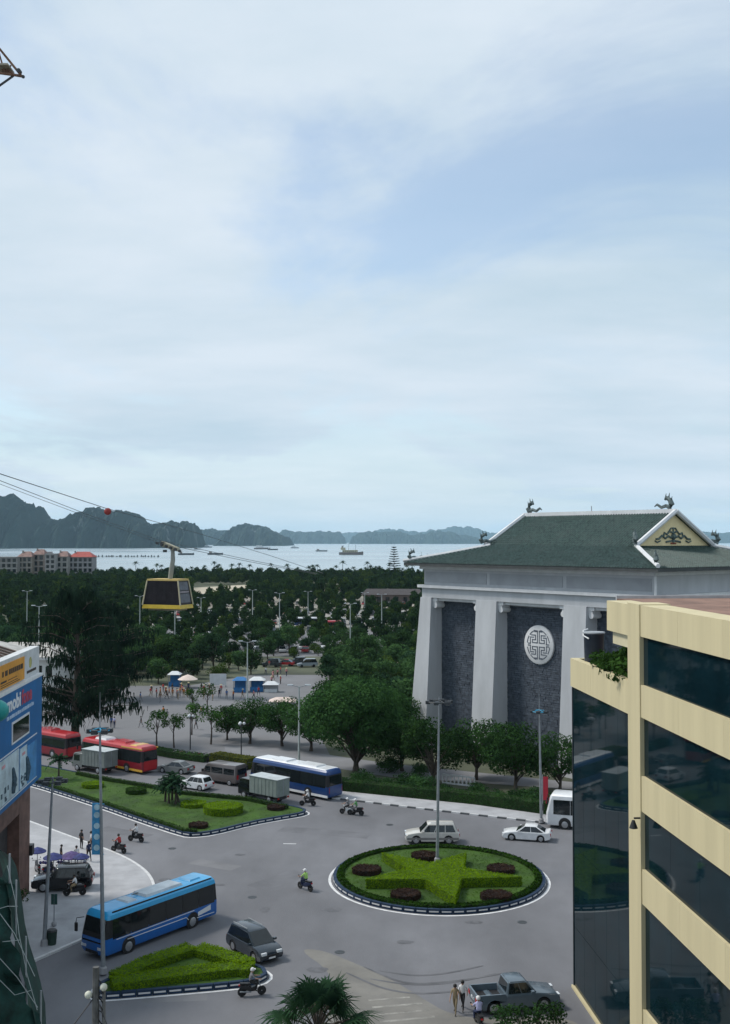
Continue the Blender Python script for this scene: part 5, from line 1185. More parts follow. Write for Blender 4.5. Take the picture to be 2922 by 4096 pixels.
for i, (x, d) in enumerate(pts[:NEAR_N]):
    _px = x / d * FPX + 1461
    plant_tree('park_tree', 'leafy park tree ' + ('left of the tall drooping tree' if _px < 250 else 'behind the drooping trees' if _px < 600 else 'behind the plaza stalls' if _px < 1000 else 'behind the far plaza' if _px < 1330 else 'between the far plaza and the hall' if _px < 1680 else 'behind the hall') + (', nearest rows' if d < 240 else ', middle rows' if d < 300 else ', farther rows'), 'tree', (x, d, 0), PARK[rr.randrange(8)], rr.uniform(0, 6.28), rr.uniform(.62, 1.25) * (.75 if 690 < x / d * FPX + 1461 < 1570 and d > 240 else 1.0), 'leafy trees filling the park')
def far_wood():
    rng = np.random.default_rng(55); Qs = []; Ms = []
    cl = []
    for i in range(4):
        c = []
        for k in range(9): a = rng.uniform(0, 6.28); r = rng.uniform(0, 2.2); c.append(((r * math.cos(a), r * math.sin(a), rng.uniform(2.6, 5.4)), (1.8, 1.8, 1.4)))
        P, Nn = crown_points(c, 14, rng); cl.append(leaf_quads(P, Nn, 1.05, .7, .6, rng))
    for (x, d) in pts[NEAR_N:]:
        s = rng.uniform(.6, 1.0) * (.72 if d < 470 else 1.0); a = rng.uniform(0, 6.28); ca, sa = math.cos(a), math.sin(a); q = cl[rng.integers(4)]
        R = np.array([[ca, -sa, 0], [sa, ca, 0], [0, 0, rng.uniform(.75, 1.6)]]); Qs.append(q @ R.T * s + np.array([x, d, 0])); Ms.append(np.full(len(q), rng.choice((0, 0, 0, 1, 2))))
    o = link('far_wood', quads_mesh('far_wood', np.concatenate(Qs), [M_LEAF, M_LEAFY, M_LEAFD], np.concatenate(Ms))); tag(o, 'dark green mass of trees in the far half of the park', 'wood', kind='stuff')
    print('PARK TREES', len(pts))
far_wood()
for nm, poly, m, z in (('beach', [(p.x, p.y) for p in (G(760, 2352), G(1000, 2338), G(1010, 2385), G(900, 2392), G(740, 2400))], M_BEACH, .02), ('beach', [(p.x, p.y) for p in (G(1170, 2350), G(1480, 2347), G(1480, 2362), G(1170, 2368))], M_BEACH, .02),
                       ('car_park', [(-60, 268), (30, 268), (30, 350), (-80, 350)], M_PLAZA, .012), ('car_park', [(-80, 358), (20, 358), (20, 450), (-80, 450)], mat('car_park_pale', (.29, .275, .25), var=.15, scale=.05), .012), ('car_park', [(-90, 462), (40, 462), (40, 566), (-90, 566)], mat('car_park_sand', (.33, .30, .25), var=.15, scale=.05), .012)):
    sheet(nm, poly, z, m)

# ------------------------------------------------------------------ people and motorbikes
SKIN = mat('skin', (.34, .20, .14), rough=.6, var=.08, scale=6); HAIR = mat('black_hair', (.014, .012, .011), rough=.6, var=.2, scale=10); SHOE = mat('shoe', (.05, .045, .04), var=.2)
CLOTH = {}
def cloth(n, c): 
    if n not in CLOTH: CLOTH[n] = mat('cloth_' + n, c, rough=.9, var=.12, scale=6)
    return CLOTH[n]
for n_, c_ in dict(white=(.66, .66, .66), black=(.02, .02, .022), navy=(.025, .035, .08), blue=(.05, .12, .30), red=(.40, .04, .04), pink=(.55, .24, .24), green=(.10, .28, .10), hivis=(.38, .62, .16), khaki=(.26, .20, .12), grey=(.18, .18, .19), lilac=(.42, .42, .62), brown=(.14, .08, .05), orange=(.5, .16, .04), teal=(.06, .22, .22)).items(): cloth(n_, c_)
def pose_skeleton(pose):
    """joints (x forward, y left, z up), radius, and region of each bone"""
    J = {}; B = []
    def j(n, p, r): J[n] = (Vector(p), r)
    def bone(a, b, reg): B.append((a, b, reg))
    if pose == 'ride':
        j('pelvis', (-.10, 0, .84), .14); j('spine', (-.10, 0, 1.02), .125); j('chest', (-.03, 0, 1.22), .14); j('neck', (.02, 0, 1.36), .055); j('head', (.05, 0, 1.48), .095); j('top', (.05, 0, 1.57), .07)
        for s, n in ((1, 'l'), (-1, 'r')):
            j('sh' + n, (-.02, s * .18, 1.26), .062); j('el' + n, (.16, s * .25, 1.06), .045); j('wr' + n, (.38, s * .27, 1.03), .032); j('pa' + n, (.46, s * .27, 1.03), .034)
            j('hip' + n, (-.06, s * .10, .82), .10); j('kn' + n, (.30, s * .17, .74), .068); j('an' + n, (.20, s * .18, .36), .042); j('to' + n, (.36, s * .18, .31), .036)
    else:
        st = .24 if pose == 'walk' else .0; b = .10 if pose == 'walk' else 0
        j('pelvis', (0, 0, .95), .13); j('spine', (.01, 0, 1.14), .115); j('chest', (.02, 0, 1.33), .135); j('neck', (.025, 0, 1.47), .052); j('head', (.045, 0, 1.59), .092); j('top', (.04, 0, 1.68), .068)
        for s, n in ((1, 'l'), (-1, 'r')):
            k = s * st
            j('sh' + n, (.01, s * .17, 1.38), .06); j('el' + n, (-.03 - k * .5, s * .225, 1.13), .043); j('wr' + n, (.06 - k * .9, s * .235, .90), .03); j('pa' + n, (.08 - k, s * .235, .825), .034)
            j('hip' + n, (0, s * .09, .90), .092); j('kn' + n, (.04 + k * .75, s * .10, .50), .06); j('an' + n, (k * 1.25 - (.06 if k < 0 else 0), s * .10, .08 + (.08 if k < 0 else 0)), .04); j('to' + n, (k * 1.25 + .15, s * .115, .035 + (.02 if k < 0 else 0)), .034)
    bone('pelvis', 'spine', 1); bone('spine', 'chest', 1); bone('chest', 'neck', 1); bone('neck', 'head', 3); bone('head', 'top', 3)
    for n in 'lr':
        s = 1 if n == 'l' else -1
        bone('chest', 'sh' + n, 1); bone('sh' + n, 'el' + n, 1); bone('el' + n, 'wr' + n, 3); bone('wr' + n, 'pa' + n, 3)
        bone('pelvis', 'hip' + n, 2); bone('hip' + n, 'kn' + n, 2); bone('kn' + n, 'an' + n, 2); bone('an' + n, 'to' + n, 4)
        d = (J['pa' + n][0] - J['wr' + n][0]).normalized(); side = Vector((0, 0, 1)) if pose == 'ride' else Vector((1, 0, 0)); side = (side - d * side.dot(d)).normalized(); curl = Vector((0, -s, 0)) if pose != 'ride' else Vector((0, 0, -1))
        if pose == 'ride': side = Vector((0, s, 0))
        for k, (off, ln) in enumerate(((.028, .075), (.010, .085), (-.009, .08), (-.027, .062))):
            a = J['pa' + n][0] + side * off * .8 + d * .028; m = a + d * ln * .55 + side * off * .3 + curl * .008; e = m + d * ln * .35 + curl * .035
            j('f%d%s' % (k, n), m, .0095); j('g%d%s' % (k, n), e, .008); bone('pa' + n, 'f%d%s' % (k, n), 3); bone('f%d%s' % (k, n), 'g%d%s' % (k, n), 3)
        m = J['wr' + n][0].lerp(J['pa' + n][0], .55) + side * .045 + curl * .01; e = m + d * .045 + side * .012 + curl * .02
        j('t' + n, m, .011); j('u' + n, e, .009); bone('wr' + n, 't' + n, 3); bone('t' + n, 'u' + n, 3)
    return J, B
BODY = {}
def body_mesh(pose):
    if pose in BODY: return BODY[pose]
    J, B = pose_skeleton(pose); names = list(J); ix = {n: i for i, n in enumerate(names)}
    me = bpy.data.meshes.new('figure'); me.from_pydata([tuple(J[n][0]) for n in names], [(ix[a], ix[b]) for a, b, _ in B], [])
    o = bpy.data.objects.new('figure', me); COL.objects.link(o)
    sk = o.modifiers.new('s', 'SKIN'); sk.use_smooth_shade = True; sk.branch_smoothing = .3
    sd = o.modifiers.new('d', 'SUBSURF'); sd.levels = 1; sd.render_levels = 1
    if not me.skin_vertices: 
        bpy.context.view_layer.objects.active = o
    for i, n in enumerate(names):
        v = me.skin_vertices[0].data[i]; r = J[n][1]; v.radius = (r, r * (1.25 if n in ('chest', 'spine', 'pelvis') else 1)); v.use_root = (n == 'pelvis')
    bpy.context.view_layer.update()
    dg = bpy.context.evaluated_depsgraph_get(); out = bpy.data.meshes.new_from_object(o.evaluated_get(dg)); bpy.data.objects.remove(o)
    # facial features welded on: nose, ears, brow, chin
    hd = J['head'][0]; A0 = [(J[a][0], J[b][0], r) for a, b, r in B]
    co = np.array([p.center[:] for p in out.polygons]); best = np.full(len(co), 1e9); reg = np.zeros(len(co), int)
    for a, b, r in A0:
        ab = np.array(b - a); t = np.clip(((co - np.array(a)) @ ab) / max(1e-9, ab @ ab), 0, 1); dd = np.linalg.norm(co - (np.array(a) + t[:, None] * ab), axis=1)
        u = dd < best - 1e-6; best[u] = dd[u]; reg[u] = r
    for v in out.vertices:
        p = v.co - hd
        if p.length < .2 and p.x > .045:
            if abs(p.y) < .022 and -.035 < p.z < .02: v.co.x += .022
            elif .018 < abs(p.y) < .055 and .0 < p.z < .035: v.co.x -= .012
            elif abs(p.y) < .03 and p.z < -.07: v.co.x += .012
    idx = np.choose(reg, [0, 0, 1, 2, 3]); out.polygons.foreach_set('use_smooth', [True] * len(out.polygons))
    BODY[pose] = (out, hd, idx.astype(np.int32)); return BODY[pose]
VAR = {}
def person(label, loc, rotz, pose='stand', shirt='white', pants='navy', head='hair', sc=1.0, group=None, helmet='white'):
    key = (pose, shirt, pants)
    if key not in VAR:
        me = body_mesh(pose)[0].copy(); me.materials.clear()
        for m in (cloth(shirt, None), cloth(pants, None), SKIN, SHOE): me.materials.append(m)
        me.polygons.foreach_set('material_index', body_mesh(pose)[2]); me.update()
        VAR[key] = me
    hd = body_mesh(pose)[1]; o = link('person', VAR[key], None, loc, rotz); o.scale = (sc,) * 3; tag(o, label, 'person', group)
    hk = ('helmet', helmet, pose) if head == 'helmet' else (head, '', pose)
    if hk not in VAR:
        b = MB(); R = .125 if head == 'helmet' else .112; n = 12; prof = []
        for i in range(6): a = math.pi / 2 * i / 5; prof.append((max(.004, R * math.cos(a)), R * 1.05 * math.sin(a)))
        b.lathe([(R * .97, -.05)] + prof, n, (hd.x - .012, hd.y, hd.z + .018))
        if head == 'helmet': b.box(hd.x + .07, hd.x + .17, -.08, .08, hd.z + .035, hd.z + .055)
        if head == 'hat': b = MB(); b.lathe([(.24, .0), (.02, .14)], 14, (hd.x, hd.y, hd.z + .06))
        VAR[hk] = b.mesh('headwear', cloth(helmet, None) if head == 'helmet' else mat('straw', (.45, .38, .22), var=.15) if head == 'hat' else HAIR, 50)
    link({'helmet': 'helmet', 'hat': 'hat'}.get(head, 'hair'), VAR[hk], o)
    return o
def make_bike(label, col, loc, rotz, group=None):
    t = thing('motorbike', label, 'motorbike', loc, rotz, group); pm = cloth(col, None) if col in CLOTH else col
    for x, nm in ((.62, 'front_wheel'), (-.60, 'rear_wheel')):
        w = MB().lathe([(.21, -.045), (.27, -.045), (.285, 0), (.27, .045), (.21, .045)], 16, axis='y').build('wheel', M_TYRE, t, 50); w.location = (x, 0, .285)
        q = MB(); q.lathe([(.03, -.05), (.05, 0), (.03, .05)], 8, axis='y')
        for k in range(6): a = k * math.pi / 3; q.tube([(0, 0, 0), (.22 * math.cos(a), 0, .22 * math.sin(a))], .012, 4)
        q.build('spokes', M_RIM, w)
    MB().prism_y([(-.75, .62), (-.45, .42), (-.1, .30), (.25, .32), (.34, .62), (.42, .92), (.34, .98), (.22, .62), (-.02, .52), (-.15, .68), (-.72, .76)], -.13, .13, 0, .2, .6).build('fairing', mat('bike_' + str(col), tuple(MATS['cloth_' + col].node_tree.nodes['Color Ramp'].color_ramp.elements[1].color)[:3], rough=.3, var=.1), t, 40)
    MB().prism_y([(-.72, .76), (-.12, .70), (-.08, .78), (-.4, .83), (-.74, .86)], -.13, .13, 0, .25, .78).build('seat', M_TRIM, t, 40)
    q = MB(); q.tube([(.38, 0, .95), (.62, 0, .29)], .035, 6); q.build('fork', M_GALV, t)
    q = MB(); q.tube([(.34, -.34, 1.03), (.38, -.1, 1.0), (.38, .1, 1.0), (.34, .34, 1.03)], .018, 6)
    for s in (-1, 1): q.tube([(.36, s * .25, 1.02), (.40, s * .33, 1.18)], .008, 4); q.lathe([(.05, 0), (.05, .015)], 8, (.40, s * .34, 1.2), 'x')
    q.build('handlebar', M_TRIM, t)
    MB().ball((.46, 0, .93), .075, 8).build('headlight', M_HEAD, t); MB().tube([(-.05, -.13, .28), (-.75, -.17, .36)], [.035, .05], 7).build('exhaust', M_GALV, t)
    MB().box(-.82, -.74, -.06, .06, .66, .74).build('tail_light', M_TAIL, t)
    return t
def rider(lb, col, px, shirt, pants, head, helmet='white', az=0.0, z=ROADZ):
    p = G(*px); p.z = z
    make_bike('motorbike of ' + lb, col, p, az)
    person(lb[0].upper() * 0 + lb, p, az, 'ride', shirt, pants, head, 1.06, None, helmet)
rider('person in green high-visibility vest riding beside the roundabout', 'navy', (1222, 3562), 'hivis', 'navy', 'helmet', 'white', RAD(135))
rider('person in white shirt riding past the lawn island near the corner pavement', 'black', (545, 3368), 'white', 'black', 'hair', 'white', RAD(155))
rider('person in dark red top riding along the corner kerb', 'black', (476, 3412), 'red', 'black', 'hair', 'white', RAD(150))
rider('person in white shirt riding beside the dark blue coach', 'black', (1232, 3224), 'white', 'black', 'helmet', 'white', RAD(175))
rider('person in grey shirt riding left of the pair near the far kerb', 'white', (1392, 3258), 'grey', 'black', 'helmet', 'white', RAD(160))
rider('person in green shirt riding right of the pair near the far kerb', 'black', (1424, 3262), 'green', 'grey', 'helmet', 'white', RAD(165))
rider('person in grey top riding at the tip of the triangular island', 'black', (1008, 3984), 'grey', 'black', 'helmet', 'white', RAD(14))
rider('person in white shirt on a motorbike beside the parked black car', 'black', (300, 3590), 'white', 'khaki', 'hair', 'white', RAD(190), .14)
rider('person in lilac shirt and pale helmet by the tail of the pickup', 'black', (1915, 4106), 'lilac', 'navy', 'helmet', 'white', RAD(100))
for lb, px, z, sh, pa, hd, az in (('person in white top walking behind the pickup, right of the pair', (1852, 4040), .03, 'white', 'black', 'hair', 250), ('person in khaki dress walking behind the pickup, left of the pair', (1822, 4056), .03, 'khaki', 'khaki', 'hair', 250),
                                  ('person in black standing at the corner kerb, left of the pair', (326, 3402), .14, 'black', 'black', 'hair', 60), ('person in pale top standing at the corner kerb beside the blue banner', (366, 3408), .14, 'white', 'black', 'hair', 200), ('person in dark clothes walking between the stalls and the kerb', (356, 3452), .14, 'navy', 'black', 'hair', 120),
                                  ('person in blue shirt standing on the plaza left of his companion', (446, 2912), .03, 'blue', 'navy', 'hair', 90), ('person in pale blue shirt standing on the plaza right of his companion', (458, 2914), .03, 'lilac', 'navy', 'hair', 60),
                                  ('person behind the stalls near the brown column', (245, 3466), .14, 'black', 'black', 'hair', 30), ('person in white between the purple umbrellas', (306, 3470), .14, 'white', 'navy', 'hair', 300)):
    p = G(*px); p.z = z; person(lb, p, RAD(az), 'walk' if 'walking' in lb else 'stand', sh, pa, hd, 1.02)
# crowd on the plaza
rc = random.Random(5); cols = ['red', 'red', 'orange', 'navy', 'black', 'white', 'blue', 'pink', 'brown', 'grey']
spots = [(rc.gauss(660, 45), rc.gauss(2790, 9)) for _ in range(16)] + [(rc.gauss(1105, 28), rc.gauss(2705, 14)) for _ in range(10)] + [(rc.uniform(560, 860), rc.uniform(2800, 2940)) for _ in range(8)] + [(rc.uniform(700, 1040), rc.uniform(2765, 2800)) for _ in range(18)]
for i, (x, y) in enumerate(spots):
    if 16 <= i < 26: sh = rc.choice(('pink', 'red', 'pink', 'white'))
    elif i < 16: sh = rc.choice(('red', 'red', 'orange', 'black', 'brown'))
    else: sh = rc.choice(cols)
    p = G(x, y); p.z = .03
    lb = {'a': 'person in the group gathered in the middle of the plaza', 'b': 'person in the group by the far stalls of the plaza', 'c': 'person scattered on the open plaza', 'd': 'person in front of the row of stalls on the plaza'}['a' if i < 16 else 'b' if i < 26 else 'c' if i < 34 else 'd']
    person(lb + ' wearing ' + sh, p, rc.uniform(0, 6.28), rc.choice(('stand', 'walk')), sh, rc.choice(('navy', 'black', 'khaki', 'grey')), rc.choice(('hair', 'hair', 'hat')), 1.0, 'people on the plaza')

# ------------------------------------------------------------------ stalls, umbrellas and small things
def umbrella(label, loc, r, h, m, group=None, ribs=8):
    t = thing('umbrella', label, 'umbrella', loc, 0, group)
    MB().tube([(0, 0, 0), (0, 0, h)], .03, 6).build('pole', M_GALV, t); MB().lathe([(.25, 0), (.22, .08)], 12).build('base', M_CONC, t)
    MB().lathe([(r, -.06), (r, 0), (r * .55, .28 * r), (.03, .48 * r)], ribs * 2, (0, 0, h - .4 * r)).build('canopy', m, t, 30)
    return t
M_PUR = mat('purple_cloth', (.085, .06, .17), rough=.8, var=.35, scale=3); M_IND = mat('indigo_cloth', (.03, .04, .15), rough=.8, var=.35, scale=3)
for px, py, m, r, lb in ((150, 3452, M_IND, .75, 'blue umbrella nearest the brown column'), (214, 3476, M_IND, .85, 'indigo umbrella left in the row behind the black car'), (286, 3470, M_PUR, .95, 'purple umbrella in the row behind the black car'), (325, 3478, M_IND, .7, 'dark blue umbrella at the right end behind the black car')):
    p = G(px, py + 28); p.z = .14; umbrella(lb, p, r, 1.75, m, 'umbrellas over the pavement stalls')
for px, py, lb in ((183, 3495, 'low vendor table between two blue umbrellas'), (255, 3492, 'low vendor table beside the indigo umbrella')):
    p = G(px, py); p.z = .14; t = thing('vendor_table', lb, 'table', p); MB().box(-.6, .6, -.35, .35, .62, .66).build('table_top', M_WHITE, t)
    for x in (-.52, .52):
        for y in (-.28, .28): MB().box(x - .03, x + .03, y - .03, y + .03, 0, .62).build('leg', M_GALV, t)
    for k in range(5):
        c = MB(); c.ball((0, 0, .12), .13, 8); o = c.build('goods_bag', M_PUR if k % 2 else M_IND); o.location = p + Vector((-.45 + k * .22, random.uniform(-.2, .2), .66)); tag(o, 'small purple or blue bag of goods on a pavement vendor table', 'bag', 'goods on the vendor tables')
p = G(208, 3785); p.z = .14
t = thing('litter_bin', 'dark green litter bin at the kerb of the near pavement', 'bin', p); MB().lathe([(.30, 0), (.36, .85), (.38, .9), (.34, .9)], 14).build('drum', mat('bin_green', (.02, .045, .035), var=.2), t, 40); MB().lathe([(.38, .9), (.30, 1.02), (.05, 1.06)], 14).build('lid', M_TRIM, t, 40)
p = G(217, 3712); p.z = .14
t = thing('road_sign', 'small dark green sign on a post on the near pavement', 'sign', p); MB().tube([(0, 0, 0), (0, 0, 2.3)], .035, 6).build('post', M_GALV, t); MB().box(-.22, .22, -.03, .03, 1.55, 2.3).build('sign_plate', mat('sign_green', (.02, .07, .06), var=.2), t); MB().ball((0, 0, .15), .2, 8).build('base_block', M_CONC, t)
_pl = make_tree(1.6, 1.5, 71, 8, 130, .18, .3, M_LEAFB, trunk_r=.04, clump_r=.3)
p = G(85, 3645); p.z = .14; plant_tree('potted_shrub', 'dark round shrub beside the green netting on the pavement', 'shrub', p, _pl)
for i, (px, py, cc) in enumerate(((195, 3508, 'navy'), (232, 3512, 'lilac'), (268, 3508, 'black'), (340, 3500, 'blue'), (150, 3500, 'grey'))):
    p = G(px, py); p.z = .14; make_bike(('dark blue', 'lilac', 'black', 'blue', 'grey')[i] + ' motorbike parked among the umbrellas behind the black car', cc, p, RAD(70 + 12 * i), 'motorbikes parked on the near pavement')
# plaza stalls
def booth(label, px, w, d, h, wallm, roofm, rot=0.0):
    p = G(*px); p.z = .03; t = thing('stall', label, 'stall', p, rot)
    for x in (-w / 2 + .06, w / 2 - .06):
        for y in (-d / 2 + .06, d / 2 - .06): MB().box(x - .05, x + .05, y - .05, y + .05, 0, h).build('post', M_GALV, t)
    MB().box(-w / 2, w / 2, -d / 2 + .02, -d / 2 + .08, .0, h * .42).build('counter', wallm, t); MB().box(-w / 2 + .02, w / 2 - .02, d / 2 - .1, d / 2 - .04, 0, h).build('back_panel', wallm, t)
    MB().add([(-w / 2 - .2, -d / 2 - .3, h), (w / 2 + .2, -d / 2 - .3, h), (w / 2 + .2, d / 2 + .2, h), (-w / 2 - .2, d / 2 + .2, h), (-w / 4, 0, h + .6), (w / 4, 0, h + .6)], [(0, 1, 5, 4), (1, 2, 5), (2, 3, 4, 5), (3, 0, 4), (3, 2, 1, 0)]).build('roof', roofm, t)
BLUEB = mat('booth_blue', (.03, .15, .36), var=.15); WHB = mat('booth_white', (.60, .62, .63), var=.08)
booth('blue booth with white sign on the plaza', (962, 2768), 2.4, 2.0, 2.2, BLUEB, BLUEB); booth('blue booth right of the first one on the plaza', (1030, 2765), 2.6, 2.0, 2.1, BLUEB, WHB); booth('low white stall beside the blue booths', (1085, 2768), 2.6, 1.6, 1.4, WHB, WHB); booth('small dark blue kiosk left of the white umbrella', (700, 2745), 2.2, 2.0, 2.3, BLUEB, WHB); booth('pale tent stall behind the leafy row', (1130, 2850), 4.0, 2.5, 1.9, WHB, mat('tent_pink', (.62, .50, .44), var=.15))
p = G(752, 2752); p.z = .03; umbrella('large pale umbrella over a plaza stall', p, 1.9, 2.4, mat('umbrella_cream', (.66, .55, .48), var=.1))
p = G(873, 2748); p.z = .03; t = thing('white_screen', 'white panel screen on legs on the plaza', 'screen', p); MB().box(-1.6, 1.6, -.06, .06, .35, 2.5).build('panel', WHB, t)
for x in (-1.5, 1.5): MB().box(x - .05, x + .05, -.4, .4, 0, .35).build('foot', M_GALV, t)
for i in range(7):
    p = G(700 + i * 24, 3030 + i * 3); p.z = .05; c = ('#',)
    o = thing('bicycle', 'rental bike parked in the row by the plaza hedge', 'bicycle', p, RAD(60), 'bikes parked in a row by the plaza hedge')
    for x in (-.5, .5):
        w = MB().lathe([(.28, -.02), (.33, -.02), (.34, 0), (.33, .02), (.28, .02)], 14, axis='y').build('wheel', M_TYRE, o); w.location = (x, 0, .34)
    MB().tube([(-.5, 0, .34), (-.1, 0, .85), (.35, 0, .8), (.5, 0, .34)], .035, 5).build('frame', cloth(('white', 'pink', 'lilac', 'white', 'red', 'white', 'blue')[i], None), o); MB().box(-.25, .02, -.08, .08, .9, .97).build('saddle', M_TRIM, o); MB().tube([(.35, -.25, 1.0), (.38, 0, .98), (.35, .25, 1.0)], .02, 5).build('handlebar', M_TRIM, o)

# ------------------------------------------------------------------ parked cars under the park trees
def simple_car_mesh(style, bm_):
    k = CARS[style]; L_ = 4.5; h = L_ / 2; b = MB(); w = .88
    b.prism_y([(-h, .35), (h, .35), (h, .75), (h * .45, k['hood']), (k['xb'] * L_, k['belt']), (k['xrb'] * L_, k['belt']), (-h, k['trunk'])], -w, w, 0, .06, .6)
    xb, xt, xr, xrb = k['xb'] * L_, k['xt'] * L_, k['xr'] * L_, k['xrb'] * L_; z0, z1 = k['belt'] - .02, k['roof']; w1, w2 = w * .95, w * .78
    b.add([(xb, -w1, z0), (xb, w1, z0), (xrb, w1, z0), (xrb, -w1, z0), (xt, -w2, z1), (xt, w2, z1), (xr, w2, z1), (xr, -w2, z1)], [(0, 1, 5, 4), (1, 2, 6, 5), (2, 3, 7, 6), (3, 0, 4, 7)], 1)
    b.add([(xt, -w2, z1 + .01), (xt, w2, z1 + .01), (xr, w2, z1 + .01), (xr, -w2, z1 + .01)], [(0, 1, 2, 3)], 0)
    for x in (-h * .6, h * .6):
        for s in (-1, 1): b.lathe([(.32, -.1), (.32, .1)], 10, (x, s * (w - .08), .32), 'y', 2)
    return b.mesh('parked_car', [bm_, M_GLASS, M_TYRE])
PC = [(n, simple_car_mesh(s, m)) for n, s, m in (('white', 'sedan', P_WHITE), ('white', 'suv', P_WHITE), ('silver', 'mpv', P_SILV), ('dark', 'suv', P_DARK), ('red', 'sedan', P_RED), ('white', 'mpv', P_WHITE), ('grey', 'hatch', P_GREY))]
rp = random.Random(8); k = 0
for (a, b) in AISLES:
    for row in (0, 1):
        d = a + 2.6 if row == 0 else b - 2.6; x = (720 - 1461) / FPX * d
        while x < (1640 - 1461) / FPX * d:
            if rp.random() < (.62 if d < 450 else .5):
                nm, me = rp.choice(PC); o = link('parked_car', me, None, (x, d, .02), rp.choice((1, -1)) * math.pi / 2 + rp.gauss(0, .05))
                tag(o, nm + ' car in parked row ' + 'one two three four five six seven eight nine ten eleven twelve'.split()[AISLES.index((a, b)) * 2 + row] + ' from the plaza, ' + ('left' if x < -30 else 'middle' if x < 0 else 'right') + ' part', 'car', 'cars parked in the park'); k += 1
            x += 2.9
for px, py, nm, i in ((690, 2640, 'white', 0), (1085, 2668, 'dark', 3), (1140, 2664, 'red', 4), (1190, 2662, 'dark', 3), (1230, 2668, 'silver', 2)):
    p = G(px, py); o = link('parked_car', PC[i][1], None, (p.x, p.y, .03), rp.uniform(2.9, 3.4)); tag(o, {690: 'white car under the trees left of the far plaza', 1085: 'dark car parked at the back of the far plaza, leftmost there', 1140: 'red car between dark cars at the back of the far plaza', 1190: 'dark car right of the red one on the far plaza', 1230: 'silver car at the right end of the far plaza'}[px], 'car', 'cars parked in the park')
for px, py, m, lb in ((1230, 2505, P_NAVY, 'dark blue coach parked deep in the park'), (1330, 2520, P_RED, 'red coach parked deep in the park')):
    p = G(px, py); bus('coach', lb, (p.x, p.y, .02), RAD(180), 8.5 if m is P_NAVY else 6.0, 2.4, 3.0, m, m, P_WHITE if m is P_NAVY else P_RED, nwin=4)

# ------------------------------------------------------------------ masts, lamp posts, wires
def mast(label, base, topy, ring, z0=0.0, deco=None, spire=0.0, lean=0.0, r=.11):
    p = G(*base, z0); p.z = z0; zt = A(base[0], topy, p.y).z - z0
    t = thing('lamp_mast', label, 'lamp', p)
    MB().tube([(0, 0, 0), (lean * .5, 0, zt * .5), (lean, 0, zt)], [r * 1.35, r, r * .6], 10).build('pole', M_GALV, t, 60)
    MB().lathe([(r * 2.4, 0), (r * 2.2, .35), (r * 1.4, .45)], 12).build('base', M_CONC, t)
    q = MB(); n = 24; R = ring
    for k in range(n):
        a0, a1 = 2 * math.pi * k / n, 2 * math.pi * (k + 1) / n; q.tube([(lean + R * math.cos(a0), R * math.sin(a0), zt - .25), (lean + R * math.cos(a1), R * math.sin(a1), zt - .25)], .05, 5, cap=False)
    for k in range(4): a = k * math.pi / 2 + .4; q.tube([(lean, 0, zt - .1), (lean + R * math.cos(a), R * math.sin(a), zt - .25)], .04, 5)
    q.build('light_ring', deco or M_DARKST, t)
    for k in range(6):
        a = k * math.pi / 3 + .2; x, y = lean + R * math.cos(a), R * math.sin(a)
        f = MB().prism([(x - .2, y - .16), (x + .2, y - .16), (x + .2, y + .16), (x - .2, y + .16)], zt - .42, zt - .16).build('floodlight', M_DARKST, t)
        MB().box(x - .17, x + .17, y - .13, y + .13, zt - .44, zt - .421).build('lens', M_HEAD, f)
    if spire: MB().tube([(lean, 0, zt - .1), (lean, 0, zt + spire)], [.04, .01], 5).build('spire', M_GALV, t)
    return t, p, zt
CYAN = mat('cyan_paint', (.04, .30, .48), rough=.5, var=.15)
mast('tall mast with ring of floodlights in the middle of the roundabout', (1750, 3450), 2795, 1.0, .36, spire=.4, lean=.18)
mast('lamp mast with ring of lights on the near pavement by the brown column', (178, 3782), 3108, .8, .14, lean=.5)
t, p, zt = mast('tall lamp mast with cyan ring and blue banner near the blue coach', (414, 3893), 2905, .62, .14, deco=CYAN, spire=2.2, lean=-.32)
MB().box(-.78, -.16, -.03, .03, 7.6, 10.9).build('banner', mat('banner_blue', (.05, .27, .50), var=.25, scale=2), t)
q = MB()
for z in (7.9, 8.6, 9.3, 10.0, 10.5): q.lathe([(.2, 0), (.2, .02)], 10, (-.47, -.055, z + .15), 'y')
q.build('banner_motif', mat('banner_pale', (.40, .58, .66), var=.2), t)
for z in (7.62, 10.85): MB().tube([(0, 0, z), (-.8, 0, z)], .03, 5).build('banner_arm', CYAN, t)
mast('lamp mast with cyan ring between the far pavement and the hall', (2166, 3290), 2835, .75, .13, deco=CYAN, spire=2.0, lean=-.15)
def lamp_post(label, base, topy, group=None):
    p = G(*base); zt = A(base[0], topy, p.y).z; t = thing('lamp_post', label, 'lamp', p, 0, group)
    MB().tube([(0, 0, 0), (0, 0, zt)], [.16, .08], 7).build('pole', mat('lamp_pale', (.42, .46, .45), rough=.5, var=.1), t)
    for s in (-1, 1):
        MB().tube([(0, 0, zt - .1), (s * 1.1, 0, zt + .15)], .05, 5).build('arm', M_GALV, t); MB().box(s * 1.1 - .35, s * 1.1 + .35, -.14, .14, zt + .1, zt + .24).build('lamp_head', M_HEAD, t)
for i, (b, ty) in enumerate((((1119, 2560), 2373), ((1011, 2490), 2361), ((1233, 2485), 2367), ((1402, 2662), 2416), ((1528, 2548), 2379), ((805, 2490), 2392), ((108, 2560), 2365), ((1460, 2470), 2372), ((560, 2560), 2385), ((700, 2600), 2400))):
    lamp_post('slim pale lamp post rising above the park trees', b, ty, 'lamp posts in the park')
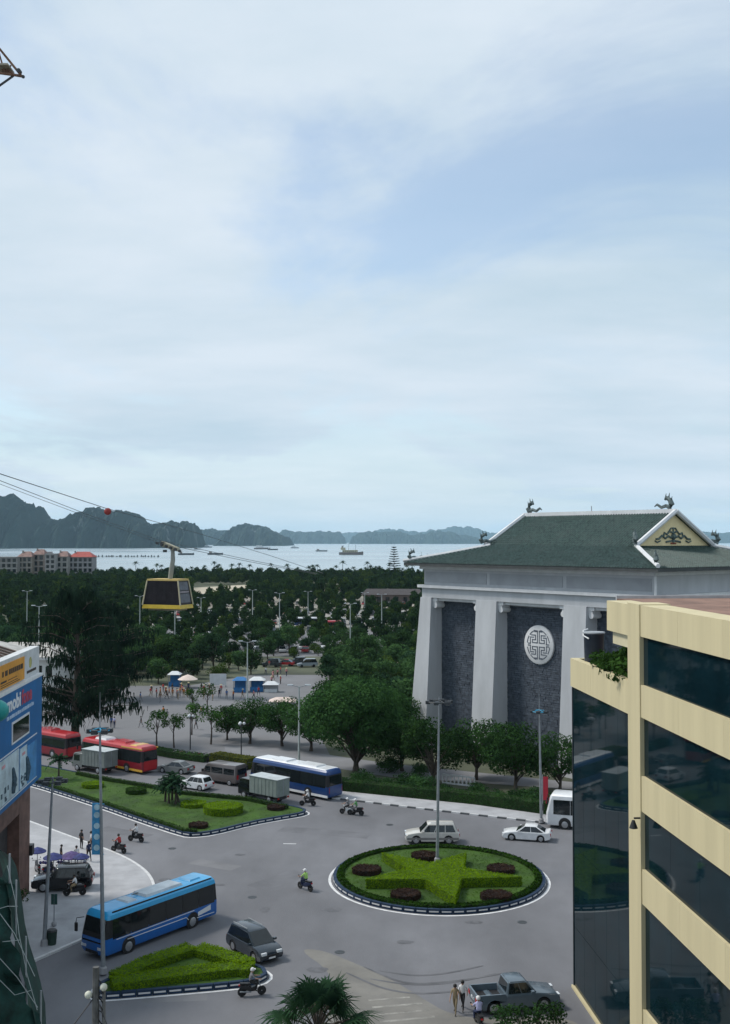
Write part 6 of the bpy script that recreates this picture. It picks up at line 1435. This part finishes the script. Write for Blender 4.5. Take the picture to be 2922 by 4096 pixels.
lamp_post('lamp post on the far side of the plaza by the blue booths', (990, 2858), 2568); lamp_post('lamp post in front of the leafy row behind the dark blue coach', (1197, 3062), 2745); lamp_post('lamp post behind the white house by the tall dark tree', (155, 2760), 2425)
def short_lamp(label, base, ty):
    p = G(*base); zt = A(base[0], ty, p.y).z; t = thing('plaza_lamp', label, 'lamp', p); MB().tube([(0, 0, 0), (0, 0, zt)], [.09, .06], 7).build('post', M_DARKST, t)
    for k in range(3): a = k * 2.1; MB().tube([(0, 0, zt - .3), (.35 * math.cos(a), .35 * math.sin(a), zt)], .03, 5).build('arm', M_DARKST, t); MB().ball((.35 * math.cos(a), .35 * math.sin(a), zt + .2), .2, 10).build('globe', WHB, t, 60)
short_lamp('globe lamp on dark post at the plaza edge by the hedge', (966, 3038), 2900); short_lamp('globe lamp on dark post among the young trees', (762, 3000), 2870)
# red banners and low white railing by the hall
p = G(2172, 3265); t = thing('red_banner', 'red vertical banner beside the far lamp mast', 'banner', p); MB().tube([(0, 0, 0), (0, 0, 4.2)], .05, 6).build('pole', M_GALV, t); MB().box(.04, .55, -.02, .02, 1.6, 4.0).build('flag', mat('banner_red', (.50, .03, .05), var=.12), t)
p = G(2240, 3262); t = thing('red_board', 'low red board in front of the hall next to the white coach', 'board', p, -.12); MB().box(-1.4, 1.4, -.05, .05, .6, 1.7).build('panel', mat('banner_red', (.50, .03, .05), var=.12), t)
for x in (-1.2, 1.2): MB().box(x - .05, x + .05, -.04, .04, 0, .6).build('leg', M_GALV, t)
p = G(1835, 3140); t = thing('white_railing', 'short white balustrade under the trees in front of the hall', 'railing', p, -.5)
MB().box(-2, 2, -.1, .1, .95, 1.1).build('rail', M_HTRIM, t); MB().box(-2, 2, -.12, .12, 0, .15).build('rail', M_HTRIM, t)
for i in range(9): MB().lathe([(.07, .15), (.12, .4), (.06, .75), (.09, .95)], 8, (-2 + i * .5, 0, 0)).build('baluster', M_HTRIM, t)
_ub = [make_tree(2.6, 4.2, 90 + i, 16, 130, .26, .0, M_LEAFB, trunk_r=.06, clump_r=.26) for i in range(2)]
for i, (px, py) in enumerate(((1450, 3150), (1530, 3160), (1620, 3168), (1690, 3178), (1775, 3186), (1905, 3196), (1985, 3208), (2075, 3218), (2140, 3226), (2230, 3232), (1560, 3092), (1680, 3105))):
    plant_tree('understorey_bush', 'low bush at place %s from the left in the row under the hall trees' % ('one two three four five six seven eight nine ten eleven twelve'.split()[i]), 'bush', G(px, py), _ub[i % 2], i * 1.1, random.uniform(.55, .95), 'bushes under the hall trees')
# utility pole and wires at the bottom left
UP = A(385, 3868, 44.0)
t = thing('utility_pole', 'old dark concrete utility pole at the bottom left of the picture', 'pole', (UP.x, 44, 0)); zt = UP.z
MB().tube([(0, 0, 0), (0, 0, zt)], [.22, .13], 8).build('pole', mat('pole_dark', (.10, .10, .095), var=.3, scale=3), t); MB().tube([(.30, .1, 0), (.30, .1, zt - .9)], [.09, .07], 7).build('conduit', mat('conduit', (.16, .16, .15), var=.2), t)
for k in range(7): MB().tube([(.0, 0, zt - .4 - k * .3), (.18 + .08 * math.sin(k * 2), -.05, zt - .55 - k * .3), (.30, .1, zt - .9 - k * .3)], .025, 5).build('cable_loop', M_TRIM, t)
for x, z in ((-.27, -1.05), (.33, -.75)): MB().ball((x, -.1, zt + z), .15, 12).build('globe', mat('globe_cream', (.60, .60, .50), var=.08), t, 60)
MB().tube([(-.27, -.1, zt - 1.05), (0, 0, zt - 1.3), (.33, -.1, zt - .8)], .03, 5).build('bracket', M_DARKST, t)
for i, (e, lb) in enumerate((((UP.x + 3.2, 40.5, 5.4), 'guy wire going down to the right from the utility pole'), ((UP.x - 3.6, 41, 5.5), 'guy wire going down to the left from the utility pole'))):
    o = MB().tube([(UP.x, 44, zt - 1.1), e, (e[0] * 2 - UP.x, e[1] * 2 - 44, e[2] * 2 - zt + 1.1)], .022, 5).build('guy_wire', M_TRIM); tag(o, lb, 'wire')

# ------------------------------------------------------------------ green netting, scaffold and hoist at the left edge
M_NET = mat('green_netting', (.005, .034, .028), rough=.9, var=.4, scale=2.5, detail=8, bump=.4)
def netting():
    rng = np.random.default_rng(12); t = thing('netted_scaffold', 'dark green construction netting over scaffolding at the lower left', 'scaffold', (0, 0, 0))
    edge = [(8, 3510), (28, 3550), (42, 3620), (54, 3710), (64, 3790), (84, 3880), (110, 3960), (132, 4045), (150, 4130)]
    D = 30.0; vs = []; nx = 16; rows = []
    prof = [A(x, y, D) for x, y in edge]; prof.append(Vector((prof[-1].x + .35, D, 8))); prof.append(Vector((prof[-1].x + .1, D, 0)))
    b = MB(); fine = []
    for i in range(len(prof) - 1):
        for k in range(5): fine.append(prof[i].lerp(prof[i + 1], k / 5))
    fine.append(prof[-1])
    for i, p in enumerate(fine):
        for k in range(nx):
            f = k / (nx - 1); vs.append((p.x - f * 4.5 + .10 * math.sin(k * 1.9 + i * .35) + rng.normal(0, .02), D - .15 * math.sin(i * .8 + k) - f * 5.0 + .22 * math.sin(k * 2.3 + i * .2), p.z + .2 * math.sin(k * .9) * (1 if i < 3 else 0) + (.35 * f)))
    n = len(fine); b.add(vs, [(i * nx + k, i * nx + k + 1, (i + 1) * nx + k + 1, (i + 1) * nx + k) for i in range(n - 1) for k in range(nx - 1)])
    # return side of the net
    v2 = []
    for i, p in enumerate(fine): v2 += [(p.x, D, p.z), (p.x - .25, D + 1.6, p.z + .1), (p.x - 1.2, D + 3.0, p.z)]
    b.add(v2, [(i * 3 + k, i * 3 + k + 1, (i + 1) * 3 + k + 1, (i + 1) * 3 + k) for i in range(n - 1) for k in range(2)])
    b.build('netting', M_NET, t, 60)
    for e in ([(-40, 3600), (60, 3735), (140, 3905)], [(-30, 3800), (70, 3910), (152, 4030)], [(-20, 3640), (30, 3625), (72, 3625)], [(-20, 3770), (80, 3760)], [(30, 3462), (62, 3600), (78, 3740), (110, 3900), (150, 4040)], [(-20, 3900), (60, 3980), (130, 3960)]):
        MB().tube([A(x, y, D - .45) for x, y in e], .010, 5).build('rope', mat('white_rope', (.33, .36, .36), var=.1), t)
    for (x, y) in ((40, 3415), (66, 3520), (105, 3745), (165, 3962)):
        p = A(x, y, D + .3); MB().tube([(p.x, D + .3, 0), (p.x, D + .3, p.z)], .028, 6).build('scaffold_pole', M_GALV, t)
    MB().box(-13.5, -10.4, 25.5, 31, 0, 18.2).build('wall_behind', M_CONC, t)
netting()
def hoist():
    rust = mat('rusty_steel', (.16, .09, .06), rough=.85, var=.4, scale=4); D = 31.0
    t = thing('construction_hoist', 'rusty steel hoist boom poking into the sky at the top left', 'hoist', (0, 0, 0)); P = lambda x, y, dd=0.0: A(x, y, D + dd)
    q = MB()
    for dd in (-.35, .35):
        q.tube([P(-700, -560, dd), P(0, 196, dd * .6), P(84, 300, 0)], .035, 6, 0)
        q.tube([P(-620, 330, dd), P(0, 292, dd * .7), P(60, 300, 0), P(96, 306, 0)], .04, 6, 0)
    for a, b_ in (((-300, -120), (-240, 308)), ((-200, 0), (-240, 308)), ((-200, 0), (-130, 303)), ((-90, 110), (-130, 303)), ((-90, 110), (-40, 296)), ((0, 215), (-40, 296)), ((0, 222), (22, 297)), ((44, 262), (22, 297)), ((-30, 240), (60, 300)), ((-30, 262), (70, 302))):
        q.tube([P(*a, .1), P(*b_, -.1)], .025, 5)
    q.build('boom', rust, t)
    MB().tube([P(55, 303), P(0, 342), P(-400, 640)], .032, 6).build('brace', M_DARKST, t)
    MB().lathe([(.06, -.08), (.06, .08)], 10, tuple(P(78, 285)), 'y').build('pulley', M_DARKST, t); MB().ball(tuple(P(94, 307)), .05, 8).build('end_cap', M_DARKST, t)
    pl = MB(); a = P(-60, 270); pl.box(a.x - 3.5, a.x + .75, D - .3, D + .3, a.z - .05, a.z).build('platform', mat('plywood', (.30, .26, .20), var=.25), t)
    m = MB(); mx = P(-620, 330).x
    for dx in (-.4, .4):
        for dy in (-.4, .4): m.tube([(mx + dx, D + dy, 0), (mx + dx, D + dy, 47)], .06, 5)
    for i in range(31): z = i * 1.5; m.tube([(mx - .4, D - .4, z), (mx + .4, D - .4, z + 1.5)], .03, 4); m.tube([(mx + .4, D - .4, z), (mx + .4, D + .4, z + 1.5)], .03, 4)
    m.build('mast', rust, t)
hoist()

# ------------------------------------------------------------------ cable car
def cable(name, label, pix, m, r=.035):
    """rope through picture points given with their distance"""
    P = [A(x, y, d) for x, y, d in pix]; out = []
    for i in range(len(P) - 1):
        for k in range(6): out.append(P[i].lerp(P[i + 1], k / 6))
    out.append(P[-1]); rr_ = [max(r, p.y * .00022) * 1.0 for p in out]
    o = MB().tube(out, rr_, 5).build(name, m); tag(o, label, 'cable'); return o
M_ROPE = mat('steel_rope', (.05, .055, .06), rough=.6, metal=.4, var=.1)
cable('track_rope', 'upper dark steel rope of the cable car carrying the red ball', [(-260, 1818, 66), (0, 1895, 78), (430, 2035, 112), (800, 2135, 175), (1080, 2222, 300), (1290, 2292, 640)], M_ROPE)
cable('track_rope', 'steel rope carrying the cable car cabin', [(-260, 1836, 92), (0, 1922, 108), (330, 2050, 136), (640, 2162, 196), (760, 2188, 232), (1000, 2240, 350), (1270, 2294, 640)], M_ROPE)
cable('haul_rope', 'thin haul rope just below the cabin rope', [(-260, 1852, 92), (0, 1936, 108), (330, 2060, 136), (640, 2172, 196), (760, 2198, 232), (1000, 2247, 350), (1265, 2297, 640)], M_ROPE, .02)
bp_ = A(432, 2046, 112); o = MB().ball(tuple(bp_ * 0), .37, 14).build('marker_ball', mat('marker_red', (.25, .03, .025), var=.15), None, 60); o.location = bp_; tag(o, 'red warning ball hanging on the upper rope', 'marker')
def cabin():
    D = 200.0; t = thing('cable_car', 'black and yellow two-deck cable car cabin hanging over the park trees', 'cable car', A(672, 2432, D), RAD(-22))
    L0, L1, w0, w1, H = 3.95, 3.1, 2.15, 1.75, 5.3
    yl = mat('cabin_yellow', (.62, .43, .045), rough=.4, var=.1); fr_ = mat('cabin_frame', (.52, .46, .30), rough=.5, var=.1); gl = mat('cabin_glass', (.014, .010, .012), rough=.3, var=.3, scale=.8, spec=.15)
    def ring(f): return (L0 + (L1 - L0) * f, w0 + (w1 - w0) * f, H * f)
    def fr(f0, f1, nm, m, o=0.0):
        a, b, z0 = ring(f0); c, d, z1 = ring(f1); a += o; b += o; c += o; d += o
        return MB().hexa([(-a, -b, z0), (a, -b, z0), (a, b, z0), (-a, b, z0), (-c, -d, z1), (c, -d, z1), (c, d, z1), (-c, d, z1)]).build(nm, m, t)
    fr(0, .13, 'floor_band', yl, .08); fr(.131, .94, 'shell', gl); fr(.941, 1.0, 'roof', mat('cabin_roof', (.5, .36, .12), var=.1), .12)
    MB().box(-L0 * .8, L0 * .8, -w0 * .7, w0 * .7, -.35, -.005).build('underside', mat('cabin_under', (.30, .27, .20), var=.2), t)
    for sx in (-1, 1):
        for sy in (-1, 1): MB().tube([(sx * (L0 + .02), sy * (w0 + .02), .6), (sx * (L1 + .12), sy * (w1 + .05), H * .95)], .13, 6).build('corner_post', fr_, t)
    for sy in (-1, 1):
        for k in range(6):
            x0 = -.86 + k * .29; a0, b0, _ = ring(.2); a1, b1, _ = ring(.54); a2, b2, _ = ring(.58); a3, b3, _ = ring(.9)
            for (aa, bb, zz, cc, dd, z2) in ((a0, b0, H * .2, a1, b1, H * .53), (a2, b2, H * .58, a3, b3, H * .9)):
                MB().hexa([(x0 * aa, sy * (bb - .02), zz), ((x0 + .27) * aa, sy * (bb - .02), zz), ((x0 + .27) * aa, sy * (bb + .025), zz), (x0 * aa, sy * (bb + .025), zz), (x0 * cc, sy * (dd - .02), z2), ((x0 + .27) * cc, sy * (dd - .02), z2), ((x0 + .27) * cc, sy * (dd + .025), z2), (x0 * cc, sy * (dd + .025), z2)]).build('window', gl, t)
    a, b, z = ring(.56); MB().box(-a - .03, a + .03, -b * .8, b * .8, z - .14, z + .14).build('deck_band', mat('cabin_band', (.34, .30, .32), var=.15), t)
    for sx in (-1, 1):
        for (f0, f1) in ((.2, .5), (.62, .9)):
            a0, b0, z0 = ring(f0); a1, b1, z1 = ring(f1)
            MB().hexa([(sx * (a0 - .02), -b0 * .8, z0), (sx * (a0 + .03), -b0 * .8, z0), (sx * (a0 + .03), b0 * .8, z0), (sx * (a0 - .02), b0 * .8, z0), (sx * (a1 - .02), -b1 * .8, z1), (sx * (a1 + .03), -b1 * .8, z1), (sx * (a1 + .03), b1 * .8, z1), (sx * (a1 - .02), b1 * .8, z1)]).build('end_window', mat('cabin_end_glass', (.06, .065, .08), rough=.1, var=.3, scale=1), t)
    hm = mat('hanger_grey', (.27, .28, .25), rough=.6, var=.12)
    MB().tube([(.5, 0, H), (.75, 0, H + 1.8), (1.05, 0, H + 3.4), (1.0, 0, H + 4.9), (.75, 0, H + 5.6)], [.42, .45, .42, .36, .34], 8).build('hanger', hm, t, 50)
    q = MB(); z = H + 5.7; q.hexa([(-1.4, -.5, z + .25), (2.4, -.5, z - .75), (2.4, .5, z - .75), (-1.4, .5, z + .25), (-1.1, -.5, z + 1.1), (2.1, -.5, z - .05), (2.1, .5, z - .05), (-1.1, .5, z + 1.1)])
    q.build('carriage', mat('carriage_tan', (.32, .30, .22), var=.25), t)
    for i in range(6):
        x = -1.9 + i * .95; MB().lathe([(.28, -.15), (.28, .15)], 10, (x, -.65, z + .75 - i * .28), 'y').build('roller', M_DARKST, t)
    MB().box(-2.3, -.6, -.55, .55, z + .8, z + 1.0).build('carriage_beam', M_DARKST, t); MB().box(-.9, -.4, -.3, .3, z - .9, z - .45).build('damper', M_DARKST, t)
cabin()

# ------------------------------------------------------------------ ships in the bay
def ship(label, px, py, length_px, kind, hullc, topc, name='ship'):
    d = (CAM_H + 1.6) * FPX / (py - 2165); x = (px - 1461) / FPX * d; L_ = length_px / FPX * d; s = L_ / 40
    t = thing(name, label, 'boat' if name != 'ship' else 'ship', (x, d, -1.6), RAD(random.uniform(-14, 14)))
    hm, tm = mat('hull_' + hullc, {'brown': (.16, .13, .12), 'dark': (.05, .055, .06), 'grey': (.20, .21, .22)}[hullc], var=.2, scale=.2), mat('top_' + topc, {'tan': (.42, .38, .26), 'white': (.6, .6, .6), 'brown': (.24, .2, .17)}[topc], var=.2, scale=.2)
    prof = [(-20, 0), (17, 0), (21, 5), (15, 4.2), (-18, 4.2), (-20.5, 4.6)]
    b = MB(); vs = []
    st = ((-20, 3.5), (-12, 4.2), (0, 4.5), (10, 4.2), (17, 2.6), (21, .25))
    for (xx, w) in st: sh = 4.2 + max(0, (xx - 8) / 13) ** 2 * 1.6; vs += [(xx * s, -w * .7 * s, -.3), (xx * s, w * .7 * s, -.3), (xx * s, w * s, sh * s), (xx * s, -w * s, sh * s)]
    b.add(vs, [(i * 4 + k, i * 4 + (k + 1) % 4, (i + 1) * 4 + (k + 1) % 4, (i + 1) * 4 + k) for i in range(5) for k in range(4)] + [(3, 2, 1, 0), (20, 21, 22, 23)]); b.build('hull', hm, t)
    if kind == 'cargo':
        MB().box(-14 * s, 11 * s, -3.2 * s, 3.2 * s, 4.2 * s, 8 * s).build('deck_house', tm, t); MB().box(-17 * s, -10 * s, -2.6 * s, 2.6 * s, 8 * s, 12 * s).build('bridge', tm, t)
        for i in range(7): MB().box((-13 + i * 3.4) * s, (-11.4 + i * 3.4) * s, -3.28 * s, -3.16 * s, 5.2 * s, 6.8 * s).build('window', M_GLASS, t)
        for xx, hh in ((8, 17), (-4, 19), (-13, 16)): MB().tube([(xx * s, 0, 7 * s), (xx * s, 0, hh * s)], .25 * s, 6).build('mast', M_DARKST, t)
        MB().lathe([(1.2 * s, 0), (1.0 * s, 3 * s)], 10, (-15 * s, 0, 12 * s)).build('funnel', hm, t)
    elif kind == 'junk':
        MB().box(-15 * s, 9 * s, -3 * s, 3 * s, 4.2 * s, 8 * s).build('cabin', tm, t); MB().box(-13 * s, 3 * s, -2.6 * s, 2.6 * s, 8 * s, 11 * s).build('upper_deck', tm, t)
        for xx, hh in ((12, 22), (-2, 26)): MB().tube([(xx * s, 0, 4 * s), (xx * s, 0, hh * s)], .3 * s, 6).build('mast', M_DARKST, t)
    elif kind == 'tall':
        MB().box(-12 * s, 6 * s, -3 * s, 3 * s, 4.2 * s, 7 * s).build('cabin', tm, t)
        for xx in (-12, -4, 4, 12): MB().tube([(xx * s, 0, 4 * s), (xx * s, 0, 24 * s)], .55 * s, 6).build('mast', M_WHITE, t)
    else:
        MB().box(-16 * s, -9 * s, -2.5 * s, 2.5 * s, 4.2 * s, 9 * s).build('wheelhouse', tm, t); MB().box(-8 * s, 13 * s, -3 * s, 3 * s, 4.2 * s, 4.9 * s).build('hatch', hm, t)
ship('large brown ship with tan upper deck in the middle of the bay', 1405, 2219, 96, 'cargo', 'brown', 'tan'); ship('two-deck boat left of the rounded island', 1045, 2197, 56, 'junk', 'brown', 'white', 'boat'); ship('dark boat just right of the two-deck one', 1092, 2200, 40, 'barge', 'dark', 'brown', 'boat')
ship('small grey boat right of the rounded island', 1180, 2193, 32, 'junk', 'grey', 'white', 'boat'); ship('low flat barge between the island and the brown ship', 1287, 2206, 46, 'barge', 'grey', 'brown', 'boat'); ship('dark boat peeping out beside the hall roof', 1690, 2252, 70, 'junk', 'dark', 'tan', 'boat')
ship('four-masted white ship anchored below the cliffs', 400, 2190, 66, 'tall', 'brown', 'white'); ship('low barge near the hanger of the cable car', 745, 2220, 62, 'barge', 'dark', 'brown', 'boat'); ship('dark barge right of the cable car', 862, 2219, 60, 'barge', 'dark', 'brown', 'boat'); ship('small boat in front of the far islands behind the cabin', 832, 2190, 34, 'junk', 'grey', 'white', 'boat'); ship('small dark boat close to the cliffs left of the brown cabin rope', 790, 2198, 26, 'barge', 'dark', 'brown', 'boat')
rb_ = random.Random(3)
for i in range(26):
    px = 382 + i * 10.4 + rb_.uniform(-3, 3); d = (CAM_H + 1.6) * FPX / 63; x = (px - 1461) / FPX * d; h = rb_.uniform(1.2, 3.2)
    t = thing('pontoon', 'small dark float in the long line across the near bay', 'float', (x, d + rb_.uniform(-15, 15), -1.7), 0, 'line of floats in the bay'); MB().prism([(-1.9, -1.5), (1.9, -1.5), (2.2, 0), (1.9, 1.5), (-1.9, 1.5)], 0, 1.0).build('float', mat('hull_dark', (.05, .055, .06)), t); MB().box(-.8, .8, -.8, .8, 1.0, 1.0 + h).build('hut', mat('hull_dark', (.05, .055, .06)), t)

# ------------------------------------------------------------------ terrace plants on the yellow block, shrubs at the bottom
_tp = make_tree(2.2, 2.6, 81, 14, 150, .26, .1, leaf('terrace_leaf', (.035, .085, .02)), trunk_r=.05, clump_r=.28)
for s, n_, sc, lb in ((5.0, 1.0, 1.05, 'leafy terrace plant nearest the dark tub'), (7.0, 1.2, 1.3, 'leafy terrace plant under the edge of the roof beam'), (9.4, 1.15, 1.3, 'leafy terrace plant beside the yellow pier'), (8.0, 2.4, 1.6, 'tall leafy terrace plant at the back')):
    plant_tree('terrace_plant', lb, 'plant', office_pt(s, n_, 19.5), _tp, s, float(sc), 'plants on the terrace of the yellow block')
_sp = make_tree(1.5, 2.0, 82, 12, 170, .16, .1, M_LEAFB, trunk_r=.04, clump_r=.28)
for px, py, sc, lb in ((2010, 4125, 1.0, 'low dark shrub in front of the pickup, leftmost'), (2080, 4135, 1.15, 'low dark shrub in front of the pickup, second from the left'), (2155, 4122, 1.1, 'low dark shrub in front of the pickup, third from the left'), (2225, 4118, 1.05, 'low dark shrub in front of the pickup, nearest the yellow block')):
    plant_tree('low_shrub', lb, 'shrub', G(px, py), _sp, px * .1, float(sc), 'shrubs in front of the pickup')

# ------------------------------------------------------------------ haze
def haze():
    b = MB().box(-12600, 12600, -60, 26600, -5, 420); m = bpy.data.materials.new('haze_air'); m.use_nodes = True; nt = m.node_tree; nt.nodes.remove(nt.nodes['Principled BSDF'])
    v = nt.nodes.new('ShaderNodeVolumePrincipled'); v.inputs['Color'].default_value = (.58, .84, 1.0, 1); v.inputs['Density'].default_value = HAZE; v.inputs['Anisotropy'].default_value = .0
    nt.links.new(v.outputs[0], nt.nodes['Material Output'].inputs['Volume'])
    o = b.build('haze', m); tag(o, kind='stuff')
HAZE = 3.3e-5
haze()
